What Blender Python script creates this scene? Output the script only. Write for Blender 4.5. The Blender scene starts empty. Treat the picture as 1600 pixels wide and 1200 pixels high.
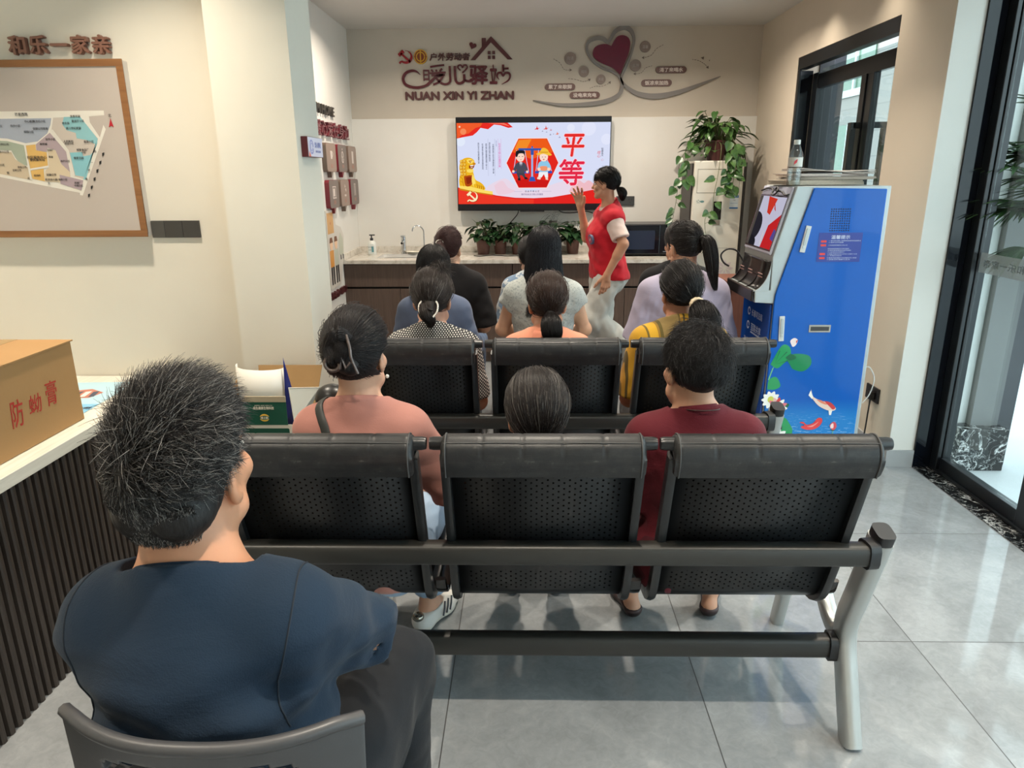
import bpy, bmesh, math, random
import numpy as np
from mathutils import Vector, Matrix
random.seed(11); rng = np.random.default_rng(11)
sc = bpy.context.scene; COL = sc.collection; PI = math.pi
# ------------------------------------------------------------------ camera
FPX, PITCH, YAW, ROLL, CAMH = 1105.0, math.radians(16.6), math.radians(1.2), math.radians(.36), 1.6
fw = Vector((-math.sin(YAW)*math.cos(PITCH), math.cos(YAW)*math.cos(PITCH), -math.sin(PITCH)))
r0 = Vector((math.cos(YAW), math.sin(YAW), 0)); u0 = r0.cross(fw)
rr = r0*math.cos(ROLL) - u0*math.sin(ROLL); uu = u0*math.cos(ROLL) + r0*math.sin(ROLL)
cd = bpy.data.cameras.new('camera'); cam = bpy.data.objects.new('camera', cd); COL.objects.link(cam)
cd.sensor_fit = 'HORIZONTAL'; cd.sensor_width = 36; cd.lens = 36*FPX/1600; cd.clip_start = .02
cam.matrix_world = Matrix(((rr.x, uu.x, -fw.x, 0), (rr.y, uu.y, -fw.y, 0), (rr.z, uu.z, -fw.z, CAMH), (0, 0, 0, 1)))
sc.camera = cam
# ------------------------------------------------------------------ view, world
vs = sc.view_settings; vs.view_transform = 'Standard'; vs.look = 'None'; vs.gamma = 1; vs.use_curve_mapping = False
vs.exposure = 0.0
W = bpy.data.worlds.new('sky'); sc.world = W; W.use_nodes = True
wn = W.node_tree; wn.nodes.clear()
wo = wn.nodes.new('ShaderNodeOutputWorld'); wb = wn.nodes.new('ShaderNodeBackground')
wb.inputs[0].default_value = (.82, .91, 1, 1); wb.inputs[1].default_value = 5.2
wn.links.new(wb.outputs[0], wo.inputs[0])
LAMP_W = 12.5      # watts of each ceiling downlight
sc.cycles.max_bounces = 10; sc.cycles.diffuse_bounces = 4; sc.cycles.transparent_max_bounces = 24
sc.cycles.use_denoising = True

# ------------------------------------------------------------------ helpers
def S(r, g, b):
    f = lambda c: (c/255/12.92 if c/255 <= .04045 else ((c/255+.055)/1.055)**2.4)
    return (f(r), f(g), f(b), 1)

MATS = {}
class NT:
    def __init__(s, name):
        s.m = bpy.data.materials.new(name); s.m.use_nodes = True; s.t = s.m.node_tree; s.t.nodes.clear()
        s.out = s.n('OutputMaterial')
    def n(s, kind, **k):
        nd = s.t.nodes.new('ShaderNode'+kind)
        for a, b in k.items(): setattr(nd, a, b)
        return nd
    def l(s, a, b): s.t.links.new(a, b)
    def math(s, op, a, b=None, c=None):
        nd = s.n('Math', operation=op)
        for i, v in enumerate((a, b, c)):
            if v is None: continue
            if isinstance(v, (int, float)): nd.inputs[i].default_value = v
            else: s.l(v, nd.inputs[i])
        return nd.outputs[0]
    def mix(s, fac, a, b):
        nd = s.n('Mix', data_type='RGBA')
        for i, v in ((0, fac), (6, a), (7, b)):
            if isinstance(v, (int, float)): nd.inputs[i].default_value = v
            elif isinstance(v, tuple): nd.inputs[i].default_value = v
            else: s.l(v, nd.inputs[i])
        return nd.outputs[2]
    def obj(s, scale=(1, 1, 1), rot=(0, 0, 0), which='Object'):
        tc = s.n('TexCoord'); mp = s.n('Mapping'); mp.inputs['Scale'].default_value = scale; mp.inputs['Rotation'].default_value = rot
        s.l(tc.outputs[which], mp.inputs[0]); return mp.outputs[0]
    def noise(s, vec, scale, detail=3, rough=.5, dist=0):
        nd = s.n('TexNoise'); nd.inputs['Scale'].default_value = scale; nd.inputs['Detail'].default_value = detail
        nd.inputs['Roughness'].default_value = rough; nd.inputs['Distortion'].default_value = dist
        if vec is not None: s.l(vec, nd.inputs['Vector'])
        return nd.outputs[0]
    def ramp(s, fac, stops):
        nd = s.n('ValToRGB'); e = nd.color_ramp.elements
        while len(e) < len(stops): e.new(.5)
        for i, (p, c) in enumerate(stops):
            e[i].position = p; e[i].color = c if isinstance(c, tuple) else (c, c, c, 1)
        s.l(fac, nd.inputs[0]); return nd.outputs[0]
    def bsdf(s, col=None, rough=.5, metal=0, spec=.5, coat=0, coat_rough=.05, sheen=0, trans=0, sss=0):
        p = s.n('BsdfPrincipled')
        def put(k, v):
            if isinstance(v, (int, float, tuple)): p.inputs[k].default_value = v
            elif v is not None: s.l(v, p.inputs[k])
        put('Base Color', col); put('Roughness', rough); put('Metallic', metal); put('Specular IOR Level', spec)
        put('Coat Weight', coat); put('Coat Roughness', coat_rough); put('Sheen Weight', sheen); put('Transmission Weight', trans)
        if sss:
            put('Subsurface Weight', sss); p.inputs['Subsurface Radius'].default_value = (1, .35, .2); p.inputs['Subsurface Scale'].default_value = .012
        s.l(p.outputs[0], s.out.inputs[0]); s.p = p; return p
    def bump(s, h, strength=.3, dist=.01):
        b = s.n('Bump'); b.inputs['Strength'].default_value = strength; b.inputs['Distance'].default_value = dist
        s.l(h, b.inputs['Height']); s.l(b.outputs[0], s.p.inputs['Normal'])

def P(name, col, rough=.5, metal=0, spec=.5, coat=0, var=0, vscale=6, bump=0, bscale=60, sheen=0, sss=0, stretch=(1, 1, 1), trans=0):
    """plain procedural material: a colour with slight noise variation and grain"""
    if name in MATS: return MATS[name]
    t = NT(name); c = col if len(col) == 4 else (*col, 1)
    v = t.obj(stretch)
    colr = c
    if var:
        dk = tuple(x*(1-var) for x in c[:3])+(1,); lt = tuple(min(1, x*(1+var)) for x in c[:3])+(1,)
        colr = t.ramp(t.noise(v, vscale, 4, .6), [(.3, dk), (.7, lt)])
    t.bsdf(colr, rough, metal, spec, coat, sheen=sheen, sss=sss, trans=trans)
    if bump: t.bump(t.noise(v, bscale, 3, .6), bump, .004)
    MATS[name] = t.m; return t.m

def E_(name, col, strength=1.0):
    if name in MATS: return MATS[name]
    t = NT(name); e = t.n('Emission'); e.inputs[0].default_value = col; e.inputs[1].default_value = strength
    t.l(e.outputs[0], t.out.inputs[0]); MATS[name] = t.m; return t.m

def glass(name, tint=(1, 1, 1, 1), rough=0.0, ior=1.5, refl=1.0):
    if name in MATS: return MATS[name]
    t = NT(name); tr = t.n('BsdfTransparent'); tr.inputs[0].default_value = tint
    gl = t.n('BsdfGlossy'); gl.inputs['Roughness'].default_value = rough
    fr = t.n('LayerWeight'); fr.inputs[0].default_value = .5
    k = t.math('MULTIPLY_ADD', t.math('POWER', fr.outputs['Facing'], 5.0), .9*refl, .045*refl)
    mx = t.n('MixShader'); t.l(k, mx.inputs[0]); t.l(tr.outputs[0], mx.inputs[1]); t.l(gl.outputs[0], mx.inputs[2])
    t.l(mx.outputs[0], t.out.inputs[0]); MATS[name] = t.m; return t.m

class MB:
    """collects shapes and links them as ONE mesh object"""
    def __init__(s): s.v = []; s.f = []; s.m = []
    def add(s, vs_, fs, m=0, M=None):
        o = len(s.v)
        for p in vs_:
            p = Vector(p)
            s.v.append(tuple(M @ p) if M is not None else tuple(p))
        for k, f in enumerate(fs):
            s.f.append([o+i for i in f]); s.m.append(m[k] if isinstance(m, (list, tuple)) else m)
        return s
    def box(s, x0, x1, y0, y1, z0, z1, m=0, M=None):
        v = [(x, y, z) for x in (x0, x1) for y in (y0, y1) for z in (z0, z1)]
        return s.add(v, [(0, 1, 3, 2), (4, 6, 7, 5), (0, 4, 5, 1), (2, 3, 7, 6), (0, 2, 6, 4), (1, 5, 7, 3)], m, M)
    def prism(s, poly, ax, a0, a1, m=0, M=None):
        mp = {'x': lambda p, a: (a, p[0], p[1]), 'y': lambda p, a: (p[0], a, p[1]), 'z': lambda p, a: (p[0], p[1], a)}[ax]
        n = len(poly); v = [mp(p, a0) for p in poly]+[mp(p, a1) for p in poly]
        return s.add(v, [tuple(range(n)), tuple(range(2*n-1, n-1, -1))]+[(i, (i+1) % n, n+(i+1) % n, n+i) for i in range(n)], m, M)
    def tube(s, pts, r, n=10, m=0, caps=True, M=None, flat=None):
        pts = [Vector(p) for p in pts]; k = len(pts)
        rs = r if isinstance(r, (list, tuple)) else [r]*k
        v = []; ref = None
        for i, p in enumerate(pts):
            d = (pts[min(i+1, k-1)]-pts[max(i-1, 0)]).normalized()
            if ref is None:
                ref = Vector((0, 0, 1)) if abs(d.z) < .9 else Vector((1, 0, 0))
                if flat is not None: ref = Vector(flat[2])
            a = (ref - d*ref.dot(d)).normalized(); b = d.cross(a); ref = a
            for j in range(n):
                t = 2*PI*j/n; ca, sb = math.cos(t), math.sin(t)
                if flat is not None:   # rounded-rectangle section: half sizes along a and b
                    e = .55; ca = math.copysign(abs(ca)**e, ca)*flat[0]/rs[i]; sb = math.copysign(abs(sb)**e, sb)*flat[1]/rs[i]
                v.append(p+a*ca*rs[i]+b*sb*rs[i])
        f = [(i*n+j, i*n+(j+1) % n, (i+1)*n+(j+1) % n, (i+1)*n+j) for i in range(k-1) for j in range(n)]
        if caps: f += [tuple(range(n-1, -1, -1)), tuple((k-1)*n+j for j in range(n))]
        return s.add(v, f, m, M)
    def cyl(s, p0, p1, r, r1=None, n=16, m=0, M=None): return s.tube([p0, p1], [r, r if r1 is None else r1], n, m, True, M)
    def lathe(s, prof, o=(0, 0, 0), n=20, m=0, M=None):
        v = [(o[0]+r*math.cos(2*PI*j/n), o[1]+r*math.sin(2*PI*j/n), o[2]+z) for r, z in prof for j in range(n)]
        k = len(prof)
        f = [(i*n+j, i*n+(j+1) % n, (i+1)*n+(j+1) % n, (i+1)*n+j) for i in range(k-1) for j in range(n)]
        if prof[0][0] > 1e-5: f.append(tuple(range(n-1, -1, -1)))
        if prof[-1][0] > 1e-5: f.append(tuple((k-1)*n+j for j in range(n)))
        return s.add(v, f, m, M)
    def ell(s, c, r, nu=16, nv=10, m=0, M=None):
        v = []; f = []
        for i in range(nv+1):
            a = PI*i/nv
            for j in range(nu):
                b = 2*PI*j/nu; v.append((c[0]+r[0]*math.sin(a)*math.cos(b), c[1]+r[1]*math.sin(a)*math.sin(b), c[2]-r[2]*math.cos(a)))
        for i in range(nv):
            for j in range(nu): f.append((i*nu+j, i*nu+(j+1) % nu, (i+1)*nu+(j+1) % nu, (i+1)*nu+j))
        return s.add(v, f, m, M)
    def grid(s, fn, nu, nv, m=0, M=None, close=False):
        v = [fn(i/(nu-1), j/(nv-1)) for i in range(nu) for j in range(nv)]
        f = [(i*nv+j, (i+1)*nv+j, (i+1)*nv+j+1, i*nv+j+1) for i in range(nu-1) for j in range(nv-1)]
        return s.add(v, f, m, M)
    def poly(s, pts, m=0, M=None): return s.add(pts, [tuple(range(len(pts)))], m, M)
    def build(s, name, mats, parent=None, smooth=0, bevel=0, solid=0, seg=2, recalc=True):
        me = bpy.data.meshes.new(name); me.from_pydata(s.v, [], s.f)
        mats = mats if isinstance(mats, (list, tuple)) else [mats]
        for m in mats: me.materials.append(m)
        me.polygons.foreach_set('material_index', s.m)
        if recalc:
            bm = bmesh.new(); bm.from_mesh(me); bmesh.ops.remove_doubles(bm, verts=bm.verts, dist=1e-6)
            bmesh.ops.recalc_face_normals(bm, faces=bm.faces); bm.to_mesh(me); bm.free()
        if smooth:
            me.shade_smooth(); me.set_sharp_from_angle(angle=math.radians(smooth))
        return link(name, me, parent, bevel, solid, seg)

def link(name, me, parent=None, bevel=0, solid=0, seg=2):
    o = bpy.data.objects.new(name, me); COL.objects.link(o)
    if parent is not None: o.parent = parent
    if solid:
        d = o.modifiers.new('solid', 'SOLIDIFY'); d.thickness = solid; d.offset = 0
    if bevel:
        b = o.modifiers.new('bevel', 'BEVEL'); b.width = bevel; b.segments = seg; b.limit_method = 'ANGLE'; b.angle_limit = math.radians(40)
    return o

def tag(o, label=None, cat=None, group=None, kind=None):
    for k, v in (('label', label), ('category', cat), ('group', group), ('kind', kind)):
        if v: o[k] = v
    return o
def thing(name, label, cat, loc=(0, 0, 0), rz=0, group=None):
    o = bpy.data.objects.new(name, None); COL.objects.link(o); o.location = loc; o.rotation_euler = (0, 0, rz); o.empty_display_size = .05
    return tag(o, label, cat, group)
def struct(o): return tag(o, kind='structure')
def copy_tree(o, parent=None):
    c = o.copy(); COL.objects.link(c); c.parent = parent
    for ch in list(o.children): copy_tree(ch, c)
    return c

def text_geo(body, size, bold=0.0, ext=.001, align='CENTER', shear=0, space=1.0, lines=1.0, res=2):
    """the glyph outlines of a line of writing as plain vertices and faces (x right, y up)"""
    cu = bpy.data.curves.new('lettering', 'FONT'); cu.body = body; cu.size = size; cu.offset = 0; cu.extrude = ext
    cu.align_x = align; cu.align_y = 'CENTER'; cu.shear = shear; cu.space_character = space; cu.space_line = lines; cu.resolution_u = res
    ob = bpy.data.objects.new('lettering', cu); me = bpy.data.meshes.new_from_object(ob)
    v = [tuple(x.co) for x in me.vertices]; f = [tuple(p.vertices) for p in me.polygons]
    bpy.data.objects.remove(ob); bpy.data.curves.remove(cu); bpy.data.meshes.remove(me)
    if bold and v:      # heavier strokes: shifted copies of the same outlines
        b = bold*size; n = len(v); V = []; G = []
        for k, (dx, dy) in enumerate(((b, 0), (-b, 0), (0, b), (0, -b))):
            V += [(p[0]+dx, p[1]+dy, p[2]+k*.00006) for p in v]; G += [tuple(i+k*n for i in q) for q in f]
        v, f = V, G
    return v, f
def frame(o, right, up):
    """matrix: local x -> right, local y -> up, local z -> outwards"""
    r = Vector(right).normalized(); u = Vector(up).normalized(); n = r.cross(u)
    return Matrix(((r.x, u.x, n.x, o[0]), (r.y, u.y, n.y, o[1]), (r.z, u.z, n.z, o[2]), (0, 0, 0, 1)))
def write(mb, M, body, size, m=0, x=0, y=0, z=0, fit=None, **k):
    v, f = text_geo(body, size, **k)
    if not v: return
    if fit:
        w = max(p[0] for p in v)-min(p[0] for p in v); h = max(p[1] for p in v)-min(p[1] for p in v)
        sx = fit[0]/w; sy = (fit[1]/h) if len(fit) > 1 and fit[1] else sx
        cx = (max(p[0] for p in v)+min(p[0] for p in v))/2; cy = (max(p[1] for p in v)+min(p[1] for p in v))/2
        v = [((p[0]-cx)*sx, (p[1]-cy)*sy, p[2]) for p in v]
    mb.add([(p[0]+x, p[1]+y, p[2]+z) for p in v], f, m, M)
def circle(cx, cy, r, n=28, ry=None): return [(cx+r*math.cos(2*PI*i/n), cy+(ry or r)*math.sin(2*PI*i/n)) for i in range(n)]
def ribbon2d(pts, ws):
    """outline of a 2-D stroke with varying half widths"""
    L = []; R = []
    for i, p in enumerate(pts):
        a = pts[max(i-1, 0)]; b = pts[min(i+1, len(pts)-1)]
        dx, dy = b[0]-a[0], b[1]-a[1]; q = math.hypot(dx, dy) or 1
        w = ws[i] if isinstance(ws, (list, tuple)) else ws
        L.append((p[0]-dy/q*w, p[1]+dx/q*w)); R.append((p[0]+dy/q*w, p[1]-dx/q*w))
    return L, R
def stroke(mb, M, pts, ws, z0, z1, m=0):
    L, R = ribbon2d(pts, ws); n = len(pts)
    v = [(p[0], p[1], z1) for p in L+R]+[(p[0], p[1], z0) for p in L+R]; f = []
    for i in range(n-1):
        f += [(i, n+i, n+i+1, i+1), (2*n+i, 2*n+i+1, 3*n+i+1, 3*n+i), (i, i+1, 2*n+i+1, 2*n+i), (n+i, 3*n+i, 3*n+i+1, n+i+1)]
    f += [(0, 2*n, 3*n, n), (n-1, 2*n-1, 4*n-1, 3*n-1)]
    mb.add(v, f, m, M)
def spline(pts, n=8):
    """Catmull-Rom through the points"""
    out = []; P_ = [Vector(p) for p in pts]; k = len(P_)
    for i in range(k-1):
        a, b, c, d = P_[max(i-1, 0)], P_[i], P_[i+1], P_[min(i+2, k-1)]
        for j in range(n):
            t = j/n; out.append(.5*((2*b)+(c-a)*t+(2*a-5*b+4*c-d)*t*t+(3*b-a-3*c+d)*t**3))
    out.append(P_[-1]); return out
# ================================================================== THE ROOM
def floor_mat():
    t = NT('grey_floor_tiles'); v = t.obj(); sx = t.n('SeparateXYZ'); t.l(v, sx.inputs[0])
    def line(ax, off, size, w):
        q = t.math('DIVIDE', t.math('SUBTRACT', sx.outputs[ax], off), size)
        fr = t.math('FRACT', q); d = t.math('ABSOLUTE', t.math('SUBTRACT', fr, .5))
        return t.math('GREATER_THAN', d, .5-w/size), t.math('FLOOR', q)
    lx, ix = line(0, -.246, .806, .0018); ly, iy = line(1, 2.168, .788, .0018)
    gr = t.math('MAXIMUM', lx, ly)
    cell = t.n('CombineXYZ'); t.l(ix, cell.inputs[0]); t.l(iy, cell.inputs[1])
    wn_ = t.n('TexWhiteNoise'); t.l(cell.outputs[0], wn_.inputs[0])
    off = t.n('VectorMath', operation='MULTIPLY_ADD'); t.l(wn_.outputs['Color'], off.inputs[0]); off.inputs[1].default_value = (9, 9, 9); t.l(v, off.inputs[2])
    a = t.noise(off.outputs[0], 3.0, 6, .62, .6); b = t.noise(off.outputs[0], 26, 4, .7, 1.2)
    base = t.ramp(t.math('MULTIPLY_ADD', b, .35, t.math('MULTIPLY', a, .65)), [(.3, S(124, 127, 129)), (.52, S(144, 147, 149)), (.72, S(164, 167, 169))])
    col = t.mix(gr, base, S(70, 70, 70))
    t.bsdf(col, t.math('MULTIPLY_ADD', gr, .5, t.math('MULTIPLY_ADD', a, .07, .035)), spec=.65)
    return t.m
def marble_mat():
    t = NT('black_marble'); v = t.obj((1, 1, 1), (.3, .5, .4))
    n1 = t.noise(v, 5, 5, .6, 1.5); w = t.math('ABSOLUTE', t.math('SUBTRACT', n1, .5))
    n2 = t.noise(v, 14, 4, .6, 1.0); w2 = t.math('ABSOLUTE', t.math('SUBTRACT', n2, .5))
    k = t.ramp(t.math('MINIMUM', w, t.math('MULTIPLY_ADD', w2, 1.6, .006)), [(0, S(225, 225, 222)), (.012, S(120, 122, 122)), (.035, S(22, 24, 26))])
    t.bsdf(k, .12, spec=.5); return t.m
def wall_mat(name, c, bump=.05):
    t = NT(name); v = t.obj(); n = t.noise(v, 1.6, 4, .6)
    d = tuple(x*.95 for x in c[:3])+(1,)
    t.bsdf(t.ramp(n, [(.35, d), (.65, c)]), .62, spec=.3); t.bump(t.noise(v, 220, 2, .6), bump, .002); return t.m
m_floor = floor_mat(); m_marble = marble_mat()
m_cream = wall_mat('cream_paint', S(226, 219, 204)); m_white = wall_mat('white_paint', S(226, 223, 216))
m_beige = wall_mat('beige_paint', S(198, 188, 174)); m_right = wall_mat('warm_paint', S(210, 198, 180)); m_ceil = wall_mat('ceiling_paint', S(206, 203, 198))
m_black = P('black_frame', S(22, 25, 29), .28, spec=.5, var=.1, vscale=3)
m_bgloss = P('black_glossy_cladding', S(14, 18, 26), .07, spec=.35, var=.15, vscale=2)
m_chrome = P('chrome', S(205, 208, 210), .12, 1); m_steel = P('brushed_steel', S(185, 188, 186), .3, 1, var=.06, vscale=40, stretch=(1, 1, .05))
m_glass = glass('clear_glass', S(232, 240, 238), 0, 1.5); m_basetile = P('base_tile', S(170, 172, 173), .2, var=.06, vscale=5)
XR, XD, YB, ZC = 2.03, 2.30, 6.70, 2.80

struct(MB().box(-3.75, 2.42, -3.75, 6.9, -.06, 0).build('floor', m_floor))
struct(MB().box(-3.75, 2.42, -3.75, 6.9, ZC, ZC+.12).build('ceiling', m_ceil))
struct(MB().box(-1.75, 2.33, YB, YB+.15, 0, ZC).build('wall_back', m_beige))
struct(MB().box(-1.555, 2.03, YB-.035, YB-.0005, 0.001, 2.068).build('trim_1', m_white, bevel=.002))
struct(MB().box(-1.75, -1.555, 3.105, YB, 0, ZC).build('wall_left_alcove', m_white))
mb = MB().box(-3.75, -1.1651, 2.93, 3.105, 0, ZC).box(-1.165, -.865, 2.80, 3.1049, 0, ZC)
struct(mb.build('wall_front_left', [m_cream]))
struct(MB().box(-3.75, -3.6, -3.75, 2.93, 0, ZC).build('wall_left', m_cream))
struct(MB().box(-3.75, 2.42, -3.75, -3.6, 0, ZC).build('wall_rear', m_cream))
# right wall with the doorway
y0, y1, zt = 4.27, 5.78, 2.41
mb = MB().box(XR, 2.30, 3.74, y0, 0, ZC, 0).box(XR, 2.30, y1, YB, 0, ZC, 0).box(XR, 2.30, y0, y1, zt, ZC, 0)
struct(mb.build('wall_right', [m_right]))
struct(MB().box(2.03, 2.17, 3.735, 3.7399, 0.1, ZC).build('wall_end_daylight', m_white))  # white skin over the wall end: daylight on it put into the colour
mb = MB().box(2.029, 2.17, 3.725, 3.7345, 0.0005, .1).box(2.018, 2.0295, 3.725, y0, 0.0005, .1)
struct(mb.build('baseboard_right', m_basetile))
struct(MB().box(2.175, 2.262, -3.6, 3.7345, 0.0003, .004).build('trim_3', m_marble))
struct(MB().box(2.262, 2.42, -3.6, 3.66, 0.0003, .002).build('trim_4', m_marble))
struct(MB().box(2.2, 2.42, -3.6, 3.74, 2.62, ZC-.0005).build('wall_right_header', m_black))
# glazed shop front (door_1): return panel, corner post, stile, rails, panes
d = MB().box(2.1705, 2.285, 3.722, 3.739, 0.0005, 2.62).build('door_1', m_bgloss); struct(d)
f = MB()
f.box(2.262, 2.285, 3.66, 3.7215, .0045, 2.62); f.box(2.287, 2.335, 3.655, 3.738, .0045, 2.62)
for ya, yb in ((2.94, 3.02), (1.55, 1.63), (.1, .18), (-1.4, -1.32), (-2.9, -2.82)):
    f.box(2.27, 2.335, ya, yb, .0045, 2.62)
f.box(2.278, 2.328, -3.6, 3.655, .0045, .085); f.box(2.278, 2.328, -3.6, 3.655, 2.52, 2.62)
f.box(2.262, 2.276, -3.6, 3.655, .0045, .02)
f.build('door_frame', m_black, d, bevel=.003)
g = MB()
for ya, yb in ((3.021, 3.654), (1.631, 2.939), (.181, 1.549), (-1.319, .099), (-2.819, -1.401)):
    g.box(2.300, 2.306, ya, yb, .086, 2.519)
g.build('door_glass', m_glass, d)
t = NT('frosted_film'); v = t.obj(); a = t.n('BsdfTransparent'); b = t.n('BsdfDiffuse'); b.inputs[0].default_value = S(150, 158, 158)
mx = t.n('MixShader'); mx.inputs[0].default_value = .5; t.l(a.outputs[0], mx.inputs[1]); t.l(b.outputs[0], mx.inputs[2]); t.l(mx.outputs[0], t.out.inputs[0]); m_film = t.m
fb = MB().box(2.2965, 2.2985, 3.03, 3.653, 1.105, 1.203, 0)
fb.box(2.2965, 2.2985, 1.64, 2.93, 1.105, 1.203, 0)
Mf = frame((2.2955, 3.36, 1.154), (0, 1, 0), (0, 0, 1))
write(fb, Mf, '和谐园 和乐一家亲', .05, 1, bold=.0, ext=.0003, fit=(.52, .038))
fb.build('door_film', [m_film, P('film_text', S(96, 104, 106), .6)], d)

# side door in the right wall (door_2)
d2 = MB().box(2.05, 2.148, 5.776, 5.7795, .0005, zt-.09).build('door_2', m_bgloss); struct(d2)
f = MB()
f.box(2.0305, 2.095, y0+.001, y1-.001, 2.325, zt-.001); f.box(2.19, 2.299, 5.768, 5.7795, .001, 2.40)
f.box(2.032, 2.05, 5.74, 5.7795, 0.001, 2.325)
f.box(2.15, 2.215, 5.69, 5.775, .001, 2.30); f.box(2.16, 2.205, y0+.001, 5.69, 2.19, 2.29)
f.box(2.15, 2.215, 4.885, 4.95, .02, 2.19); f.box(2.16, 2.205, 4.80, 4.882, .02, 2.19)
f.box(2.16, 2.205, y0+.001, 5.69, .004, .09); f.box(2.16, 2.205, y0+.001, y0+.07, .09, 2.19)
f.build('door_frame', m_black, d2, bevel=.003)
g = MB().box(2.180, 2.186, 4.951, 5.689, .091, 2.189).box(2.180, 2.186, y0+.071, 4.799, .091, 2.189).box(2.180, 2.186, y0+.001, 5.689, 2.291, 2.324)
g.build('door_glass', m_glass, d2)
for dx, yy in ((-.075, 4.90), (.115, 4.85)):
    h = MB(); xx = 2.18+dx
    h.box(xx-.018, xx+.018, yy-.024, yy+.024, .9, 1.90)
    for zz in (1.862, .9): h.box(min(xx, 2.182), max(xx, 2.182), yy-.024, yy+.024, zz, zz+.038)
    h.build('door_handle', m_black, d2, bevel=.002)

# ------------------------------------------------------------------ outside
m_pave = P('outdoor_paving', S(196, 200, 202), .55, var=.08, vscale=2)
struct(MB().box(2.42, 16, -12, 20, -.25, -.12).build('ground_outside', m_pave))
m_outw = wall_mat('outdoor_white_wall', S(225, 228, 226)); m_grey = P('grey_render', S(112, 113, 113), .6, var=.06, vscale=3); m_dgrey = P('dark_grey_render', S(74, 76, 80), .55, var=.06, vscale=3)
struct(MB().box(2.335, 2.65, 4.08, 4.2, -.12, 3.2).build('wall_outside', m_outw))
struct(MB().box(2.651, 2.81, 4.03, 4.2, .14, 3.2, 0).box(2.811, 2.90, 4.04, 4.2, -.12, 3.2, 1).build('wall_outside_pier', [m_grey, m_dgrey]))
struct(MB().box(2.56, 2.835, 3.95, 4.079, -.12, .14).build('wall_outside_plinth', m_marble, bevel=.003))
struct(MB().box(2.31, 2.62, 6.35, 6.5, -.02, 4).build('pane_reflection_slab', m_bgloss))  # added dark slab, stands in for the navy reflection in the side door pane
# building across the yard: tiled white wall, darker recess, green framed windows
def tile_mat(name, c, g_, sx_, sz_):
    t = NT(name); br = t.n('TexBrick'); br.offset = .5; v = t.obj((1, 1, 1), (PI/2, 0, PI/2)); t.l(v, br.inputs[0])
    br.inputs['Color1'].default_value = c; br.inputs['Color2'].default_value = tuple(x*.93 for x in c[:3])+(1,); br.inputs['Mortar'].default_value = g_
    br.inputs['Scale'].default_value = 1; br.inputs['Brick Width'].default_value = sx_; br.inputs['Row Height'].default_value = sz_; br.inputs['Mortar Size'].default_value = .006
    t.bsdf(br.outputs[0], .4); return t.m
b = thing('building', 'white tiled building across the yard, seen through the side door', 'building', (5.2, 9, -.12))
MB().box(5.2, 6.5, 7.2, 10.4, 0, 7).build('facade', tile_mat('facade_tiles', S(244, 247, 247), S(196, 204, 208), .3, .15), b).location = (-5.2, -9, 0)
wd = MB().box(4.95, 5.25, 10.42, 14.5, 0, 7, 0).box(4.75, 5.0, 14.5, 17, 0, 7, 1)
wd.build('wing', [tile_mat('wing_tiles', S(120, 118, 112), S(86, 84, 80), .35, .2), P('wing_dark', S(60, 66, 72), .5, var=.2, vscale=2)], b).location = (-5.2, -9, 0)
w = MB()
for yy in (11.0, 12.4):
    for zz in (.9, 2.9): w.box(4.93, 4.949, yy, yy+1.1, zz, zz+1.5, 0); w.box(4.90, 4.93, yy+.52, yy+.58, zz, zz+1.5, 1); w.box(4.90, 4.93, yy, yy+1.1, zz-.1, zz, 1); w.box(4.90, 4.93, yy, yy+1.1, zz+.7, zz+.76, 1)
w.build('window', [P('yard_pane', S(80, 112, 92), .1), P('yard_frame', S(190, 200, 198), .5)], b).location = (-5.2, -9, 0)

# ------------------------------------------------------------------ ceiling downlights
m_lens = E_('lamp_lens', (1, .88, .68, 1), 3.5)
m_trimw = P('lamp_trim', S(235, 235, 232), .4)
def downlight(x, y, label, w=LAMP_W, col=(1, .89, .74), spread=96):
    t = thing('ceiling_downlight', label, 'ceiling light', (x, y, ZC), 0, 'recessed ceiling downlights')
    MB().lathe([(.040, -.001), (.047, -.006), (.056, -.006), (.060, -.0005)], n=24).build('trim_ring', m_trimw, t, smooth=50)
    MB().lathe([(.0, -.0025), (.0395, -.0025)], n=24).build('lens', m_lens, t)
    L = bpy.data.lights.new('downlight_lamp', 'AREA'); L.shape = 'DISK'; L.size = .08; L.energy = w; L.color = col; L.spread = math.radians(spread)
    lo = bpy.data.objects.new('downlight_lamp', L); COL.objects.link(lo); lo.parent = t; lo.location = (0, 0, -.012)
for x, y, lb in ((-.95, 5.55, 'round recessed downlight in the alcove ceiling, nearest the left wall'), (.33, 5.55, 'round recessed downlight in the alcove ceiling, in front of the screen'),
                 (1.25, 5.55, 'round recessed downlight in the alcove ceiling, beside the side door')):
    downlight(x, y, lb, LAMP_W*1.5, (1, .88, .74), 150)
k = 0
for y in (-2.6, -.9, .8, 2.35):
    for x in (-2.75, -1.35, .05, 1.4):
        downlight(x, y, 'round recessed downlight in the ceiling over the waiting area')
for x in (-.2, 1.2): downlight(x, 3.95, 'round recessed downlight in the ceiling above the rear row of people', LAMP_W*.8)
for y in (4.35, 5.2): downlight(1.80, y, 'round recessed downlight in the ceiling close to the right wall', LAMP_W*.16)
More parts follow.
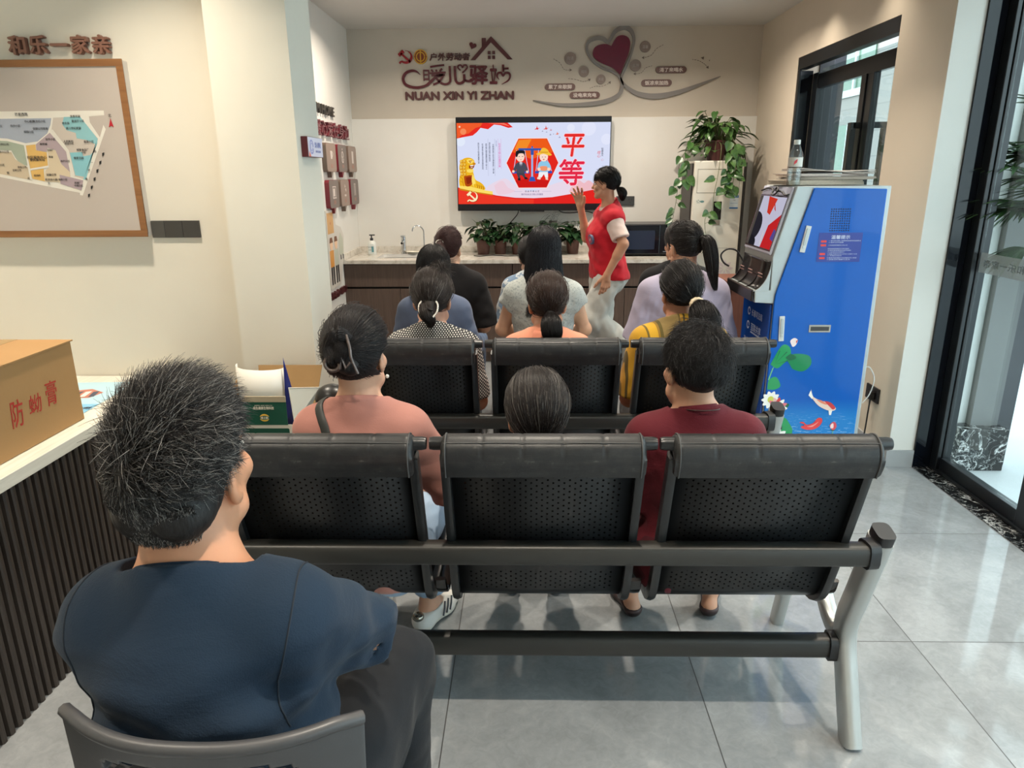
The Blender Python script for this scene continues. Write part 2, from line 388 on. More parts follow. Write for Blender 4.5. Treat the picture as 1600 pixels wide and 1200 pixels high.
# ================================================================== WAITING BENCHES
def perf_mat():
    t = NT('perforated_black_steel'); v = t.obj(); sx = t.n('SeparateXYZ'); t.l(v, sx.inputs[0])
    px, pz = .0275, .0092
    row = t.math('FLOOR', t.math('DIVIDE', sx.outputs[2], pz))
    sh = t.math('MULTIPLY', t.math('MODULO', row, 2.0), .5)
    ux = t.math('MULTIPLY', t.math('SUBTRACT', t.math('FRACT', t.math('ADD', t.math('DIVIDE', sx.outputs[0], px), sh)), .5), px)
    uz = t.math('MULTIPLY', t.math('SUBTRACT', t.math('FRACT', t.math('DIVIDE', sx.outputs[2], pz)), .5), pz)
    dd = t.math('SQRT', t.math('ADD', t.math('MULTIPLY', ux, ux), t.math('MULTIPLY', uz, uz)))
    hole = t.math('LESS_THAN', dd, .0027)
    inx = t.math('LESS_THAN', t.math('ABSOLUTE', sx.outputs[0]), .198)
    inz = t.math('MULTIPLY', t.math('GREATER_THAN', sx.outputs[2], .478), t.math('LESS_THAN', sx.outputs[2], .90))
    gap = t.math('GREATER_THAN', t.math('ABSOLUTE', t.math('SUBTRACT', sx.outputs[2], .60)), .045)
    hole = t.math('MULTIPLY', t.math('MULTIPLY', hole, inx), t.math('MULTIPLY', inz, gap))
    n = t.noise(v, 8, 3)
    t.bsdf(t.ramp(n, [(.3, S(15, 16, 18)), (.7, S(23, 25, 27))]), .36, spec=.45)
    tr = t.n('BsdfTransparent'); tr.inputs[0].default_value = (.22, .22, .22, 1); mx = t.n('MixShader'); t.l(hole, mx.inputs[0]); t.l(t.p.outputs[0], mx.inputs[1]); t.l(tr.outputs[0], mx.inputs[2]); t.l(mx.outputs[0], t.out.inputs[0])
    return t.m
m_perf = perf_mat()
m_bsteel = P('black_powder_steel', S(25, 27, 29), .33, spec=.5, var=.15, vscale=9)
m_wornbar = P('worn_black_bar', S(42, 41, 38), .38, spec=.5, var=.22, vscale=4, stretch=(.4, 1, 1))
def leather():
    t = NT('black_leatherette'); v = t.obj((1, 1, 1)); n = t.noise(t.obj((1.5, 14, 14)), 5, 5, .7); w = t.noise(v, 30, 4, .7)
    k = t.math('MULTIPLY', n, w)
    t.bsdf(t.ramp(k, [(.2, S(28, 29, 31)), (.36, S(42, 42, 42)), (.46, S(84, 83, 80))]), .42, spec=.45); t.bump(t.noise(v, 160, 3), .12, .002); return t.m
m_leather = leather()
m_silver = P('silver_paint', S(178, 180, 178), .32, .55, var=.05, vscale=5); m_bplastic = P('black_plastic', S(28, 28, 30), .45, var=.1, vscale=10)

def bench_seat(root, cx):
    s = thing('seat_unit', None, None, (cx, 0, 0)); s.parent = root
    # y measured from the bench line, z from the floor: back panel bending into the seat pan
    prof = spline([(-.165, 0, .972), (-.13, 0, .86), (-.085, 0, .72), (-.035, 0, .57), (-.005, 0, .49), (.02, 0, .452), (.07, 0, .424), (.2, 0, .412), (.36, 0, .425), (.43, 0, .425), (.46, 0, .405)], 6)
    k = len(prof)
    def fn(u, w):
        i = min(int(w*(k-1)), k-2); q = prof[i].lerp(prof[i+1], w*(k-1)-i); x = (u-.5)*.46
        return (x, q.x + .012*(1-(2*u-1)**2)*0, q.z)
    o = MB().grid(fn, 3, 64).build('backrest_panel', m_perf, s, smooth=60, solid=.004)
    for sx_ in (-1, 1):
        MB().tube([(sx_*.238, q.x, q.z) for q in prof[2::3]], .017, 8, flat=(.020, .013, (0, -1, .3))).build('side_rail', m_bsteel, s, smooth=50)
    b = MB().tube([(x, -.168, .980) for x in (-.272, -.262, .262, .272)], [.0145, .0165, .0165, .0145], 14)
    b.build('top_rod', m_bsteel, s, smooth=40)
    # padded roll over the rod: closed section swept across, gathered by stitch lines
    sec = spline([(-.200, 0, .905), (-.211, 0, .945), (-.206, 0, .980), (-.186, 0, .999), (-.160, 0, 1.002), (-.132, 0, .986), (-.118, 0, .94), (-.098, 0, .865), (-.112, 0, .862), (-.136, 0, .93), (-.150, 0, .958), (-.168, 0, .964), (-.186, 0, .95), (-.184, 0, .905), (-.200, 0, .905)], 4)
    xs = []; 
    for i in range(101): xs.append(-.243+.486*i/100)
    seams = (-.145, -.05, .05, .145)
    v = []; f = []; ns = len(sec)-1
    for x in xs:
        e = min(1, (0.243-abs(x))/.014); e = .80+.20*math.sqrt(max(0, e)); cy, cz = -.162, .952
        g = 1.0
        for q in seams: g = min(g, 1-.035*math.exp(-((x-q)/.003)**2))
        for p_ in sec[:-1]:
            top = p_.z > .96
            kk = e*(g if top else 1)
            v.append((x, cy+(p_.x-cy)*kk if top else p_.x, cz+(p_.z-cz)*kk if p_.z > .90 else p_.z))
    for i in range(100):
        for j in range(ns): f.append((i*ns+j, i*ns+(j+1) % ns, (i+1)*ns+(j+1) % ns, (i+1)*ns+j))
    f += [tuple(range(ns-1, -1, -1)), tuple(100*ns+j for j in range(ns))]
    pd = MB().add(v, f).build('leather_pad', m_leather, s, smooth=50)
    pp = MB()
    for xx in (-.232, .232):
        pp.tube([(xx, q.x-.0015, q.z+.0005) for q in sec[0:23]], .0022, 6)
    pp.tube([(-.236, -.198, .992), (0, -.2005, .9955), (.236, -.198, .992)], .0013, 6)
    pp.build('piping', P('seam_thread', S(62, 62, 62), .6), pd, smooth=60)
    # steel loop bracket that joins the pan to the beam
    lp = MB().tube(spline([(.268, .01, .50), (.270, .03, .455), (.270, .08, .425), (.268, .18, .42), (.266, .30, .42)], 5), .012, 8, flat=(.017, .007, (1, 0, 0)))
    lp.build('bracket', P('gloss_black_bracket', S(18, 18, 20), .15, spec=.6), s, smooth=50)
    return s
def bench(x, y, label, rz=0):
    root = thing('waiting_bench', label, 'bench', (x, y, 0), rz, 'waiting benches')
    for cx in (-.552, 0, .552):
        bench_seat(root, cx)
    MB().tube([(-.87, -.093, .643), (.87, -.093, .643)], .03, 16, flat=(.030, .026, (0, 0, 1))).build('back_rail', m_wornbar, root, smooth=40)
    MB().tube([(-.87, .045, .262), (.87, .045, .262)], .03, 16, flat=(.034, .026, (0, 0, 1))).build('lower_beam', m_wornbar, root, smooth=40)
    MB().tube([(-.80, .24, .392), (.80, .24, .392)], .03, 12, flat=(.022, .03, (0, 0, 1))).build('seat_beam', m_bsteel, root, smooth=40)
    for sx_ in (-1, 1):
        X = sx_*.890
        fr = thing('end_frame', None, None); fr.parent = root
        rear = spline([(X+sx_*.012, -.060, .002), (X+sx_*.006, .0, .17), (X, .040, .325), (X, .0, .47), (X, -.07, .675)], 7)
        MB().tube(rear, .035, 18, flat=(.036, .026, (0, 1, 0))).build('leg', m_silver, fr, smooth=45)
        front = spline([(X, .035, .335), (X, .085, .285), (X, .15, .30), (X, .25, .375), (X, .36, .405), (X, .44, .36), (X, .49, .18), (X, .535, .002)], 7)
        MB().tube(front, .028, 18, flat=(.026, .022, (0, 1, 0))).build('leg', m_silver, fr, smooth=45)
        MB().tube([(X, -.066, .664), (X, -.078, .699), (X, -.079, .703)], [.03, .03, .026], 18, flat=(.033, .024, (0, 1, 0))).build('end_plug', m_bplastic, fr, smooth=45)
        MB().tube([(X-sx_*.022, -.088, .643), (X-sx_*.05, -.092, .643)], .034, 14, flat=(.038, .032, (0, 0, 1))).build('rail_collar', m_bplastic, fr, smooth=45)
        MB().tube([(X-sx_*.022, .043, .262), (X-sx_*.045, .044, .262)], .034, 14, flat=(.042, .032, (0, 0, 1))).build('rail_collar', m_bplastic, fr, smooth=45)
        nb = MB()
        for yy, zz in ((-.05, .60), (.04, .262)): nb.cyl((X+sx_*.024, yy, zz), (X+sx_*.034, yy, zz), .008, n=10)
        nb.build('bolt', m_bplastic, fr)
    return root
bench(.040, 1.750, 'black perforated three seat waiting bench nearest the camera, behind the woman in pink')
bench(.115, 2.780, 'black perforated three seat waiting bench further from the camera, under the checked and striped tops')

# ================================================================== CHAIR OF THE MAN IN THE FOREGROUND
ch = thing('plastic_chair', 'dark grey plastic office chair with slotted back and chrome legs, under the man in navy', 'chair', (-.388, .84, 0), -.02)
m_cplast = P('dark_grey_plastic', S(62, 62, 64), .42, var=.06, vscale=30, bump=.05, bscale=300)
m_mesh = P('black_seat_fabric', S(30, 30, 32), .8, bump=.4, bscale=400)
def backpt(u, w, off=0):
    """shell of the chair back; u across, w upwards"""
    x = (u-.5)*2; wid = .178+.010*w
    y = -.150-.035*w + .066*abs(x)**2.4*(.4+.6*w) + off
    topz = .965-.05*max(0, abs(x)-.86)
    return (x*wid, y, .56+(topz-.56)*w)
hol = [(.28, .86, .18), (.72, .86, .18)]
nu, nw = 65, 61; v = []; f = []
for i in range(nu):
    for j in range(nw): v.append(backpt(i/(nu-1), j/(nw-1)))
for i in range(nu-1):
    for j in range(nw-1):
        u = (i+.5)/(nu-1); w = (j+.5)/(nw-1); cut = False
        for row, sl in ((.885, .9), (.70, .8), (.50, .7)):
            for c0, c1 in ((.19, .47), (.53, .81)):
                if c0 < u < c1 and abs(w-row-.03*math.sin(PI*(u-c0)/(c1-c0))) < .018: cut = True
        if not cut: f.append((i*nw+j, (i+1)*nw+j, (i+1)*nw+j+1, i*nw+j+1))
MB().add(v, f).build('backrest', m_cplast, ch, smooth=60, solid=.014, bevel=.004)
rimp = [backpt(i/40, 1, -.002) for i in range(41)]
MB().tube(rimp, .009, 8).build('back_rim', m_cplast, ch, smooth=60)
MB().grid(lambda a, b_: ((a-.5)*.44, -.15+.42*b_, .455+.012*math.cos((a-.5)*5)-.02*max(0, b_-.85)), 20, 20).build('seat', m_mesh, ch, smooth=60, solid=.03, bevel=.006)
for sx_ in (-1, 1):
    MB().tube(spline([(sx_*.225, -.13, .60), (sx_*.235, -.12, .47), (sx_*.235, -.06, .43), (sx_*.235, .2, .43), (sx_*.24, .26, .40), (sx_*.245, .29, .011)], 6), .0105, 10).build('leg', m_chrome, ch, smooth=60)
    MB().tube(spline([(sx_*.235, .05, .43), (sx_*.245, -.10, .40), (sx_*.25, -.17, .2), (sx_*.255, -.20, .011)], 6), .0105, 10).build('leg', m_chrome, ch, smooth=60)
MB().tube([(-.235, .1, .43), (.235, .1, .43)], .0105, 10).build('seat_bar', m_chrome, ch, smooth=60)
# ================================================================== COUNTER AT THE BACK
def wood_mat(name, a, b_, ax=0, sc_=3):
    t = NT(name); st = [22, 22, 22]; st[ax] = 1.2; v = t.obj(tuple(st)); n = t.noise(v, sc_, 5, .65, .4)
    t.bsdf(t.ramp(n, [(.3, a), (.7, b_)]), .42, spec=.4); t.bump(n, .08, .002); return t.m
m_wood = wood_mat('dark_brown_veneer', S(84, 68, 60), S(104, 86, 76), 2, 3)
m_seamd = P('shadow_gap', S(20, 16, 14), .8)
def quartz():
    t = NT('pale_quartz'); v = t.obj(); n = t.noise(v, 9, 6, .7, 1.5); t.bsdf(t.ramp(n, [(.38, S(186, 178, 165)), (.5, S(214, 208, 197)), (.7, S(224, 219, 209))]), .16, spec=.5); return t.m
m_quartz = quartz()
YF = 6.03
def cabinet(x0, x1, label, doors):
    t = thing('base_cabinet', label, 'cabinet', ((x0+x1)/2, 6.3, 0), 0, 'fitted base cabinets'); o = lambda mb, *a, **k: mb
    cx = (x0+x1)/2
    def put(name, mb, m, **k):
        ob = mb.build(name, m, t, **k); ob.location = (-cx, -6.3, 0); return ob
    put('body', MB().box(x0+.001, x1-.001, YF+.019, 6.66, .09, .868), m_seamd)
    put('plinth', MB().box(x0+.001, x1-.001, YF+.05, 6.6, .0005, .0895), m_wood)
    put('drawer_front', MB().box(x0+.002, x1-.002, YF, YF+.018, .672, .862), m_wood, bevel=.0015)
    for a, b_ in doors: put('door', MB().box(a+.002, b_-.002, YF, YF+.018, .095, .654), m_wood, bevel=.0015)
    return t
cabinet(-1.553, -.118, 'dark brown wood base cabinet below the sink, left of the counter', [(-1.553, -1.08), (-1.08, -.60), (-.60, -.118)])
cabinet(-.116, 1.33, 'dark brown wood base cabinet below the microwave, right of the counter', [(-.116, .52), (.52, .84), (.84, 1.33)])
wt = thing('countertop', 'pale speckled stone countertop with low splashback over the brown cabinets', 'countertop', (-.11, 6.3, .87))
sk = (-1.30, -.92, 6.18, 6.50)
mb = MB()
for a in ((-1.553, sk[0], 6.0, 6.662), (sk[1], 1.34, 6.0, 6.662), (sk[0], sk[1], 6.0, sk[2]), (sk[0], sk[1], sk[3], 6.662)): mb.box(a[0], a[1], a[2], a[3], .870, .900)
o = mb.build('slab', m_quartz, wt); o.location = (.11, -6.3, -.87)
o = MB().box(-1.553, 1.34, 6.644, 6.663, .9005, .955).box(-1.553, -1.535, 6.0, 6.643, .9005, .955).build('splashback', m_quartz, wt, bevel=.001); o.location = (.11, -6.3, -.87)
o = MB().grid(lambda a, b_: (sk[0]+(sk[1]-sk[0])*a, sk[2]+(sk[3]-sk[2])*b_, .898-.15*min(1, 6*min(a, 1-a, b_, 1-b_))**.5), 24, 20).build('sink_bowl', P('sink_white', S(222, 219, 212), .2), wt, smooth=70); o.location = (.11, -6.3, -.87)
# taps, soap
ft = thing('basin_tap', 'chrome lever tap behind the sink', 'tap', (-1.12, 6.545, .9))
MB().cyl((0, 0, 0), (0, 0, .012), .028).cyl((0, 0, .012), (0, 0, .15), .021, .020).tube([(0, 0, .10), (0, -.06, .112), (0, -.10, .10)], [.014, .012, .011], 12).build('body', m_chrome, ft, smooth=40)
MB().box(-.018, .018, -.055, .02, .152, .164).build('lever', m_chrome, ft, bevel=.004)
gn = thing('gooseneck_tap', 'thin chrome gooseneck filter tap, to the right of the lever tap', 'tap', (-.935, 6.56, .9))
MB().cyl((0, 0, 0), (0, 0, .03), .014).tube(spline([(0, 0, .03), (0, 0, .16), (-.005, -.003, .215), (-.045, -.02, .25), (-.085, -.04, .235), (-.098, -.046, .20)], 7), .0062, 10).build('spout', m_chrome, gn, smooth=60)
sb = thing('soap_bottle', 'white hand soap pump bottle with black pump, at the left end of the counter', 'soap bottle', (-1.385, 6.42, .9))
m_soap = P('soap_white', S(226, 228, 222), .35)
MB().tube([(0, 0, 0), (0, 0, .004), (0, 0, .105), (0, 0, .122), (0, 0, .13)], [.036, .038, .037, .026, .014], 20, flat=None).build('bottle_body', m_soap, sb, smooth=40)
MB().cyl((0, 0, .13), (0, 0, .15), .015).cyl((0, 0, .15), (0, 0, .172), .006).box(-.018, .03, -.008, .008, .172, .182).build('pump', m_bplastic, sb, smooth=30)
lb = MB(); Ml = frame((0, -.0385, .06), (1, 0, 0), (0, 0, 1)); lb.poly([(-.024, -.045, 0), (.024, -.045, 0), (.024, .04, 0), (-.024, .04, 0)], 0, Ml)
lb.poly([(.002, -.03, .0004), (.022, -.03, .0004), (.022, .02, .0004), (.002, .02, .0004)], 1, Ml)
write(lb, Ml, '洗手液', .014, 2, -.010, .012, .0006, ext=0); write(lb, Ml, '抑菌', .012, 2, -.012, -.012, .0006, ext=0)
lb.build('soap_label', [P('label_white', S(214, 220, 216), .4), P('label_teal', S(96, 150, 158), .4), P('label_ink', S(60, 80, 96), .5)], sb)
dish = MB().lathe([(0, 0), (.04, 0), (.05, .012), (.047, .014), (.038, .006), (0, .006)], (0, 0, 0), 24); dd = dish.build('soap_dish', P('dish_cream', S(222, 214, 196), .3), smooth=40); dd.location = (-1.03, 6.52, .9); dd.scale = (1.3, .8, 1.5); tag(dd, 'small cream soap dish between the taps', 'soap dish')
# microwave
mwv = thing('microwave', 'black microwave oven on the right of the counter, behind the presenter', 'microwave', (1.035, 6.41, .9))
MB().box(-.245, .245, -.165, .19, .012, .272, 0).build('case', P('microwave_case', S(30, 31, 36), .3), mwv, bevel=.006)
MB().box(-.24, .118, -.182, -.1655, .02, .266, 0).build('door', P('microwave_door', S(14, 16, 24), .08, spec=.6), mwv, bevel=.004)
MB().box(-.19, .075, -.1835, -.1825, .06, .22, 0).build('door_window', P('microwave_window', S(38, 46, 64), .12), mwv)
cp = MB().box(.122, .24, -.180, -.1655, .02, .266, 0)
for i in range(6): cp.box(.165, .205, -.1815, -.1805, .145+i*.018, .152+i*.018, 1)
cp.cyl((.182, -.1805, .095), (.182, -.190, .095), .026, n=24, m=2); cp.box(.15, .215, -.1815, -.1805, .038, .043, 1)
cp.build('control_panel', [P('microwave_panel', S(18, 19, 24), .15), P('panel_mark', S(120, 124, 134), .5), P('panel_knob', S(30, 32, 38), .2)], mwv, bevel=.001)
fm = MB()
for xx in (-.2, .2):
    for yy in (-.12, .15): fm.cyl((xx, yy, 0), (xx, yy, .0125), .014)
fm.build('feet', m_bplastic, mwv)

# ------------------------------------------------------------------ plants
def leaf_mat(name, a, b_, c):
    t = NT(name); v = t.obj(); n = t.noise(v, 14, 3, .6); n2 = t.noise(v, 60, 2)
    col = t.ramp(t.math('MULTIPLY_ADD', n2, .3, t.math('MULTIPLY', n, .7)), [(.3, a), (.5, b_), (.7, c)])
    t.bsdf(col, .32, spec=.5); t.p.inputs['Transmission Weight'].default_value = 0; return t.m
m_leaf = leaf_mat('pothos_leaf', S(38, 66, 34), S(58, 92, 44), S(92, 128, 62)); m_leaf2 = leaf_mat('dark_leaf', S(22, 44, 28), S(34, 62, 36), S(56, 90, 48))
m_stem = P('green_stem', S(92, 104, 58), .5, var=.15); m_pot = P('brown_pot', S(96, 62, 52), .5, var=.2, vscale=12); m_soil = P('soil', S(46, 36, 28), .9, bump=.6, bscale=80, var=.3)
def leaf_geo(mb, base, d, up, L, wd, droop=.35, m=0, heart=True):
    """a folded, drooping leaf with a heart shaped outline"""
    d = Vector(d).normalized(); up = Vector(up); s = d.cross(up).normalized(); n = s.cross(d).normalized()
    prof = [(0, .0), (-.06, .35), (.02, .72), (.18, .98), (.38, 1.0), (.58, .80), (.78, .48), (.92, .2), (1.0, 0)] if heart else [(0, .0), (.06, .3), (.2, .7), (.38, 1), (.55, .95), (.72, .7), (.87, .36), (.95, .15), (1, 0)]
    v = []; f = []
    b = Vector(base)
    for i, (t, w) in enumerate(prof):
        tt = max(t, 0); c = b + d*(t*L) - n*(droop*L*tt*tt)
        e = w*wd/2
        v += [tuple(c+s*e+n*(e*.28)), tuple(c+s*(e*.5)+n*(e*.08)), tuple(b+d*(max(t, 0)*L)-n*(droop*L*tt*tt)), tuple(c-s*(e*.5)+n*(e*.08)), tuple(c-s*e+n*(e*.28))]
    for i in range(len(prof)-1):
        for j in range(4): f.append((i*5+j, i*5+j+1, (i+1)*5+j+1, (i+1)*5+j))
    mb.add(v, f, m)
def pot_plant(x, y, label, sc_=1.0, seed=0, tall=False):
    r_ = random.Random(seed)
    t = thing('potted_pothos', label, 'potted plant', (x, y, .9), r_.random()*6, 'small pots along the counter')
    MB().lathe([(0, 0), (.046*sc_, 0), (.058*sc_, .105*sc_), (.063*sc_, .105*sc_), (.063*sc_, .118*sc_), (.057*sc_, .118*sc_), (.055*sc_, .10*sc_), (0, .10*sc_)], n=24).build('pot', m_pot, t, smooth=40)
    MB().lathe([(0, .104*sc_), (.055*sc_, .102*sc_)], n=18).build('soil', m_soil, t)
    fo = MB(); st = MB()
    for i in range(40):
        a = r_.random()*2*PI; el = r_.uniform(.05, 1.3); R_ = r_.uniform(.05, .125)*sc_
        p = Vector((math.cos(a)*math.cos(el)*R_, math.sin(a)*math.cos(el)*R_*.8, .115*sc_+math.sin(el)*R_*1.3))
        q = Vector((math.cos(a)*.02, math.sin(a)*.02, .10*sc_))
        st.tube([q, q.lerp(p, .5)+Vector((0, 0, .012)), p], .0018, 5)
        d = Vector((math.cos(a), math.sin(a), r_.uniform(-.5, .35))); leaf_geo(fo, p, d, (0, 0, 1), r_.uniform(.07, .11)*sc_, r_.uniform(.05, .072)*sc_, .4)
    if tall:
        p = Vector((-.02, .0, .23)); st.tube([(0, 0, .1), p], .002, 5); leaf_geo(fo, p, (-.5, 0, .6), (0, 0, 1), .12, .035, .1, heart=False)
    fo.build('foliage', m_leaf2, t, smooth=80, recalc=False); st.build('stems', m_stem, t, smooth=60)
    return t
for i, (x, lb) in enumerate(((-.385, 'leafy green plant in a brown pot, first of the row from the left'), (-.235, 'leafy green plant in a brown pot, second of the row from the left'),
                             (-.075, 'leafy green plant in a brown pot, just left of the woman with long black hair'), (.085, 'leafy green plant in a brown pot, behind the long black hair'),
                             (.255, 'leafy green plant in a brown pot, just right of the long black hair'), (.42, 'leafy green plant in a brown pot, last of the row, beside the red vest'))):
    pot_plant(x, 6.46+.02*(i % 2), lb, (1.12, 1.05, 1.05, 1.05, 1.15, 1.05)[i], 31+i, i == 0)
cb = MB().tube(spline([(-.46, 6.30, .904), (-.40, 6.26, .904), (-.30, 6.33, .904), (-.16, 6.27, .904), (0, 6.30, .904), (.1, 6.34, .904)], 8), .0035, 7).build('power_cable', m_bplastic, smooth=60); tag(cb, 'black power cable lying on the counter in front of the small pots', 'cable')

# ------------------------------------------------------------------ tall air conditioner with the trailing plant
ac = thing('air_conditioner', 'tall cream standing air conditioner in the corner under a trailing plant', 'air conditioner', (1.62, 6.42, 0))
m_ac = P('cream_enamel', S(214, 209, 196), .3, var=.03, vscale=4); m_acd = P('ac_dark', S(38, 34, 32), .4)
MB().box(-.215, .20, -.22, .20, .002, 1.69).build('cabinet_body', m_ac, ac, bevel=.012, seg=3)
MB().box(.201, .232, -.19, .20, .002, 1.675).build('side_panel', m_acd, ac, bevel=.004)
MB().box(-.226, -.2155, -.19, .20, .002, 1.67).build('side_panel', m_acd, ac, bevel=.003)
for a in ((-.185, .17, 1.62, 1.624), (-.185, .17, 1.43, 1.434), (-.185, -.181, 1.43, 1.624), (.166, .17, 1.43, 1.624), (-.19, .18, .97, .973)): MB().box(a[0], a[1], -.2215, -.2203, a[2], a[3]).build('panel_seam', P('seam_grey', S(150, 145, 134), .6), ac)
dp = MB().box(-.035, .033, -.2225, -.2203, 1.21, 1.36, 0).box(-.035, .028, -.224, -.2226, 1.165, 1.205, 1); dp.build('display', [P('ac_display', S(20, 20, 22), .12), P('ac_keys', S(140, 128, 114), .5)], ac)
lb = MB(); Ml = frame((.135, -.2206, 1.355), (1, 0, 0), (0, 0, 1)); lb.poly([(-.036, -.055, .0005), (.036, -.055, .0005), (.036, .055, .0005), (-.036, .055, .0005)], 0, Ml)
for q in ((.035, .055), (-.055, -.043)): lb.poly([(-.036, q[0], .001), (.036, q[0], .001), (.036, q[1], .001), (-.036, q[1], .001)], 1, Ml)
lb.poly([(-.030, -.0105, .001), (.030, -.0105, .001), (.030, -.0085, .001), (-.030, -.0085, .001)], 1, Ml)
write(lb, Ml, '能效标识', .015, 0, 0, .045, .0014, ext=0); write(lb, Ml, '中国', .011, 2, .0, .015, .0014, ext=0)
lb.build('energy_label', [P('label_pale', S(206, 216, 220), .5), P('label_blue', S(52, 112, 168), .5), P('label_ink2', S(50, 60, 70), .5)], ac)
lg = MB(); Ml = frame((-.145, -.2206, 1.36), (1, 0, 0), (0, 0, 1))
for i in range(5): lg.poly([(math.cos(i*1.25+.3)*.004-.02, math.sin(i*1.25+.3)*.004, .0004), (math.cos(i*1.25)*.016-.02, math.sin(i*1.25)*.016, .0004), (math.cos(i*1.25+.6)*.016-.02, math.sin(i*1.25+.6)*.016, .0004)], 0, Ml)
lg.poly([(x+.012, y, .0004) for x, y in circle(0, 0, .018, 20, .009)], 0, Ml)
lg.build('badge', P('badge_green', S(96, 136, 132), .4), ac)
fl = MB(); Ml = frame((.10, -.2206, .80), (1, 0, 0), (0, 0, 1))
for i in range(8):
    a = i*PI/4; fl.poly([(math.cos(a+da)*r_, math.sin(a+da)*r_, .0004) for da, r_ in ((0, .01), (-.3, .05), (0, .075), (.3, .05))], 0, Ml)
fl.build('flower_decal', P('pale_violet_print', S(204, 190, 190), .4), ac)

tp = thing('trailing_pothos', 'large trailing green plant in a dark red pot on top of the air conditioner', 'potted plant', (1.62, 6.40, 1.691))
MB().lathe([(0, 0), (.065, 0), (.095, .15), (.10, .15), (.10, .165), (.092, .165), (.088, .14), (0, .14)], n=28).build('pot', P('dark_red_pot', S(84, 46, 44), .5, var=.15), tp, smooth=40)
MB().lathe([(0, .145), (.088, .143)], n=20).build('soil', m_soil, tp)
r_ = random.Random(5); fo = MB(); st = MB()
for i in range(120):
    a = r_.random()*2*PI; el = r_.uniform(-.75, 1.15); R_ = r_.uniform(.11, .25)
    if el < -.15: R_ = r_.uniform(.14, .25)
    sq = .55 if math.sin(a) > 0 else .85
    p = Vector((math.cos(a)*math.cos(el)*R_*1.12, math.sin(a)*math.cos(el)*R_*sq, .19+math.sin(el)*R_*.95))
    if p.y > .22: p.y = .22
    q = Vector((math.cos(a)*.05, math.sin(a)*.05, .15))
    st.tube([q, q.lerp(p, .55)+Vector((0, 0, .05)), p], .0024, 5)
    d = Vector((math.cos(a), math.sin(a)*.8, r_.uniform(-.9, .25))); leaf_geo(fo, p, d, (0, 0, 1), r_.uniform(.075, .125), r_.uniform(.05, .085), .35)
vines = [([(.0, -.09, .15), (-.02, -.26, .10), (-.03, -.262, -.10), (-.055, -.262, -.28), (-.06, -.258, -.40), (-.11, -.255, -.47), (-.10, -.255, -.58), (-.075, -.258, -.66), (-.08, -.258, -.74)], 10),
         ([(-.06, -.05, .15), (-.25, -.12, .10), (-.33, -.15, -.02), (-.335, -.16, -.20), (-.345, -.16, -.34), (-.365, -.165, -.48), (-.36, -.165, -.56)], 12),
         ([(-.03, -.08, .15), (-.24, -.14, .12), (-.27, -.17, 0), (-.285, -.18, -.12), (-.30, -.18, -.16)], 8),
         ([(.06, -.08, .15), (.05, -.26, .12), (.06, -.263, -.05), (.055, -.263, -.18), (.02, -.263, -.27)], 15),
         ([(.06, -.07, .15), (.09, -.25, .12), (.11, -.262, -.02), (.10, -.263, -.14), (.09, -.262, -.22)], 12)]
for pts, nl in vines:
    pl_ = spline(pts, 8); st.tube(pl_, .0022, 6)
    for i in range(nl):
        q = pl_[int(len(pl_)*(.3+.69*i/(nl-1)))-1]; a = r_.uniform(-2.7, -.4)
        e = q+Vector((math.cos(a)*.035, -.012, r_.uniform(-.01, .03))); st.tube([q, e], .0014, 4)
        leaf_geo(fo, e, (math.cos(a)*.9, -.35, r_.uniform(-1.0, -.1)), (0, -1, .25), r_.uniform(.06, .10), r_.uniform(.048, .075), .18)
fo.build('foliage', m_leaf, tp, smooth=80, recalc=False); st.build('vines', m_stem, tp, smooth=60)
# ================================================================== SCREEN ON THE BACK WALL
tv = thing('wall_television', 'large black wall screen showing a red and white slide', 'television', (.064, 6.62, 1.673))
MB().box(-.681, .681, -.055, -.004, -.398, .398).build('housing', P('tv_black', S(16, 17, 24), .25), tv, bevel=.004)
MB().box(-.3, .3, -.0035, .0435, -.2, .2).build('wall_bracket', m_bplastic, tv)
MB().box(-.12, .10, -.06, -.03, -.408, -.3985).build('sensor_strip', m_bplastic, tv)
EC = {}
def ec(*c):
    if c not in EC: EC[c] = (len(EC), E_('slide_%d_%d_%d' % c, S(*c), 1.0))
    return EC[c][0]
pic = MB(); Mp = frame((.0, -.0555, .0055), (1, 0, 0), (0, 0, 1)); LZ = [0]
def q(zx, zy): zx = min(max(zx, 70), 1362); zy = min(max(zy, 120), 798); return (-.673+(zx-70)/1292*1.346, .3435-(zy-120)/678*.687)
def draw(pts, c, curve=0):
    LZ[0] += .00006
    if curve: pts = [tuple(x)[:2] for x in spline([(a, b_, 0) for a, b_ in list(pts)+[pts[0]]], curve)][:-1]
    pic.poly([(*q(*p_), LZ[0]) for p_ in pts], ec(*c), Mp)
def disc(x, y, r, c, ry=None, n=24): draw(circle(x, y, r, n, ry), c)
def line(pts, w, c):
    LZ[0] += .00006
    L, R = ribbon2d(pts, w); n = len(pts)
    pic.add([(*q(*p_), LZ[0]) for p_ in L+R], [(i, n+i, n+i+1, i+1) for i in range(n-1)], ec(*c), Mp)
def say(body, zx, zy, size, c, **k):
    LZ[0] += .00006; x, y = q(zx, zy); write(pic, Mp, body, size/1292*1.346, ec(*c), x, y, LZ[0], ext=0, **k)
RED, WHT = (226, 38, 34), (250, 250, 255)
draw([(70, 120), (1362, 120), (1362, 798), (70, 798)], (216, 222, 246))
disc(1180, 170, 60, (226, 230, 250)); disc(1030, 165, 32, (228, 232, 250)); disc(100, 270, 40, (226, 234, 250)); disc(1330, 260, 45, (226, 230, 250))
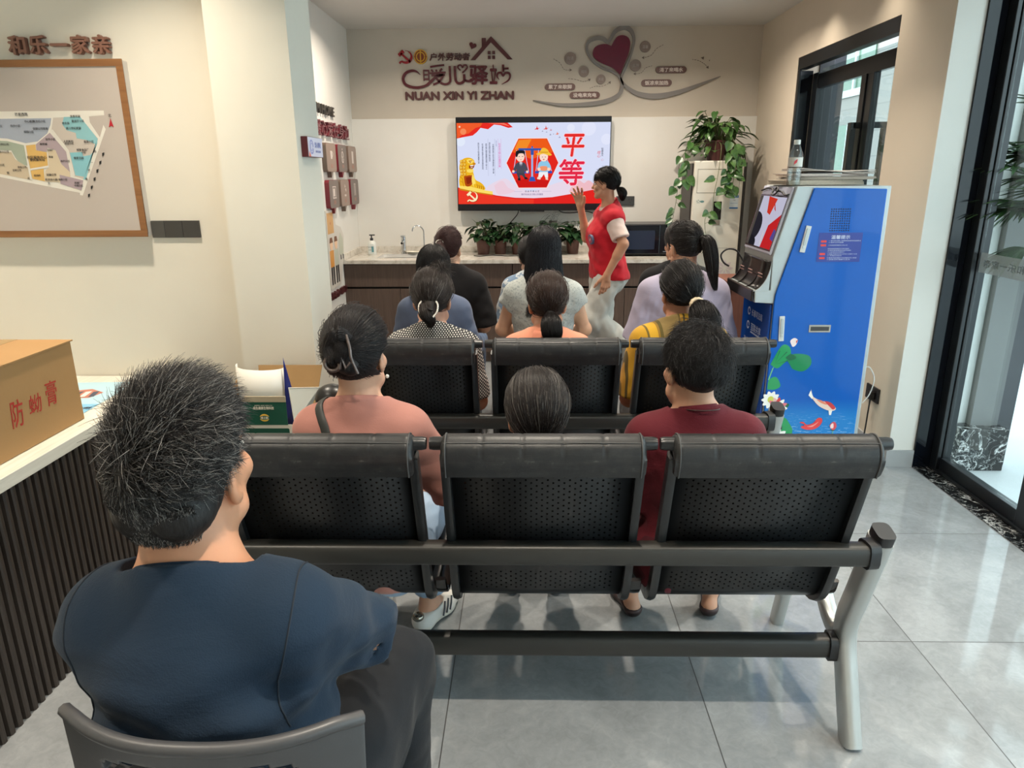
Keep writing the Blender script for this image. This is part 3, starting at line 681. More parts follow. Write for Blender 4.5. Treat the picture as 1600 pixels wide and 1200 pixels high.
draw([(330, 640), (470, 580), (560, 640), (700, 690), (860, 640), (960, 610), (1130, 585), (1240, 630), (1360, 600), (1360, 798), (330, 798)], (232, 216, 232), 4)
draw([(1040, 660), (1100, 600), (1150, 625), (1190, 600), (1250, 650), (1260, 700), (1040, 710)], (238, 188, 196), 3)
draw([(380, 640), (450, 600), (500, 660), (560, 690), (420, 720)], (236, 206, 220), 3)
draw([(70, 655), (230, 685), (400, 725), (560, 745), (720, 750), (880, 742), (1060, 712), (1220, 682), (1290, 680), (1362, 690), (1362, 798), (70, 798)], RED)
draw([(70, 662), (230, 692), (400, 735), (560, 756), (720, 760), (720, 798), (70, 798)], (236, 58, 40))
draw([(70, 120), (500, 120), (543, 156), (505, 162), (440, 140), (385, 134), (335, 172), (272, 160), (240, 195), (205, 222), (130, 234), (70, 246)], (232, 44, 36))
draw([(70, 120), (290, 120), (270, 150), (230, 160), (170, 205), (120, 215), (70, 246)], (240, 92, 44))
draw([(330, 122), (470, 122), (520, 150), (440, 130), (385, 128)], (246, 120, 96))
disc(125, 190, 26, (246, 140, 90)); disc(95, 150, 8, (252, 214, 180))
for x, y, s_, c in ((745, 165, 24, RED), (820, 165, 24, (222, 80, 70)), (862, 180, 14, (200, 130, 140)), (916, 210, 18, (232, 110, 60)), (858, 218, 12, (130, 130, 160)), (792, 190, 9, (120, 130, 160)), (826, 197, 9, (130, 140, 170)), (935, 240, 12, (150, 140, 170)), (884, 214, 7, (110, 120, 150))):
    draw([(x-s_, y+s_*.5), (x-s_*.2, y+s_*.1), (x, y-s_*.9), (x+s_*.25, y), (x+s_, y-s_*.1), (x+s_*.3, y+s_*.35), (x+s_*.6, y+s_*.7), (x, y+s_*.45)], c)
hexa = [(590, 250), (830, 250), (928, 452), (830, 660), (590, 660), (488, 452)]
big = [(709+(a-709)*1.025, 455+(b_-455)*1.03) for a, b_ in hexa]
draw(big, (252, 230, 226)); draw(hexa, (226, 40, 30))
draw([(595, 254), (826, 254), (880, 365), (700, 420), (540, 360)], (238, 92, 26)); draw([(590, 262), (700, 256), (660, 330), (556, 340)], (244, 140, 40))
draw([(560, 600), (700, 580), (850, 605), (828, 657), (592, 657)], (204, 26, 24))
line([(590, 338), (800, 340)], 9, (52, 86, 172)); line([(706, 322), (706, 590)], 8, (150, 182, 232)); line([(706, 330), (706, 385)], 13, (52, 86, 172)); disc(706, 320, 8, (52, 86, 172))
draw([(690, 568), (724, 568), (736, 606), (678, 606)], (52, 90, 180))
line([(642, 345), (676, 520)], 2.5, (180, 206, 240)); line([(575, 345), (548, 520)], 2.5, (180, 206, 240)); line([(760, 345), (738, 520)], 2.5, (180, 206, 240)); line([(800, 345), (872, 520)], 2.5, (180, 206, 240))
line([(536, 530), (682, 530)], 10, (44, 84, 184)); line([(730, 530), (876, 530)], 10, (44, 84, 184))
# man in a dark suit
draw([(566, 460), (590, 445), (625, 445), (652, 462), (672, 522), (650, 528), (640, 500), (640, 540), (572, 540), (575, 500), (560, 526), (540, 520)], (74, 76, 88), 2)
draw([(598, 446), (622, 446), (614, 480), (606, 480)], (236, 240, 250)); draw([(607, 452), (613, 452), (615, 476), (610, 484), (605, 476)], (40, 46, 80))
draw([(572, 535), (640, 535), (652, 572), (640, 580), (618, 555), (600, 556), (608, 585), (590, 590)], (66, 68, 80)); draw([(582, 580), (606, 578), (606, 600), (584, 598)], (30, 30, 36)); draw([(640, 570), (662, 572), (672, 588), (640, 588)], (30, 30, 36))
disc(606, 400, 35, (250, 216, 198), 42); disc(572, 408, 9, (244, 200, 180)); draw([(566, 400), (566, 360), (590, 346), (640, 350), (644, 372), (640, 396), (632, 374), (592, 374), (580, 400)], (30, 30, 34), 2); disc(546, 522, 11, (250, 216, 198)); disc(664, 526, 11, (250, 216, 198))
line([(590, 398), (602, 398)], 2, (60, 40, 40)); line([(618, 398), (630, 398)], 2, (60, 40, 40)); line([(604, 424), (616, 424)], 1.6, (190, 90, 90))
# farmer in a straw hat
draw([(762, 452), (785, 436), (828, 436), (852, 455), (868, 500), (846, 512), (838, 528), (772, 528), (766, 510), (748, 500)], (142, 200, 232), 2)
draw([(775, 480), (830, 480), (836, 512), (805, 520), (772, 510)], (240, 150, 110), 2); disc(764, 505, 14, (250, 212, 192)); disc(848, 505, 14, (250, 212, 192))
draw([(764, 528), (840, 528), (842, 572), (818, 574), (806, 546), (786, 574), (758, 572)], (240, 240, 244)); draw([(752, 570), (782, 570), (776, 592), (748, 588)], (244, 220, 200)); draw([(818, 572), (840, 572), (842, 596), (822, 592)], (244, 220, 200))
disc(804, 402, 36, (252, 220, 204), 38); draw([(738, 376), (770, 362), (786, 332), (812, 328), (838, 345), (848, 364), (872, 384), (850, 392), (800, 376), (760, 388)], (244, 194, 60), 3); line([(775, 364), (840, 364)], 4, (214, 150, 40))
line([(788, 404), (798, 402)], 2, (70, 50, 40)); line([(812, 402), (822, 404)], 2, (70, 50, 40)); draw([(794, 420), (814, 420), (804, 430)], (200, 70, 70))
# golden guardian lion
G1, G2, G3, G4 = (238, 182, 36), (252, 222, 104), (206, 132, 22), (150, 62, 16)
draw([(84, 655), (80, 590), (92, 540), (84, 490), (96, 440), (120, 414), (152, 404), (186, 408), (210, 424), (216, 446), (214, 466), (200, 500), (206, 540), (222, 590), (262, 612), (292, 640), (300, 676), (220, 680)], G1, 3)
draw([(84, 640), (180, 648), (300, 680), (366, 690), (368, 722), (230, 700), (84, 668)], G2); draw([(84, 662), (230, 694), (368, 716), (368, 724), (230, 704), (84, 676)], G3)
for i in range(5):
    for jx, r_c in ((0, 15), (1, 13)):
        x, y = 104+jx*27+(i % 2)*4-i*1.5+(8 if i == 4 else 0), 436+i*27; disc(x, y, r_c, G3); disc(x-2, y-2, r_c*.66, G2); disc(x-1, y-1, r_c*.3, G3)
draw([(150, 424), (176, 416), (204, 428), (208, 446), (186, 452), (160, 448)], G2, 3); disc(180, 440, 6.5, G4); disc(182, 438, 2.5, WHT); draw([(164, 430), (196, 426), (200, 432), (166, 437)], G3)
draw([(198, 446), (222, 448), (224, 462), (206, 466)], G3, 2); draw([(168, 470), (212, 466), (208, 488), (186, 500), (168, 490)], G4, 3); draw([(178, 469), (208, 467), (206, 474), (180, 477)], WHT); draw([(180, 494), (200, 488), (198, 482), (182, 487)], (240, 226, 190))
draw([(150, 504), (196, 500), (206, 520), (176, 530), (150, 522)], G2, 3)
draw([(122, 560), (190, 552), (206, 590), (180, 640), (134, 640)], (176, 74, 20), 3); draw([(140, 572), (180, 566), (190, 592), (170, 622), (146, 622)], (140, 44, 18), 3)
draw([(196, 540), (216, 580), (222, 640), (200, 646), (188, 590)], G2, 3); draw([(205, 628), (240, 620), (270, 628), (294, 648), (300, 668), (214, 656)], G1, 3)
for i in range(4): line([(232+i*17, 630+i*5), (240+i*17, 648+i*5), (236+i*17, 660+i*4)], 2, G4)
line([(86, 560), (110, 580), (118, 640)], 3, G3); line([(92, 600), (112, 612), (120, 645)], 2.5, G3)
# party emblem on the slide
def emblem(dr, cx, cy, s, c):
    arc = [(cx+s*.52*math.cos(a), cy-s*.52*math.sin(a)) for a in [(-2.35+3.95*i/22) for i in range(23)]]
    w = [.02+.15*math.sin(PI*min(1, .18+i/24)) for i in range(23)]
    dr('line', arc, [s*x*.62 for x in w], c)
    dr('line', [(cx-s*.42, cy-s*.30), (cx+s*.42, cy+s*.48)], s*.085, c)
    dr('line', [(cx-s*.58, cy-s*.10), (cx-s*.16, cy-s*.50)], s*.13, c)
    dr('line', [(cx-s*.38, cy+s*.40), (cx-s*.56, cy+s*.58)], s*.07, c)
emblem(lambda k_, p_, w, c: line(p_, w, c), 196, 736, 78, (178, 60, 20)); emblem(lambda k_, p_, w, c: line(p_, w, c), 192, 731, 76, (252, 236, 190))
for x, tx, c, s_ in ((430, '社会主义核心价值观平等', (222, 104, 176), 19), (403, '弘扬民族精神', (150, 150, 190), 9), (376, '平等指的是公民在法律面前的一律平等', (60, 66, 90), 15), (346, '其价值取向是不断实现实', (60, 66, 90), 15), (317, '质平等它要求尊重和保障人权人人', (60, 66, 90), 15), (286, '依法享有平等参与平等发展的权利', (60, 66, 90), 15), (252, '是社会主义和谐的重要内容', (60, 66, 90), 15)):
    say('\n'.join(tx), x, 250+len(tx)*s_*1.28*.5+4, s_, c, lines=.94, bold=.012)
line([(417, 250), (417, 500)], .8, (200, 130, 190)); line([(390, 250), (390, 560)], .6, (120, 124, 150)); line([(332, 250), (332, 560)], .6, (120, 124, 150)); line([(443, 250), (443, 500)], .8, (220, 130, 190))
say('平', 1042, 318, 205, (252, 216, 226), shear=.12, bold=.05); say('平', 1042, 318, 205, (228, 44, 40), shear=.12, bold=.022)
say('等', 1030, 552, 225, (252, 216, 226), shear=.10, bold=.05); say('等', 1030, 552, 225, (228, 40, 70), shear=.10, bold=.022)
say('社\n会\n主\n义', 1298, 366, 19, (50, 60, 80), bold=.02, lines=.9); say('核\n心', 1268, 385, 30, (226, 60, 60), lines=.9, shear=.2); say('心', 1300, 430, 24, (216, 150, 170))
say('自 由 平 等 公 正', 706, 692, 17, (70, 76, 110), bold=.01); say('践行社会主义核心价值观', 706, 718, 17, (110, 90, 140), bold=.01)
line([(553, 692), (620, 692)], .8, (140, 140, 180)); line([(792, 692), (872, 692)], .8, (140, 140, 180))
pic.build('screen', [m for _, m in sorted(EC.values(), key=lambda a: a[0])], tv, recalc=False)
for n_, pts in (('tv_cable', [(-.07, 6.60, 1.29), (-.08, 6.63, 1.24), (-.15, 6.65, 1.16), (-.23, 6.652, 1.09), (-.25, 6.652, 1.0), (-.245, 6.63, .905)]), ('tv_cable', [(.27, 6.60, 1.30), (.33, 6.64, 1.255), (.43, 6.65, 1.25), (.55, 6.65, 1.262), (.66, 6.65, 1.24), (.80, 6.652, 1.30)])):
    c = MB().tube(spline(pts, 8), .004, 7).build(n_, m_bplastic, smooth=60); tag(c, ('black cable dropping from under the wall screen to the counter' if pts[0][0] < 0 else 'black cable looping from the wall screen to the grey wall socket'), 'cable')
so = thing('wall_socket', 'dark grey double wall socket behind the presenter', 'wall socket', (.90, 6.664, 1.352)); m_sock = P('dark_grey_socket', S(64, 64, 64), .35)
MB().box(-.083, .083, -.012, 0, -.042, .042, 0).build('plate', m_sock, so, bevel=.003)
mb = MB()
for dx in (-.045, .045):
    for a, b_ in ((-.012, .012), (.012, .012), (0, -.012)): mb.box(dx+a-.003, dx+a+.003, -.0126, -.0121, b_-.006, b_+.006)
mb.build('pin_hole', m_bplastic, so)

# ================================================================== LETTERING AND PLAQUES
m_maroon = P('maroon_acrylic', S(92, 34, 42), .22, spec=.5); m_maroon2 = P('maroon_side', S(84, 40, 42), .35); m_gold = P('emblem_yellow', S(206, 160, 40), .3); m_redac = P('red_acrylic', S(150, 30, 40), .25)
m_greyac = P('grey_acrylic', S(128, 122, 118), .3); m_taupe = P('taupe_acrylic', S(138, 122, 114), .4); m_pill = P('brown_pill', S(104, 74, 68), .35); m_heart = P('wine_heart', S(104, 24, 52), .12); m_pale = P('pale_letter', S(214, 200, 192), .4); m_brownletter = P('brown_letter', S(84, 46, 46), .3)
s1 = thing('wall_lettering', 'maroon raised lettering with a house outline and two emblems, above the wall screen', 'wall sign', (-.60, 6.70, 2.45))
KX, KZ = .000848, .000784
M1 = Matrix.Translation((-1.2523+.60, -.0002, 2.9334-2.45)) @ frame((0, 0, 0), (1, 0, 0), (0, 0, 1))
def P1(p_): return (p_[0]*KX, -p_[1]*KZ)
def pst(mb, pts, w, m=0, z0=0, z1=.016, MM=M1, f=P1, k=KX, n=8):
    pp = [tuple(x)[:2] for x in spline([(a, b_, 0) for a, b_ in pts], n)] if n > 1 else pts
    ww = w if not isinstance(w, (list, tuple)) else [w[min(int(i/(len(pp)-1)*(len(w)-1)), len(w)-2)] + (w[min(int(i/(len(pp)-1)*(len(w)-1)), len(w)-2)+1]-w[min(int(i/(len(pp)-1)*(len(w)-1)), len(w)-2)])*((i/(len(pp)-1)*(len(w)-1)) % 1 if i < len(pp)-1 else 1) for i in range(len(pp))]
    pp = [f(a) for a in pp]; ww = [x*k for x in ww] if isinstance(ww, list) else ww*k
    stroke(mb, MM, pp, ww, z0, z1, m)
def pext(mb, pts, m=0, z0=0, z1=.016, MM=M1, f=P1): mb.prism([f(a) for a in pts], 'z', z0, z1, m, MM)
em = MB(); emblem(lambda k_, p_, w, c: pst(em, p_, w, n=1), 240, 455, 118, 0); em.build('party_emblem', m_redac, s1)
ue = MB(); pext(ue, circle(395, 458, 68, 36, 75), 0); pext(ue, circle(395, 458, 59, 36, 65), 1, .0161, .0165); pext(ue, circle(395, 458, 47, 36, 52), 0, .0166, .017); pext(ue, circle(395, 458, 36, 36, 40), 1, .0171, .0175); pext(ue, [(389, 395), (401, 395), (401, 520), (389, 520)], 0, .0176, .018); pext(ue, [(330, 454), (352, 454), (352, 462), (330, 462)], 1, .0176, .018); pext(ue, [(438, 454), (460, 454), (460, 462), (438, 462)], 1, .0176, .018)
ue.build('union_emblem', [m_gold, P('emblem_brown', S(122, 52, 32), .4)], s1)
def wr(mb, body, zx0, zx1, zy0, zy1, m=0, bold=.03, shear=0, z=.008, ext=.008):
    x0, y0_ = P1((zx0, zy1)); x1, y1_ = P1((zx1, zy0)); write(mb, M1, body, .1, m, (x0+x1)/2, (y0_+y1_)/2, z, (x1-x0, y1_-y0_), bold=bold, shear=shear, ext=ext)
a = MB(); wr(a, '户外劳动者', 485, 902, 420, 500, bold=.025, shear=.1); a.build('small_characters', m_brownletter, s1)
hp = lambda cx, cy, s_, rot=0: [(cx+s_*(x*math.cos(rot)-y*math.sin(rot)), cy+s_*(x*math.sin(rot)+y*math.cos(rot))) for x, y in [(1.0*math.sin(t_)**3, -(13*math.cos(t_)-5*math.cos(2*t_)-2*math.cos(3*t_)-math.cos(4*t_))/16) for t_ in [2*PI*i/40 for i in range(40)]]]
a = MB(); pext(a, hp(932, 350, 38, .35)); a.build('small_heart', m_maroon, s1)
a = MB(); pext(a, [(908, 497), (1120, 257), (1338, 492), (1288, 492), (1118, 318), (955, 497)]); pext(a, [(1025, 275), (1068, 275), (1068, 318), (1025, 366)])
for x in (1085, 1130):
    for y in (405, 453): pext(a, [(x, y), (x+29, y), (x+29, y+34), (x, y+34)])
a.build('house_outline', m_maroon2, s1)
a = MB(); wr(a, '日', 415, 478, 590, 705, bold=.03)
pst(a, [(385, 642), (350, 610), (300, 600), (235, 625), (205, 685), (235, 745), (330, 775), (430, 758), (490, 715), (560, 650)], [2, 9, 13, 14, 14, 14, 14, 12, 14, 10])
for p_, w in (([(490, 562), (560, 552), (635, 545)], 9), ([(500, 592), (520, 612)], 9), ([(550, 590), (556, 610)], 9), ([(612, 580), (588, 608)], 9), ([(480, 628), (648, 620)], 9), ([(500, 650), (640, 645)], 9), ([(560, 660), (620, 650), (570, 720), (515, 745)], 10), ([(550, 680), (600, 730), (650, 742), (690, 715), (692, 640), (692, 556)], 11)): pst(a, p_, w, n=6)
for p_, w in (([(745, 555), (745, 660), (755, 715), (790, 735), (835, 710), (838, 640)], 13), ([(840, 700), (880, 712), (925, 700), (932, 640)], 11)): pst(a, p_, w, n=6)
pst(a, [(800, 600), (775, 570), (785, 548), (810, 548), (822, 570), (838, 548), (862, 548), (872, 570), (850, 600), (820, 625)], 7)
wr(a, '驿', 890, 1088, 548, 750, bold=.03); wr(a, '立', 1100, 1180, 542, 745, bold=.03)
pst(a, [(1240, 545), (1240, 620)], 12, n=1); pst(a, [(1240, 590), (1298, 585)], 9, n=1)
pst(a, [(1200, 700), (1178, 665), (1190, 632), (1220, 630), (1240, 660), (1262, 632), (1300, 634), (1312, 668), (1290, 710), (1225, 748)], [3, 8, 10, 10, 9, 10, 11, 10, 8, 2])
a.build('large_characters', m_maroon, s1)
a = MB(); wr(a, 'NUAN XIN YI ZHAN', 220, 1352, 815, 908, bold=.05); a.build('latin_letters', m_brownletter, s1)

s2 = thing('heart_ornament', 'grey ribbon ornament round a wine red heart with word tags, on the upper back wall', 'wall sign', (.8, 6.70, 2.5))
K2 = .0012012
M2 = Matrix.Translation((-.0652-.8, -.0002, 2.8811-2.5)) @ frame((0, 0, 0), (1, 0, 0), (0, 0, 1))
def P2(p_): return (p_[0]*.0012012, -p_[1]*.0011113)
rib = [(105, 600), (300, 634), (500, 632), (650, 608), (735, 560), (752, 500), (740, 450), (695, 405), (600, 365), (530, 310), (490, 240), (502, 182), (560, 155), (610, 163), (645, 182), (690, 110), (750, 82), (800, 104), (826, 165), (815, 250), (780, 350), (748, 430), (752, 470), (800, 520), (880, 562), (1000, 578), (1150, 553), (1300, 500), (1460, 437)]
a = MB(); pst(a, rib, [2, 10, 14, 16, 14, 12, 8, 8, 9, 9, 8, 12, 14, 14, 10, 14, 16, 14, 9, 8, 9, 9, 8, 12, 16, 19, 16, 10, 2], 0, 0, .02, M2, P2, K2); a.build('ribbon', m_greyac, s2)
a = MB(); hpts = [tuple(x)[:2] for x in spline([(665, 213, 0), (700, 152, 0), (745, 138, 0), (787, 158, 0), (800, 205, 0), (786, 280, 0), (760, 350, 0), (735, 415, 0), (728, 412, 0), (680, 370, 0), (600, 335, 0), (550, 300, 0), (533, 262, 0), (548, 222, 0), (585, 203, 0), (630, 200, 0), (665, 213, 0)], 5)][:-1]
pext(a, hpts, 0, 0, .022, M2, P2); a.build('heart', m_heart, s2)
def pill2(cx, cy, w, h): return [(cx+sx_*(w/2-h/2)+h/2*math.cos(t_), cy+h/2*math.sin(t_)) for sx_, ts in ((1, [-PI/2+PI*i/10 for i in range(11)]), (-1, [PI/2+PI*i/10 for i in range(11)])) for t_ in ts]
for tx, cx, cy in (('累了来歇脚', 302, 503), ('没电来充电', 483, 565), ('渴了来喝水', 1103, 386), ('饭凉来加热', 1002, 480)):
    a = MB(); pext(a, pill2(cx, cy, 222, 50), 0, 0, .012, M2, P2); x, y = P2((cx, cy)); write(a, M2, tx, .04, 1, x, y, .0135, (.205, .036), bold=.03, ext=.001); a.build('word_tag', [m_pill, m_pale], s2)
for tx, cx, cy, r_2 in (('沟通', 373, 297, 42), ('倾听', 473, 393, 37), ('关爱', 598, 450, 33), ('温馨', 909, 220, 38), ('支持', 845, 352, 40)):
    a = MB(); pext(a, circle(cx, cy, r_2, 30, r_2*1.08), 0, 0, .012, M2, P2); x, y = P2((cx, cy)); write(a, M2, tx, .03, 1, x, y, .0135, (r_2*K2*1.15, r_2*K2*.6), bold=.01, ext=.001); a.build('round_tag', [m_taupe, P('faint_letter', S(176, 164, 156), .4)], s2)
a = MB()
for pts, hd in (([(252, 298), (300, 330), (330, 375), (370, 380)], (1, 0)), ([(362, 443), (420, 450), (470, 465), (510, 455)], (.8, -.6)), ([(520, 515), (560, 500), (610, 500), (660, 478)], (.6, -.8)), ([(1038, 205), (990, 235), (955, 280), (905, 296)], (-1, 0)), ([(965, 355), (920, 370), (890, 405), (850, 412)], (-1, 0)), ([(1252, 312), (1300, 322), (1340, 345), (1362, 365)], (.6, .8))):
    pp = spline([(x, y, 0) for x, y in pts], 8)
    for i in range(0, len(pp)-3, 3): pst(a, [tuple(pp[i])[:2], tuple(pp[i+2])[:2]], 1.6, 0, 0, .003, M2, P2, K2, n=1)
    e = pts[-1]; pext(a, [(e[0]+hd[0]*18, e[1]+hd[1]*18), (e[0]-hd[1]*11, e[1]+hd[0]*11), (e[0]+hd[1]*11, e[1]-hd[0]*11)], 0, 0, .003, M2, P2)
pext(a, [(1312, 300), (1335, 292), (1332, 315)], 0, 0, .003, M2, P2); pext(a, [(1370, 318), (1380, 316), (1376, 326)], 0, 0, .003, M2, P2)
a.build('dotted_arrow', P('arrow_brown', S(110, 96, 88), .5), s2)

# left wall of the alcove: lettering, six plaques, poster
def ML(y, z, off=0): return frame((-1.5548+off, y, z), (0, 1, 0), (0, 0, 1))
o_ = thing('alcove_lettering', 'dark raised latin lettering at the top of the left alcove wall', 'wall sign', (-1.555, 5.6, 2.08)); o_.location = (0, 0, 0)
a = MB(); write(a, ML(5.62, 2.075), 'WARM HOME', .09, 0, 0, 0, .010, (.82, .072), bold=.02, ext=.009); a.build('letters', P('dark_letter', S(58, 54, 50), .4), o_)
o_ = thing('alcove_lettering', 'maroon raised characters above the six plaques on the left alcove wall', 'wall sign', (0, 0, 0))
a = MB(); write(a, ML(5.94, 1.937), '暖心爱在身边', .15, 0, 0, 0, .013, (1.02, .115), bold=.012, ext=.012); a.build('characters', P('maroon_letter', S(110, 44, 54), .35), o_)
def rrect(w, h, r_, n=5): return [(sx_*(w/2-r_)+r_*math.cos(t0+PI/2*i/n), sy*(h/2-r_)+r_*math.sin(t0+PI/2*i/n)) for sx_, sy, t0 in ((1, 1, 0), (-1, 1, PI/2), (-1, -1, PI), (1, -1, 1.5*PI)) for i in range(n+1)]
m_pt = P('plaque_taupe', S(146, 124, 112), .4); m_pt2 = P('plaque_grey', S(112, 98, 92), .4); m_pr = P('plaque_red_edge', S(124, 36, 48), .35); m_pe = P('plaque_taupe_edge', S(112, 94, 82), .4)
icons = ['cup', 'charge', 'rest', 'warm', 'water', 'read']
plq = [(5.765, 1.725, 0, 'first', 'upper'), (6.115, 1.725, 1, 'second', 'upper'), (6.465, 1.725, 0, 'third', 'upper'), (5.775, 1.45, 1, 'first', 'lower'), (6.125, 1.45, 0, 'second', 'lower'), (6.475, 1.45, 1, 'third', 'lower')]
words_ = ['休息', '充电', '阅读', '加热', '饮水', '用餐']
for i, (y, z, kd, no, row) in enumerate(plq):
    t = thing('speech_bubble_plaque', ('taupe' if kd == 0 else 'red edged') + ' speech bubble plaque on the left alcove wall, %s in the %s row' % (no, row), 'plaque', (-1.555, y, z), 0, 'speech bubble plaques')
    Mq = frame((.0004, 0, 0), (0, 1, 0), (0, 0, 1))
    a = MB().prism(rrect(.285, .215, .028), 'z', 0, .034, 1, Mq); a.prism([(-.03, -.1076), (.03, -.1076), (-.02, -.150)], 'z', 0, .034, 1, Mq); a.build('edge', [m_pt, m_pr if kd else m_pe], t, smooth=40)
    MB().prism(rrect(.279, .209, .026), 'z', .0341, .0365, 0, Mq).build('face', m_pt2 if kd else m_pt, t)
    a = MB()
    if i == 0: a.prism([(-.03, .05), (.03, .05), (.02, -.01), (-.02, -.01)], 'z', .0366, .0372, 0, Mq); stroke(a, Mq, [(.03, .04), (.05, .03), (.028, .005)], .004, .0366, .0372)
    elif i == 1: stroke(a, Mq, [(x*.8, y_+.01) for x, y_ in circle(0, 0, .042, 25)], .005, .0366, .0372); a.prism([(.01, .045), (-.02, .008), (0, .008), (-.01, -.028), (.02, .014), (0, .014)], 'z', .0366, .0372, 0, Mq); a.prism(circle(0, .072, .009, 14), 'z', .0366, .0372, 0, Mq)
    elif i == 2: a.box(-.03, .03, -.035, .065, .0366, .0372, 0, Mq)
    elif i == 3: stroke(a, Mq, [(-.05, -.03), (-.05, .055), (.05, .055), (.05, -.03), (-.05, -.03)], .005, .0366, .0372); a.box(-.035, .02, -.018, .042, .0366, .0372, 0, Mq)
    elif i == 4: a.prism([(0, .07), (.016, .045), (-.016, .045)], 'z', .0366, .0372, 0, Mq); [a.prism(circle(dx, dy, .009, 14), 'z', .0366, .0372, 0, Mq) for dx, dy in ((-.02, -.02), (0, -.02), (.02, -.02), (.02, .02))]; stroke(a, Mq, [(0, .03), (.03, .03), (.03, .01)], .004, .0366, .0372)
    else: a.box(-.026, -.014, -.03, .055, .0366, .0372, 0, Mq).box(.014, .026, -.03, .055, .0366, .0372, 0, Mq); a.prism(circle(-.02, .065, .009, 12), 'z', .0366, .0372, 0, Mq); a.prism(circle(.02, .065, .009, 12), 'z', .0366, .0372, 0, Mq)
    write(a, Mq, words_[i], .035, 1, 0, -.065, .0369, ext=.0003)
    a.build('icon', [m_pale, P('faint_plaque_text', S(176, 130, 116), .5)], t)
po = thing('worker_cutout', 'printed cut-out of two workers in hats, low on the left alcove wall', 'poster', (-1.555, 5.85, 1.02))
Mq = frame((.0004, 0, 0), (0, 1, 0), (0, 0, 1)); a = MB(); C_ = [S(*c) for c in ((206, 200, 190), (206, 160, 104), (196, 130, 92), (236, 196, 160), (30, 32, 34), (188, 190, 172), (214, 148, 66), (120, 76, 50))]
mm = [P('cutout_%d' % i, c, .5) for i, c in enumerate(C_)]
a.prism([(-.30, -.30), (.02, -.30), (.16, -.10), (.21, .08), (.13, .16), (-.02, .19), (-.06, .31), (-.30, .31)], 'z', 0, .012, 0, Mq)
def fl2(pts, m, z): a.prism(pts, 'z', z, z+.0006, m, Mq)
fl2([(-.27, .13), (-.09, .13), (-.09, .29), (-.27, .29)], 1, .0121); fl2(circle(-.18, .21, .012, 12), 2, .0128)
for cx, sh in ((-.20, 0), (-.06, 1)):
    fl2([(cx-.055, -.13), (cx+.055, -.13), (cx+.06, .0), (cx-.06, .0)], 6 if sh == 0 else 5, .0121); fl2(circle(cx, .045, .042, 18, .048), 3, .0128); fl2([(cx-.05, .06), (cx+.05, .06), (cx+.03, .10), (cx-.03, .10)], 7, .0135)
    fl2([(cx-.05, -.27), (cx-.015, -.27), (cx-.005, -.131), (cx-.05, -.131)], 4, .0121); fl2([(cx+.01, -.27), (cx+.045, -.27), (cx+.05, -.131), (cx+.005, -.131)], 4, .0121)
fl2([(.03, -.06), (.16, -.06), (.17, .06), (.10, .12), (.03, .06)], 5, .0121); fl2([(.06, -.10), (.09, -.10), (.09, -.061), (.06, -.061)], 4, .0121); fl2([(.13, -.10), (.16, -.10), (.16, -.061), (.13, -.061)], 4, .0121)
a.build('print', mm, po)
o_ = thing('alcove_lettering', 'small dark red characters below the worker cut-out on the left alcove wall', 'wall sign', (0, 0, 0))
a = MB(); write(a, ML(5.78, .665), '一路有你 暖心家', .07, 0, 0, 0, .009, (.66, .062), bold=.02, ext=.008); a.build('characters', m_maroon2, o_)
# little lit sign on the side of the pillar
t = thing('room_sign', 'small white sign with blue print and dark red edge on the pillar side', 'sign', (-.865, 2.95, 1.703))
Mq = frame((.0004, 0, 0), (0, 1, 0), (0, 0, 1))
MB().box(-.10, .10, -.038, .038, 0, .026, 0, Mq).build('edge', P('sign_red_edge', S(96, 30, 36), .3), t, bevel=.002)
a = MB().box(-.098, .098, -.036, .036, .0261, .0275, 0, Mq); stroke(a, Mq, [(x-.055, y_) for x, y_ in circle(0, 0, .024, 25)], .003, .0276, .0279, 1); stroke(a, Mq, [(x-.055, y_) for x, y_ in circle(0, 0, .014, 25)], .002, .0276, .0279, 1)
write(a, Mq, '爱心驿站', .026, 1, .03, .009, .0279, (.085, .022), ext=.0002, bold=.01); write(a, Mq, 'LOVE STATION', .014, 1, .03, -.016, .0279, (.07, .009), ext=.0002)
a.poly([(-.098, -.036, .0279), (-.07, -.036, .0279), (-.09, -.014, .0279)], 2, Mq)
a.build('face', [P('sign_face', S(222, 226, 240), .2), P('sign_blue', S(130, 140, 196), .4), P('sign_orange', S(222, 96, 50), .4)], t)
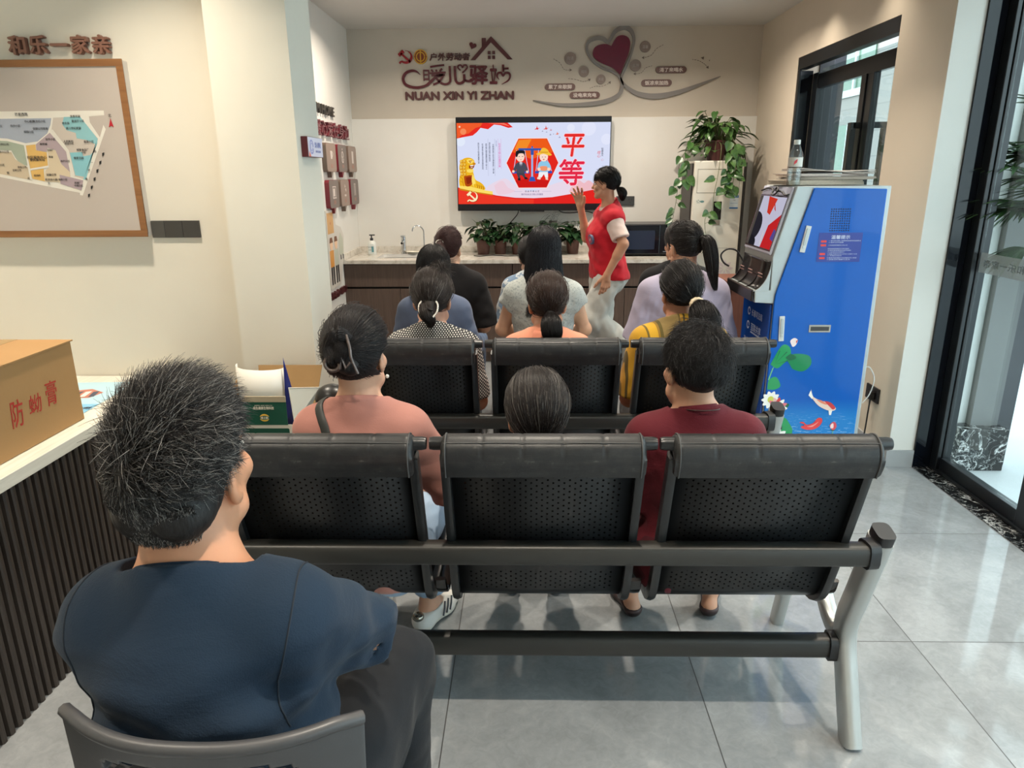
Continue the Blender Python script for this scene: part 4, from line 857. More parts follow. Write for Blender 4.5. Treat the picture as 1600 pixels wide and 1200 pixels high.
# ================================================================== BLUE SERVICE KIOSK
kx, ky = 1.45, 3.66
k_ = thing('service_kiosk', 'tall blue and silver self-service kiosk with lotus and fish print, by the right wall', 'kiosk', (kx, ky, 0))
def kb(mb, name, m, par=None, **k):
    o = mb.build(name, m, par or k_, **k); o.location = (-kx, -ky, 0) if par is None else (0, 0, 0); return o
m_ksil = P('kiosk_silver', S(178, 184, 184), .35, .45, var=.05, vscale=8); m_kgrey = P('kiosk_warm_grey', S(128, 122, 114), .4, .2)
def kiosk_blue():
    t = NT('kiosk_blue_print'); v = t.obj(); sx = t.n('SeparateXYZ'); t.l(v, sx.inputs[0])
    mp = t.n('Mapping'); mp.inputs['Scale'].default_value = (6, 6, 60); t.l(v, mp.inputs[0])
    n = t.noise(mp.outputs[0], 4, 3, .6); str_ = t.math('GREATER_THAN', n, .62)
    zr = t.n('MapRange'); zr.inputs[1].default_value = .50; zr.inputs[2].default_value = .40; t.l(sx.outputs[2], zr.inputs[0])
    zb = t.n('MapRange'); zb.inputs[1].default_value = .50; zb.inputs[2].default_value = .05; t.l(sx.outputs[2], zb.inputs[0])
    base = t.mix(zb.outputs[0], S(0, 90, 186), S(6, 102, 194))
    pale = t.mix(t.math('MULTIPLY', zr.outputs[0], .35), base, S(60, 170, 226))
    zk = t.n('MapRange'); zk.inputs[1].default_value = .44; zk.inputs[2].default_value = .34; t.l(sx.outputs[2], zk.inputs[0])
    col = t.mix(t.math('MULTIPLY', t.math('MULTIPLY', str_, zk.outputs[0]), .6), pale, S(180, 224, 240))
    t.bsdf(col, .25, spec=.3, coat=.2, coat_rough=.04); return t.m
m_kb = kiosk_blue(); m_kb2 = P('kiosk_blue', S(0, 70, 160), .25, coat=.4)
prof = [(1.205, .03), (1.70, .03), (1.695, 1.534), (1.26, 1.534), (1.178, 1.207), (1.182, 1.048), (1.108, 1.044), (1.112, .988), (1.205, .982)]
kb(MB().prism(prof, 'y', 3.437, 3.88), 'body', m_ksil, bevel=.004)
kb(MB().box(1.22, 1.69, 3.45, 3.87, .0005, .03), 'plinth', m_bplastic)
side = [(1.212, .04), (1.678, .04), (1.672, 1.520), (1.336, 1.526), (1.206, 1.03), (1.203, .98)]
kb(MB().prism(side, 'y', 3.424, 3.4365), 'side_door', m_kb, bevel=.004)
kb(MB().box(1.192, 1.2045, 3.445, 3.872, .05, .978), 'front_door', m_kb2, bevel=.004)
a = MB(); Mk = frame((1.1915, 3.655, .8), (0, -1, 0), (0, 0, 1))
stroke(a, Mk, [(x-.10, y_+.09) for x, y_ in circle(0, 0, .018, 21)], .004, .0002, .0006); write(a, Mk, '长春司法局', .045, 0, .03, .09, .0005, (.17, .036), ext=.0002)
stroke(a, Mk, [(x-.10, y_+.015) for x, y_ in circle(0, 0, .018, 21)], .004, .0002, .0006); write(a, Mk, '互联共享', .05, 0, .03, .015, .0005, (.16, .042), ext=.0002, bold=.01); a.box(-.05, .11, -.018, -.010, .0002, .0006, 0, Mk)
write(a, Mk, '法律咨询自助终端', .05, 0, .0, -.075, .0005, (.30, .045), ext=.0002, bold=.01)
kb(a, 'front_lettering', P('kiosk_print', S(190, 204, 226), .5))
kb(MB().box(1.1895, 1.1918, 3.55, 3.80, .60, .665), 'paper_slot', m_bplastic)
# sloped screen: local frame on the leaning face
upv = Vector((1.26-1.178, 0, 1.534-1.207)); Lh = upv.length
Ms = frame(((1.26+1.178)/2, 3.658, (1.534+1.207)/2), (0, -1, 0), upv)
kb(MB().box(-.205, .205, -Lh/2+.006, Lh/2-.006, .0005, .014, 0, Ms), 'bezel', P('kiosk_bezel', S(196, 198, 214), .22), bevel=.008)
for nm, rect, zz, m in (('display_border', (-.198, .198, -.148, .118), .0145, P('display_border', S(40, 38, 40), .2)),):
    kb(MB().box(rect[0], rect[1], rect[2], rect[3], .0142, zz+.0008, 0, Ms), nm, m)
EK = []
def ek(*c):
    m = E_('kiosk_pix_%d_%d_%d' % c, S(*c), .8)
    if m not in EK: EK.append(m)
    return EK.index(m)
a = MB(); zc = [.0156]
def kp(pts, c): zc[0] += .0001; a.poly([(x, y_, zc[0]) for x, y_ in pts], ek(*c), Ms)
kp([(-.185, -.14), (.19, -.14), (.19, .11), (-.185, .11)], (206, 204, 226)); kp([(.19, -.14), (.04, -.14), (.06, -.03), (.19, .03)], (206, 40, 44)); kp([(-.02, .03), (.03, .02), (.07, .10), (-.06, .11)], (216, 60, 44)); kp([(.07, .05), (.10, .04), (.03, .10)], (200, 50, 50))
kp([(.14, -.09), (.19, -.10), (.19, -.05), (.16, -.04)], (90, 80, 150)); kp([(.02, -.13), (.02, -.06), (.024, -.06), (.026, -.13)], (250, 232, 210))
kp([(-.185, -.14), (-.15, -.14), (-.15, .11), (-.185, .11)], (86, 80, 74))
kp([(-.15+.115*math.sin(PI*i/14)*1.0, -.045+.075*math.cos(PI*i/14)) for i in range(15)], (44, 42, 50)); kp([(-.15+.10*math.sin(PI*i/14), -.135+.04*math.cos(PI*i/14)+.005) for i in range(8)]+[(-.05, -.14), (-.15, -.14)], (36, 34, 40))  # dark reflection of a person, painted into the display picture
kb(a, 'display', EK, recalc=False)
kb(MB().tube([Ms @ Vector(p_) for p_ in spline([(-.20, .135, .02), (-.10, .15, .02), (-.02, .14, .022), (.0, .12, .03), (.05, .115, .035), (.07, .135, .03), (.04, .155, .025), (.02, .14, .025), (.10, .135, .02), (.16, .12, .02), (.20, .125, .018)], 5)], .0045, 7), 'cable_loop', m_bplastic, smooth=60)
kb(MB().tube(spline([(1.17, 3.87, 1.14), (1.14, 3.895, 1.19), (1.09, 3.895, 1.20), (1.055, 3.89, 1.17), (1.07, 3.885, 1.13), (1.10, 3.88, 1.11)], 5), .005, 7), 'handset_loop', m_bplastic, smooth=60)
# tray: two scooped bays between curved fins
m_tray = P('tray_black', S(34, 30, 30), .25, spec=.5)
crv = [(1.176+.001-.076*(t_**1.7), 1.186-.142*(1-(1-t_)**1.6)) for t_ in [i/12 for i in range(13)]]
fin = crv+[(1.176, 1.046)]
kb(MB().grid(lambda u, w: (1.1765-.0015-.050*(w**1.8), 3.45+.42*u, 1.186-.136*(1-(1-w)**1.6)), 4, 14), 'tray_back', m_tray, smooth=60, solid=.003)
a = MB()
for yy in (3.445, 3.585, 3.735, 3.868): a.prism(fin, 'y', yy, yy+.006)
kb(a, 'tray_fin', m_tray)
kb(MB().prism(fin, 'y', 3.4375, 3.4445), 'tray_cheek', m_ksil)
kb(MB().box(1.094, 1.1075, 3.443, 3.876, .992, 1.050), 'tray_lip', m_tray, bevel=.006)
a = MB()
for yy in (3.50, 3.66, 3.80):
    for zz in (1.105, 1.12): a.box(1.145, 1.149, yy-.03, yy+.03, zz, zz+.004)
kb(a, 'tray_marking', P('tray_print', S(168, 130, 124), .5))
# details of the side door
def sidef(x, z): return frame((x, 3.4235, z), (1, 0, 0), (0, 0, 1))
a = MB(); Mk = sidef(1.475, 1.381)
for i in range(9):
    for j in range(10): a.poly([(-.043+i*.0108+x-.003+ j*-.0003, -.049+j*.0109+y_, .0003) for x, y_ in circle(0, 0, .0032, 8)], 0, Mk)
kb(a, 'speaker_grille', P('grille_hole', S(10, 22, 48), .6), recalc=False)
a = MB(); Mk = sidef(1.483, 1.254); a.box(-.102, .102, -.068, .068, 0, .0008, 0, Mk)
write(a, Mk, '温馨提示', .03, 1, .0, .048, .0011, (.088, .018), ext=.0002, bold=.01)
for y_, tg in ((.029, '注意事项'), (.011, '开放时间'), (-.030, '使用说明'), (-.049, '服务热线')): a.box(-.090, -.064, y_-.006, y_+.004, .0009, .0011, 2, Mk)
for y_, w_, tx in ((.031, .15, '一请勿在设备上放置物品保持设备整洁'), (.023, .07, '二爱护公共设施'), (.010, .09, '三如遇故障请联系工作人员'), (-.006, .10, '四请按照屏幕提示进行操作'), (-.014, .11, '五请妥善保管您的证件材料'), (-.022, .08, '六儿童请在家长陪同下'), (-.031, .14, '七设备开放时间为工作日八点至十七点'), (-.039, .07, '八节假日除外'), (-.049, .14, '九服务热线请拨打社区服务中心电话'), (-.057, .11, '十感谢您的理解与支持')):
    write(a, Mk, tx, .006, 1, -.054+w_/2, y_, .0011, (w_, .0052), ext=.0001)
kb(a, 'notice_panel', [P('notice_violet', S(44, 62, 150), .35), P('notice_white', S(206, 214, 236), .5), P('notice_red', S(222, 66, 60), .5)])
for x, z, tilt, h in ((1.318, 1.293, .16, .125), (1.25, .862, -.05, .125)):
    t0 = thing('door_lock', None, None); t0.parent = k_
    Mk = Matrix.Translation((-kx, -ky, 0)) @ sidef(x, z) @ Matrix.Rotation(-tilt, 4, 'Z')
    MB().box(-.013, .013, -h/2, h/2, 0, .007, 0, Mk).build('lock_plate', P('lock_white', S(206, 208, 206), .3), t0, bevel=.002)
    a = MB().prism(rrect(.014, h*.62, .006), 'z', .0071, .0105, 0, Mk @ Matrix.Translation((0, .012, 0))); a.build('lock_lever', m_ksil, t0, bevel=.001)
    MB().prism(circle(0, -h/2+.026, .006, 16), 'z', .0071, .011, 0, Mk).build('keyhole', m_steel, t0)
a = MB(); Mk = sidef(1.436, .862); a.prism([(-.052, -.018), (.052, -.018), (.052, .018), (-.052, .018)], 'z', 0, .003, 0, Mk); a.box(-.045, .045, -.011, .010, .0031, .0034, 1, Mk)
kb(a, 'pull_handle', [P('pull_warm', S(176, 170, 158), .35, .4), P('pull_dark', S(58, 56, 56), .5)])
# lotus and fish print, flat artwork on the door
art = {}; a = MB(); za = [.0003]; am = []
def A(pts, c, M=None, sm=0):
    if c not in art: art[c] = len(am); am.append(P('print_%d_%d_%d' % c, S(*c), .25, coat=.5))
    za[0] += .00003
    if sm: pts = [tuple(x)[:2] for x in spline([(p_[0], p_[1], 0) for p_ in list(pts)+[pts[0]]], sm)][:-1]
    a.poly([(x, z_, za[0]) for x, z_ in pts], art[c], sidef(0, 0))
GR, DG, LG, WH, PK, RD = (16, 150, 84), (8, 100, 62), (110, 196, 130), (244, 244, 238), (222, 120, 132), (206, 56, 56)
A([(1.215, .68), (1.26, .775), (1.30, .77), (1.31, .72), (1.28, .685), (1.25, .66)], GR, sm=4); A([(1.285, .715), (1.33, .735), (1.40, .725), (1.415, .68), (1.38, .645), (1.33, .655), (1.31, .68)], (6, 132, 78), sm=4); A([(1.285, .715), (1.31, .735), (1.34, .715), (1.31, .70)], DG, sm=3)
for p0, p1 in (((1.235, .68), (1.255, .75)), ((1.235, .68), (1.29, .745)), ((1.235, .68), (1.30, .70))):
    A([p0, (p1[0]-.002, p1[1]+.002), (p1[0]+.002, p1[1]-.002)], DG)
A([(1.226, .66), (1.234, .67), (1.216, .60), (1.210, .60)], LG); A([(1.212, .55), (1.215, .60), (1.25, .615), (1.275, .57), (1.25, .55)], GR, sm=4)
A([(1.308, .78), (1.30, .80), (1.318, .815), (1.336, .805), (1.33, .78), (1.316, .770)], (240, 224, 222), sm=3); A([(1.328, .80), (1.338, .806), (1.330, .785)], RD)
def petal(cx, cz, ang, L, w, c):
    d = (math.cos(ang), math.sin(ang)); n_ = (-d[1], d[0]); A([(cx, cz), (cx+d[0]*L*.5+n_[0]*w, cz+d[1]*L*.5+n_[1]*w), (cx+d[0]*L, cz+d[1]*L), (cx+d[0]*L*.5-n_[0]*w, cz+d[1]*L*.5-n_[1]*w)], c, sm=3)
A([(1.22, .44), (1.30, .475), (1.33, .47), (1.30, .44)], DG, sm=3)
for i in range(10): petal(1.234, .495, i*2*PI/10, .048, .013, WH)
for i in range(12): A([(1.234+.016*math.cos(t_), .497+.018*math.sin(t_)) for t_ in [i*PI/6, (i+.9)*PI/6]]+[(1.234, .497)], (206, 210, 60))
for i, c in enumerate((PK, (232, 180, 180), RD, WH, PK, WH)): petal(1.268, .455, 2.4-i*.5, .055, .012, c)
A([(1.24, .335), (1.28, .395), (1.315, .40), (1.34, .37), (1.36, .33), (1.345, .28), (1.29, .25)], GR, sm=4)
for i in range(6): petal(1.265, .285, 2.6-i*.5, .075, .017, WH)
# fish: white and red above, red below
A([(1.43, .553), (1.44, .52), (1.455, .505), (1.49, .49), (1.53, .48), (1.556, .462), (1.566, .447), (1.55, .437), (1.52, .442), (1.48, .462), (1.452, .49), (1.435, .515)], (236, 210, 196), sm=3)
A([(1.50, .49), (1.535, .482), (1.562, .455), (1.55, .444), (1.53, .462)], RD, sm=3); A([(1.462, .497), (1.49, .492), (1.52, .47), (1.49, .478)], (226, 130, 100), sm=3); A([(1.42, .52), (1.428, .545), (1.444, .512), (1.44, .50)], WH); A([(1.53, .440), (1.535, .415), (1.545, .415), (1.548, .438)], WH)
A([(1.39, .375), (1.42, .362), (1.40, .352), (1.42, .338), (1.46, .336), (1.49, .352), (1.505, .378), (1.50, .398), (1.48, .398), (1.46, .372), (1.43, .362), (1.41, .378)], (226, 60, 62), sm=3); A([(1.43, .352), (1.46, .352), (1.488, .38), (1.462, .362)], (244, 150, 140), sm=3)
A([(1.552, .345), (1.545, .36), (1.56, .378), (1.575, .372), (1.58, .35), (1.566, .332)], (214, 70, 80), sm=3); A([(1.55, .345), (1.55, .362), (1.562, .37), (1.565, .345)], (242, 214, 214), sm=3); A([(1.545, .338), (1.566, .328), (1.582, .34), (1.566, .334)], (40, 90, 60)); A([(1.563, .328), (1.566, .328), (1.562, .25), (1.560, .25)], LG)
kb(a, 'lotus_print', am, recalc=False)
c = MB().tube(spline([(1.7005, 3.45, .66), (1.72, 3.445, .655), (1.745, 3.44, .60), (1.735, 3.445, .52), (1.7065, 3.45, .47)], 6), .0028, 6); kb(c, 'white_lead', P('white_lead', S(206, 206, 202), .5), smooth=60)
# papers and bottle on top
for i, (dx, rz, w_, d_, c, z_, h) in enumerate(((0, .05, .36, .26, (206, 194, 176), 0, .022), (.05, -.08, .38, .27, (180, 170, 158), .024, .014), (.02, .10, .34, .25, (214, 200, 192), .040, .012), (.06, -.03, .36, .25, (192, 182, 174), .054, .012))):
    t = NT('newsprint_%d' % i); v = t.obj(); n = t.noise(t.obj((60, 60, 400)), 3, 3); t.bsdf(t.ramp(n, [(.35, tuple(x*.72 for x in S(*c)[:3])+(1,)), (.65, S(*c))]), .7)
    mb = MB(); rr_ = random.Random(i)
    for l_ in range(3):
        zz = h*l_/3; e = rr_.uniform(-.008, .008)
        mb.grid(lambda u, w: ((u-.5)*w_+e, (w-.5)*d_, zz+h/6+.005*math.sin(u*5+l_)*(1-w)*(i > 2)+(.010*(1-u)**2 if i == 3 else 0)), 8, 5)
    o = mb.build('newspaper', t.m, solid=h/3.4); o.location = (1.42+dx, 3.66, 1.5375+z_); o.rotation_euler = (0, 0, rz)
    tag(o, ('folded newspaper at the bottom of the stack on the kiosk', 'grey folded newspaper second from the bottom of the stack on the kiosk', 'pinkish folded newspaper second from the top of the stack on the kiosk', 'folded newspaper lying on top of the stack on the kiosk')[i], 'newspaper', 'newspapers on the kiosk')
bt = thing('water_bottle', 'half full clear plastic water bottle with white cap, standing on top of the kiosk', 'bottle', (1.262, 3.50, 1.5345))
m_pet = glass('clear_plastic', S(244, 246, 246), .03, 1.5, 1.5)
MB().lathe([(0, .001), (.028, .001), (.032, .008), (.0315, .03), (.0295, .036), (.0325, .042), (.0325, .066), (.030, .072), (.0325, .078), (.0325, .132), (.030, .145), (.016, .178), (.0125, .184), (.0125, .192)], n=28).build('bottle_body', m_pet, bt, smooth=60)
t = NT('water'); a1 = t.n('BsdfTransparent'); a1.inputs[0].default_value = S(246, 250, 250); a2 = t.n('BsdfGlossy'); a2.inputs['Roughness'].default_value = .05; mx = t.n('MixShader'); mx.inputs[0].default_value = .14; t.l(a1.outputs[0], mx.inputs[1]); t.l(a2.outputs[0], mx.inputs[2]); t.l(mx.outputs[0], t.out.inputs[0])
MB().lathe([(0, .003), (.027, .003), (.030, .009), (.030, .08), (0, .08)], n=24).build('water', t.m, bt, smooth=60)
MB().lathe([(.0145, .186), (.0148, .203), (.013, .206), (0, .206)], n=24).build('cap', P('cap_white', S(222, 222, 216), .4), bt, smooth=40)
lab = MB().lathe([(.0329, .086), (.0329, .128)], n=28, m=0); Mk = frame((0, -.0333, .107), (1, 0, 0), (0, 0, 1)); lab.poly([(-.018, -.012, .0), (-.004, -.002, .0), (-.002, .014, .0), (-.016, .004, .0)], 1, Mk); lab.build('label', [P('bottle_label', S(212, 208, 200), .4), P('bottle_red', S(196, 40, 50), .4)], bt, smooth=60, recalc=False)
# wall socket behind the kiosk with plug and cord
t = thing('wall_socket', 'black wall socket with a plug in it, low on the right wall behind the kiosk', 'wall socket', (XR, 3.985, .355))
MB().box(-.011, -.0005, -.075, .075, -.043, .043).build('plate', m_bplastic, t, bevel=.002); MB().box(-.045, -.0112, -.05, -.01, -.025, .02).build('plug', P('plug_black', S(16, 16, 18), .3), t, bevel=.004)
MB().tube(spline([(-.03, -.03, -.025), (-.035, -.035, -.12), (-.04, -.04, -.22), (-.06, -.06, -.345), (-.15, -.1, -.349)], 6), .0045, 7).build('cord', m_bplastic, t, smooth=60)
# reddish cabinet standing behind the kiosk
t = thing('wooden_cabinet', 'narrow reddish brown wooden cabinet between the kiosk and the air conditioner', 'cabinet', (1.42, 4.72, 0))
m_red = wood_mat('reddish_wood', S(98, 56, 44), S(120, 72, 56), 2, 3)
MB().box(-.11, .22, -.2, .2, .002, .90).build('body', m_red, t, bevel=.003); MB().box(-.125, .23, -.215, .21, .9005, .925).build('top', m_red, t, bevel=.003); MB().box(-.1225, -.1105, -.19, .19, .03, .885).build('door', m_red, t, bevel=.002)

# ================================================================== DESK ON THE LEFT
dk = thing('reception_desk', 'white topped reception desk with dark fluted wood front along the left', 'desk', (-1.9, 1.4, 0))
m_dtop = wood_mat('white_oak_top', S(206, 200, 186), S(226, 221, 208), 1, 3)
def dkb(mb, n_, m, **k): o = mb.build(n_, m, dk, **k); o.location = (1.9, -1.4, 0); return o
dkb(MB().box(-2.45, -1.51, -1.2, 2.925, .725, .766), 'top', m_dtop, bevel=.002)
m_slat = wood_mat('dark_slats', S(44, 37, 33), S(66, 57, 51), 2, 4)
dkb(MB().box(-2.3, -1.552, -1.15, 2.92, .0005, .7245), 'carcass', P('slat_gap', S(24, 20, 18), .7))
mb = MB(); y = -1.14
while y < 2.90:
    mb.prism([(-1.5515, y), (-1.536, y+.003), (-1.532, y+.008), (-1.532, y+.018), (-1.536, y+.023), (-1.5515, y+.026)], 'z', .0005, .7245); y += .0345
dkb(mb, 'fluted_front', m_slat)
# carton on the desk
t = thing('carton', 'brown cardboard carton with red handwriting on the white desk', 'carton', (-1.80, 1.98, .7665))
m_card = P('cardboard', S(164, 126, 80), .75, var=.05, vscale=3, bump=.06, bscale=120); m_tape = P('parcel_tape', S(158, 128, 84), .35)
MB().box(-.20, .218, -.40, .385, .0005, .284).build('box_body', m_card, t, bevel=.003)
MB().box(-.21, .224, -.405, .05, .2845, .289).box(-.21, .224, .052, .389, .2845, .289).build('top_flap', m_card, t)
MB().box(-.02, .03, -.405, .389, .2892, .2898).build('tape', m_tape, t)
Mk = frame((.2186, .155, .125), (0, 1, 0), (0, 0, 1)) @ Matrix.Rotation(-.03, 4, 'Z'); a = MB(); write(a, Mk, '防', .085, 0, -.085, .0, .0003, (.058, .086), ext=.0002, bold=.004, shear=.1); write(a, Mk, '蚴', .08, 0, .0, .006, .0003, (.062, .062), ext=.0002, bold=.004, shear=.1); write(a, Mk, '膏', .085, 0, .085, .020, .0003, (.058, .082), ext=.0002, bold=.004, shear=.1)
a.build('red_writing', P('red_marker', S(170, 44, 34), .6), t)
t = thing('printed_sheet', 'pale blue printed sheet with a red drawing lying on the white desk', 'leaflet', (-1.76, 2.62, .7665), .05)
a = MB().box(-.17, .13, -.26, .20, 0, .0015, 0); a.poly([(-.13, -.03, .0018), (.05, -.02, .0018), (.07, .05, .0018), (.0, .10, .0018), (-.12, .06, .0018)], 1)
for i in range(5): a.poly([(-.10+i*.035, -.01, .0021), (-.08+i*.035, -.005, .0021), (-.075+i*.03, .07, .0021), (-.095+i*.03, .06, .0021)], 2 if i % 2 else 3)
a.poly([(-.17, -.26, .0018), (.13, -.26, .0018), (.13, -.10, .0018), (-.17, -.10, .0018)], 4); write(a, frame((.02, -.15, .0021), (1, 0, 0), (0, 1, 0)), '长沙志愿服务', .05, 3, 0, 0, 0, (.22, .03), ext=.0001, bold=.02)
a.build('print', [P('sheet_blue', S(176, 212, 226), .35), P('sheet_red', S(188, 112, 92), .4), P('sheet_white', S(226, 222, 212), .4), P('sheet_ink', S(52, 62, 84), .4), P('sheet_blue2', S(120, 186, 220), .35)], t)
# map board and lettering on the cream wall
mbd = thing('map_board', 'wood framed district map board on the cream wall', 'notice board', (-2.19, 2.93, 1.693)); w_, h_ = .66, .331
MB().box(-w_+.004, w_-.004, -.040, -.0005, -h_+.004, h_-.004).build('backing', P('board_edge', S(206, 198, 190), .5), mbd)
m_oak = wood_mat('oak_frame', S(128, 86, 52), S(150, 104, 64), 0, 2); a = MB(); fwd = .026
for x0, x1, z0, z1 in ((-w_, w_, h_-fwd, h_), (-w_, w_, -h_, -h_+fwd), (-w_, -w_+fwd, -h_+fwd, h_-fwd), (w_-fwd, w_, -h_+fwd, h_-fwd)): a.box(x0, x1, -.047, -.0405, z0, z1)
a.build('frame', m_oak, mbd, bevel=.0015)
a = MB().box(-w_+fwd, w_-fwd, -.0435, -.0405, -h_+fwd, h_-fwd, 0)
BX = .66/ (192+18)  # board pixels to metres along the right half
def B(zx, zy):   # zoomed-photo coordinates of the board -> board metres
    fx = (zx-(720+(zy-45)*.152))/3.75; return (w_+fx*.00264, h_-(zy-45)/3.75*.00238)
Mk = frame((0, -.0437, 0), (1, 0, 0), (0, 0, 1)); zb = [0]; bm_ = [P('board_face', S(184, 172, 162), .35, coat=.3)]; bi = {}
def R_(pts, c):
    if c not in bi: bi[c] = len(bm_); bm_.append(P('map_%d_%d_%d' % c, S(*c), .4))
    zb[0] += .0001; a.poly([(*B(*p_), zb[0]) for p_ in pts], bi[c], Mk)
WM = (222, 216, 204)
R_([(-700, 335), (622, 333), (625, 360), (540, 366), (545, 400), (600, 487), (620, 415), (633, 440), (500, 832), (484, 828), (484, 815), (-700, 560)], WM)
R_([(-700, 380), (330, 374), (325, 410), (305, 462), (250, 508), (182, 518), (80, 490), (-700, 440)], (160, 166, 178)); R_([(340, 372), (485, 366), (590, 495), (560, 590), (510, 735), (455, 715), (420, 560), (330, 440)], (196, 184, 172))
R_([(400, 368), (490, 366), (588, 495), (582, 530), (520, 500), (470, 492), (465, 460), (415, 445), (390, 410)], (140, 188, 192)); R_([(430, 575), (500, 572), (505, 596), (545, 590), (518, 720), (460, 710)], (132, 186, 194)); R_([(545, 590), (560, 575), (586, 520), (584, 500), (520, 735), (505, 735)], (136, 188, 194))
R_([(-700, 460), (80, 505), (172, 530), (188, 650), (150, 645), (120, 600), (100, 560), (-700, 520)], (160, 168, 150)); R_([(-700, 540), (100, 570), (120, 612), (190, 660), (205, 735), (-700, 545)], (196, 178, 152))
R_([(180, 532), (238, 525), (240, 560), (300, 572), (305, 650), (205, 668)], (214, 172, 100)); R_([(206, 680), (280, 668), (285, 745), (215, 728)], (214, 172, 100)); R_([(240, 525), (320, 458), (410, 570), (430, 690), (400, 690), (350, 560), (305, 545), (300, 570), (242, 560)], (170, 152, 156)); R_([(306, 560), (350, 560), (380, 640), (430, 690), (430, 755), (285, 745), (290, 680), (310, 660)], (206, 188, 160)); R_([(370, 705), (505, 740), (495, 800), (375, 760)], (166, 148, 154))
R_([(172, 520), (182, 520), (212, 735), (202, 735)], WM); R_([(330, 440), (338, 440), (425, 560), (458, 712), (448, 712), (416, 565)], WM); R_([(200, 668), (310, 650), (312, 662), (204, 678)], WM)
R_([(660, 378), (680, 430), (663, 420), (652, 430)], (176, 30, 44))
for i in range(6):
    x, y = 620-i*16.3, 587-i*49; y = 587+i*49; R_([(x-7, y-8), (x+6, y-13), (x+3, y+6), (x-6, y+12)], (30, 32, 34))
bi['ink'] = len(bm_); bm_.append(P('map_ink', S(58, 56, 58), .5))
def bt_(s_, zx, zy, sz): x, y = B(zx, zy); write(a, Mk, s_, sz, bi['ink'], x, y, .0028, ext=.0001, bold=.01)
for s_, zx, zy, sz in (('芒果西路', 165, 353, .013), ('北', 657, 363, .013), ('白沙小区', 130, 418, .010), ('中心医院', 210, 393, .010), ('东方红小区', 265, 393, .010), ('供销公司宿舍', 270, 435, .010), ('桔园小区', 205, 453, .010), ('电力小区', 30, 420, .010), ('芙蓉花园', 465, 366, .010), ('建设厅小区', 480, 393, .010), ('电业局', 412, 405, .010), ('湘江世纪家园', 455, 434, .010), ('省建小区', 540, 512, .010), ('人民新村', 425, 510, .010), ('轻纺小区', 430, 523, .009), ('城南食品厂', 505, 560, .010), ('小区', 510, 575, .009), ('和平小区', 325, 497, .010), ('商贸城', 285, 525, .010), ('社区服务中心', 245, 603, .013), ('便民服务站', 248, 617, .012), ('翡翠花园', 482, 608, .010), ('新兴公司', 60, 568, .010), ('水利公司', 60, 525, .010), ('邮政小区', 35, 645, .009), ('供电公司', 160, 660, .009), ('百货公司', 130, 678, .009), ('纺织厂', 325, 560, .009), ('宿舍', 325, 600, .009), ('房产公司', 405, 625, .009), ('运输公司', 325, 706, .010), ('机关幼儿园', 325, 735, .010), ('招待所', 245, 710, .009), ('铁路小区', 390, 735, .009), ('机械厂', 475, 755, .009), ('中南小区', 480, 772, .009), ('路', 575, 570, .010), ('一', 555, 635, .010), ('环', 540, 680, .010), ('路', 525, 733, .010), ('北', 310, 757, .010), ('正', 195, 727, .010), ('街', 78, 693, .010)):
    bt_(s_, zx, zy, sz)
a.build('map', bm_, mbd, recalc=False)
o_ = thing('wall_lettering', 'brown raised characters above the map board on the cream wall', 'wall sign', (0, 0, 0))
a = MB()
for i, c_ in enumerate('和乐一家亲'): write(a, frame((-1.936+i*.0805, 2.9298, 2.078), (1, 0, 0), (0, 0, 1)), c_, .09, 0, 0, 0, .013, (.068, .068 if c_ != '一' else .010), bold=.03, ext=.011)
a.build('characters', P('brown_raised', S(132, 92, 76), .4), o_)
t = thing('wall_switch', 'row of dark grey switch plates beside the map board on the cream wall', 'switch', (-1.43, 2.93, 1.389))
for i, (x0, x1) in enumerate(((-.10, -.046), (-.045, .028), (.029, .098))): MB().box(x0, x1, -.010, -.0005, -.034, .034).build('switch_plate', P('switch_grey', S(60, 58, 55), .35) if i else P('switch_grey2', S(74, 72, 68), .35), t, bevel=.0015)

# ================================================================== CARTONS BY THE PILLAR
m_green = P('carton_green', S(0, 74, 54), .5, var=.05); m_cwhite = P('carton_white', S(214, 208, 192), .6); m_yel = P('carton_yellow', S(220, 178, 66), .5); m_kraft = P('kraft_card', S(172, 136, 90), .75, var=.06)
t = thing('plain_carton', 'plain brown carton on the floor under the green one', 'carton', (-.985, 2.60, 0)); MB().box(-.145, .145, -.14, .14, .001, .440).build('box_body', m_kraft, t, bevel=.003); MB().box(-.025, .025, -.1405, .1405, .4402, .4408).build('tape', m_tape, t)
t = thing('green_carton', 'open green carton with a yellow oval badge beside the pillar', 'carton', (-.985, 2.60, .441))
a = MB(); T = .004
a.box(-.14, .115, -.125, -.125+T, 0, .262, 0).box(-.14, .115, .125-T, .125, 0, .262, 0).box(-.14, -.14+T, -.121, .121, 0, .262, 0).box(.115-T, .115, -.121, .121, 0, .262, 0).box(-.136, .111, -.121, .121, 0, .004, 0); a.build('box_body', m_cwhite, t)
g_ = MB().prism(rrect(.232, .232, .006), 'z', .0002, .001, 0, frame((-.018, -.125, .132), (1, 0, 0), (0, 0, 1))); g_.prism(rrect(.20, .2, .01), 'z', .0002, .001, 0, frame((.115, .0, .14), (0, 1, 0), (0, 0, 1))); g_.build('printed_face', m_green, t)
a = MB(); Mk = frame((.012, -.1262, .190), (1, 0, 0), (0, 0, 1)); a.prism(circle(0, 0, .05, 32, .036), 'z', 0, .0006, 0, Mk); a.prism(circle(0, -.004, .048, 32, .027), 'z', .0007, .001, 1, Mk); write(a, Mk, '绿之韵', .03, 2, 0, -.004, .0012, (.076, .030), ext=.0001, bold=.03); write(a, Mk, '®', .014, 2, .053, .03, .001, ext=.0001)
a.build('badge', [m_yel, m_green, m_cwhite], t)
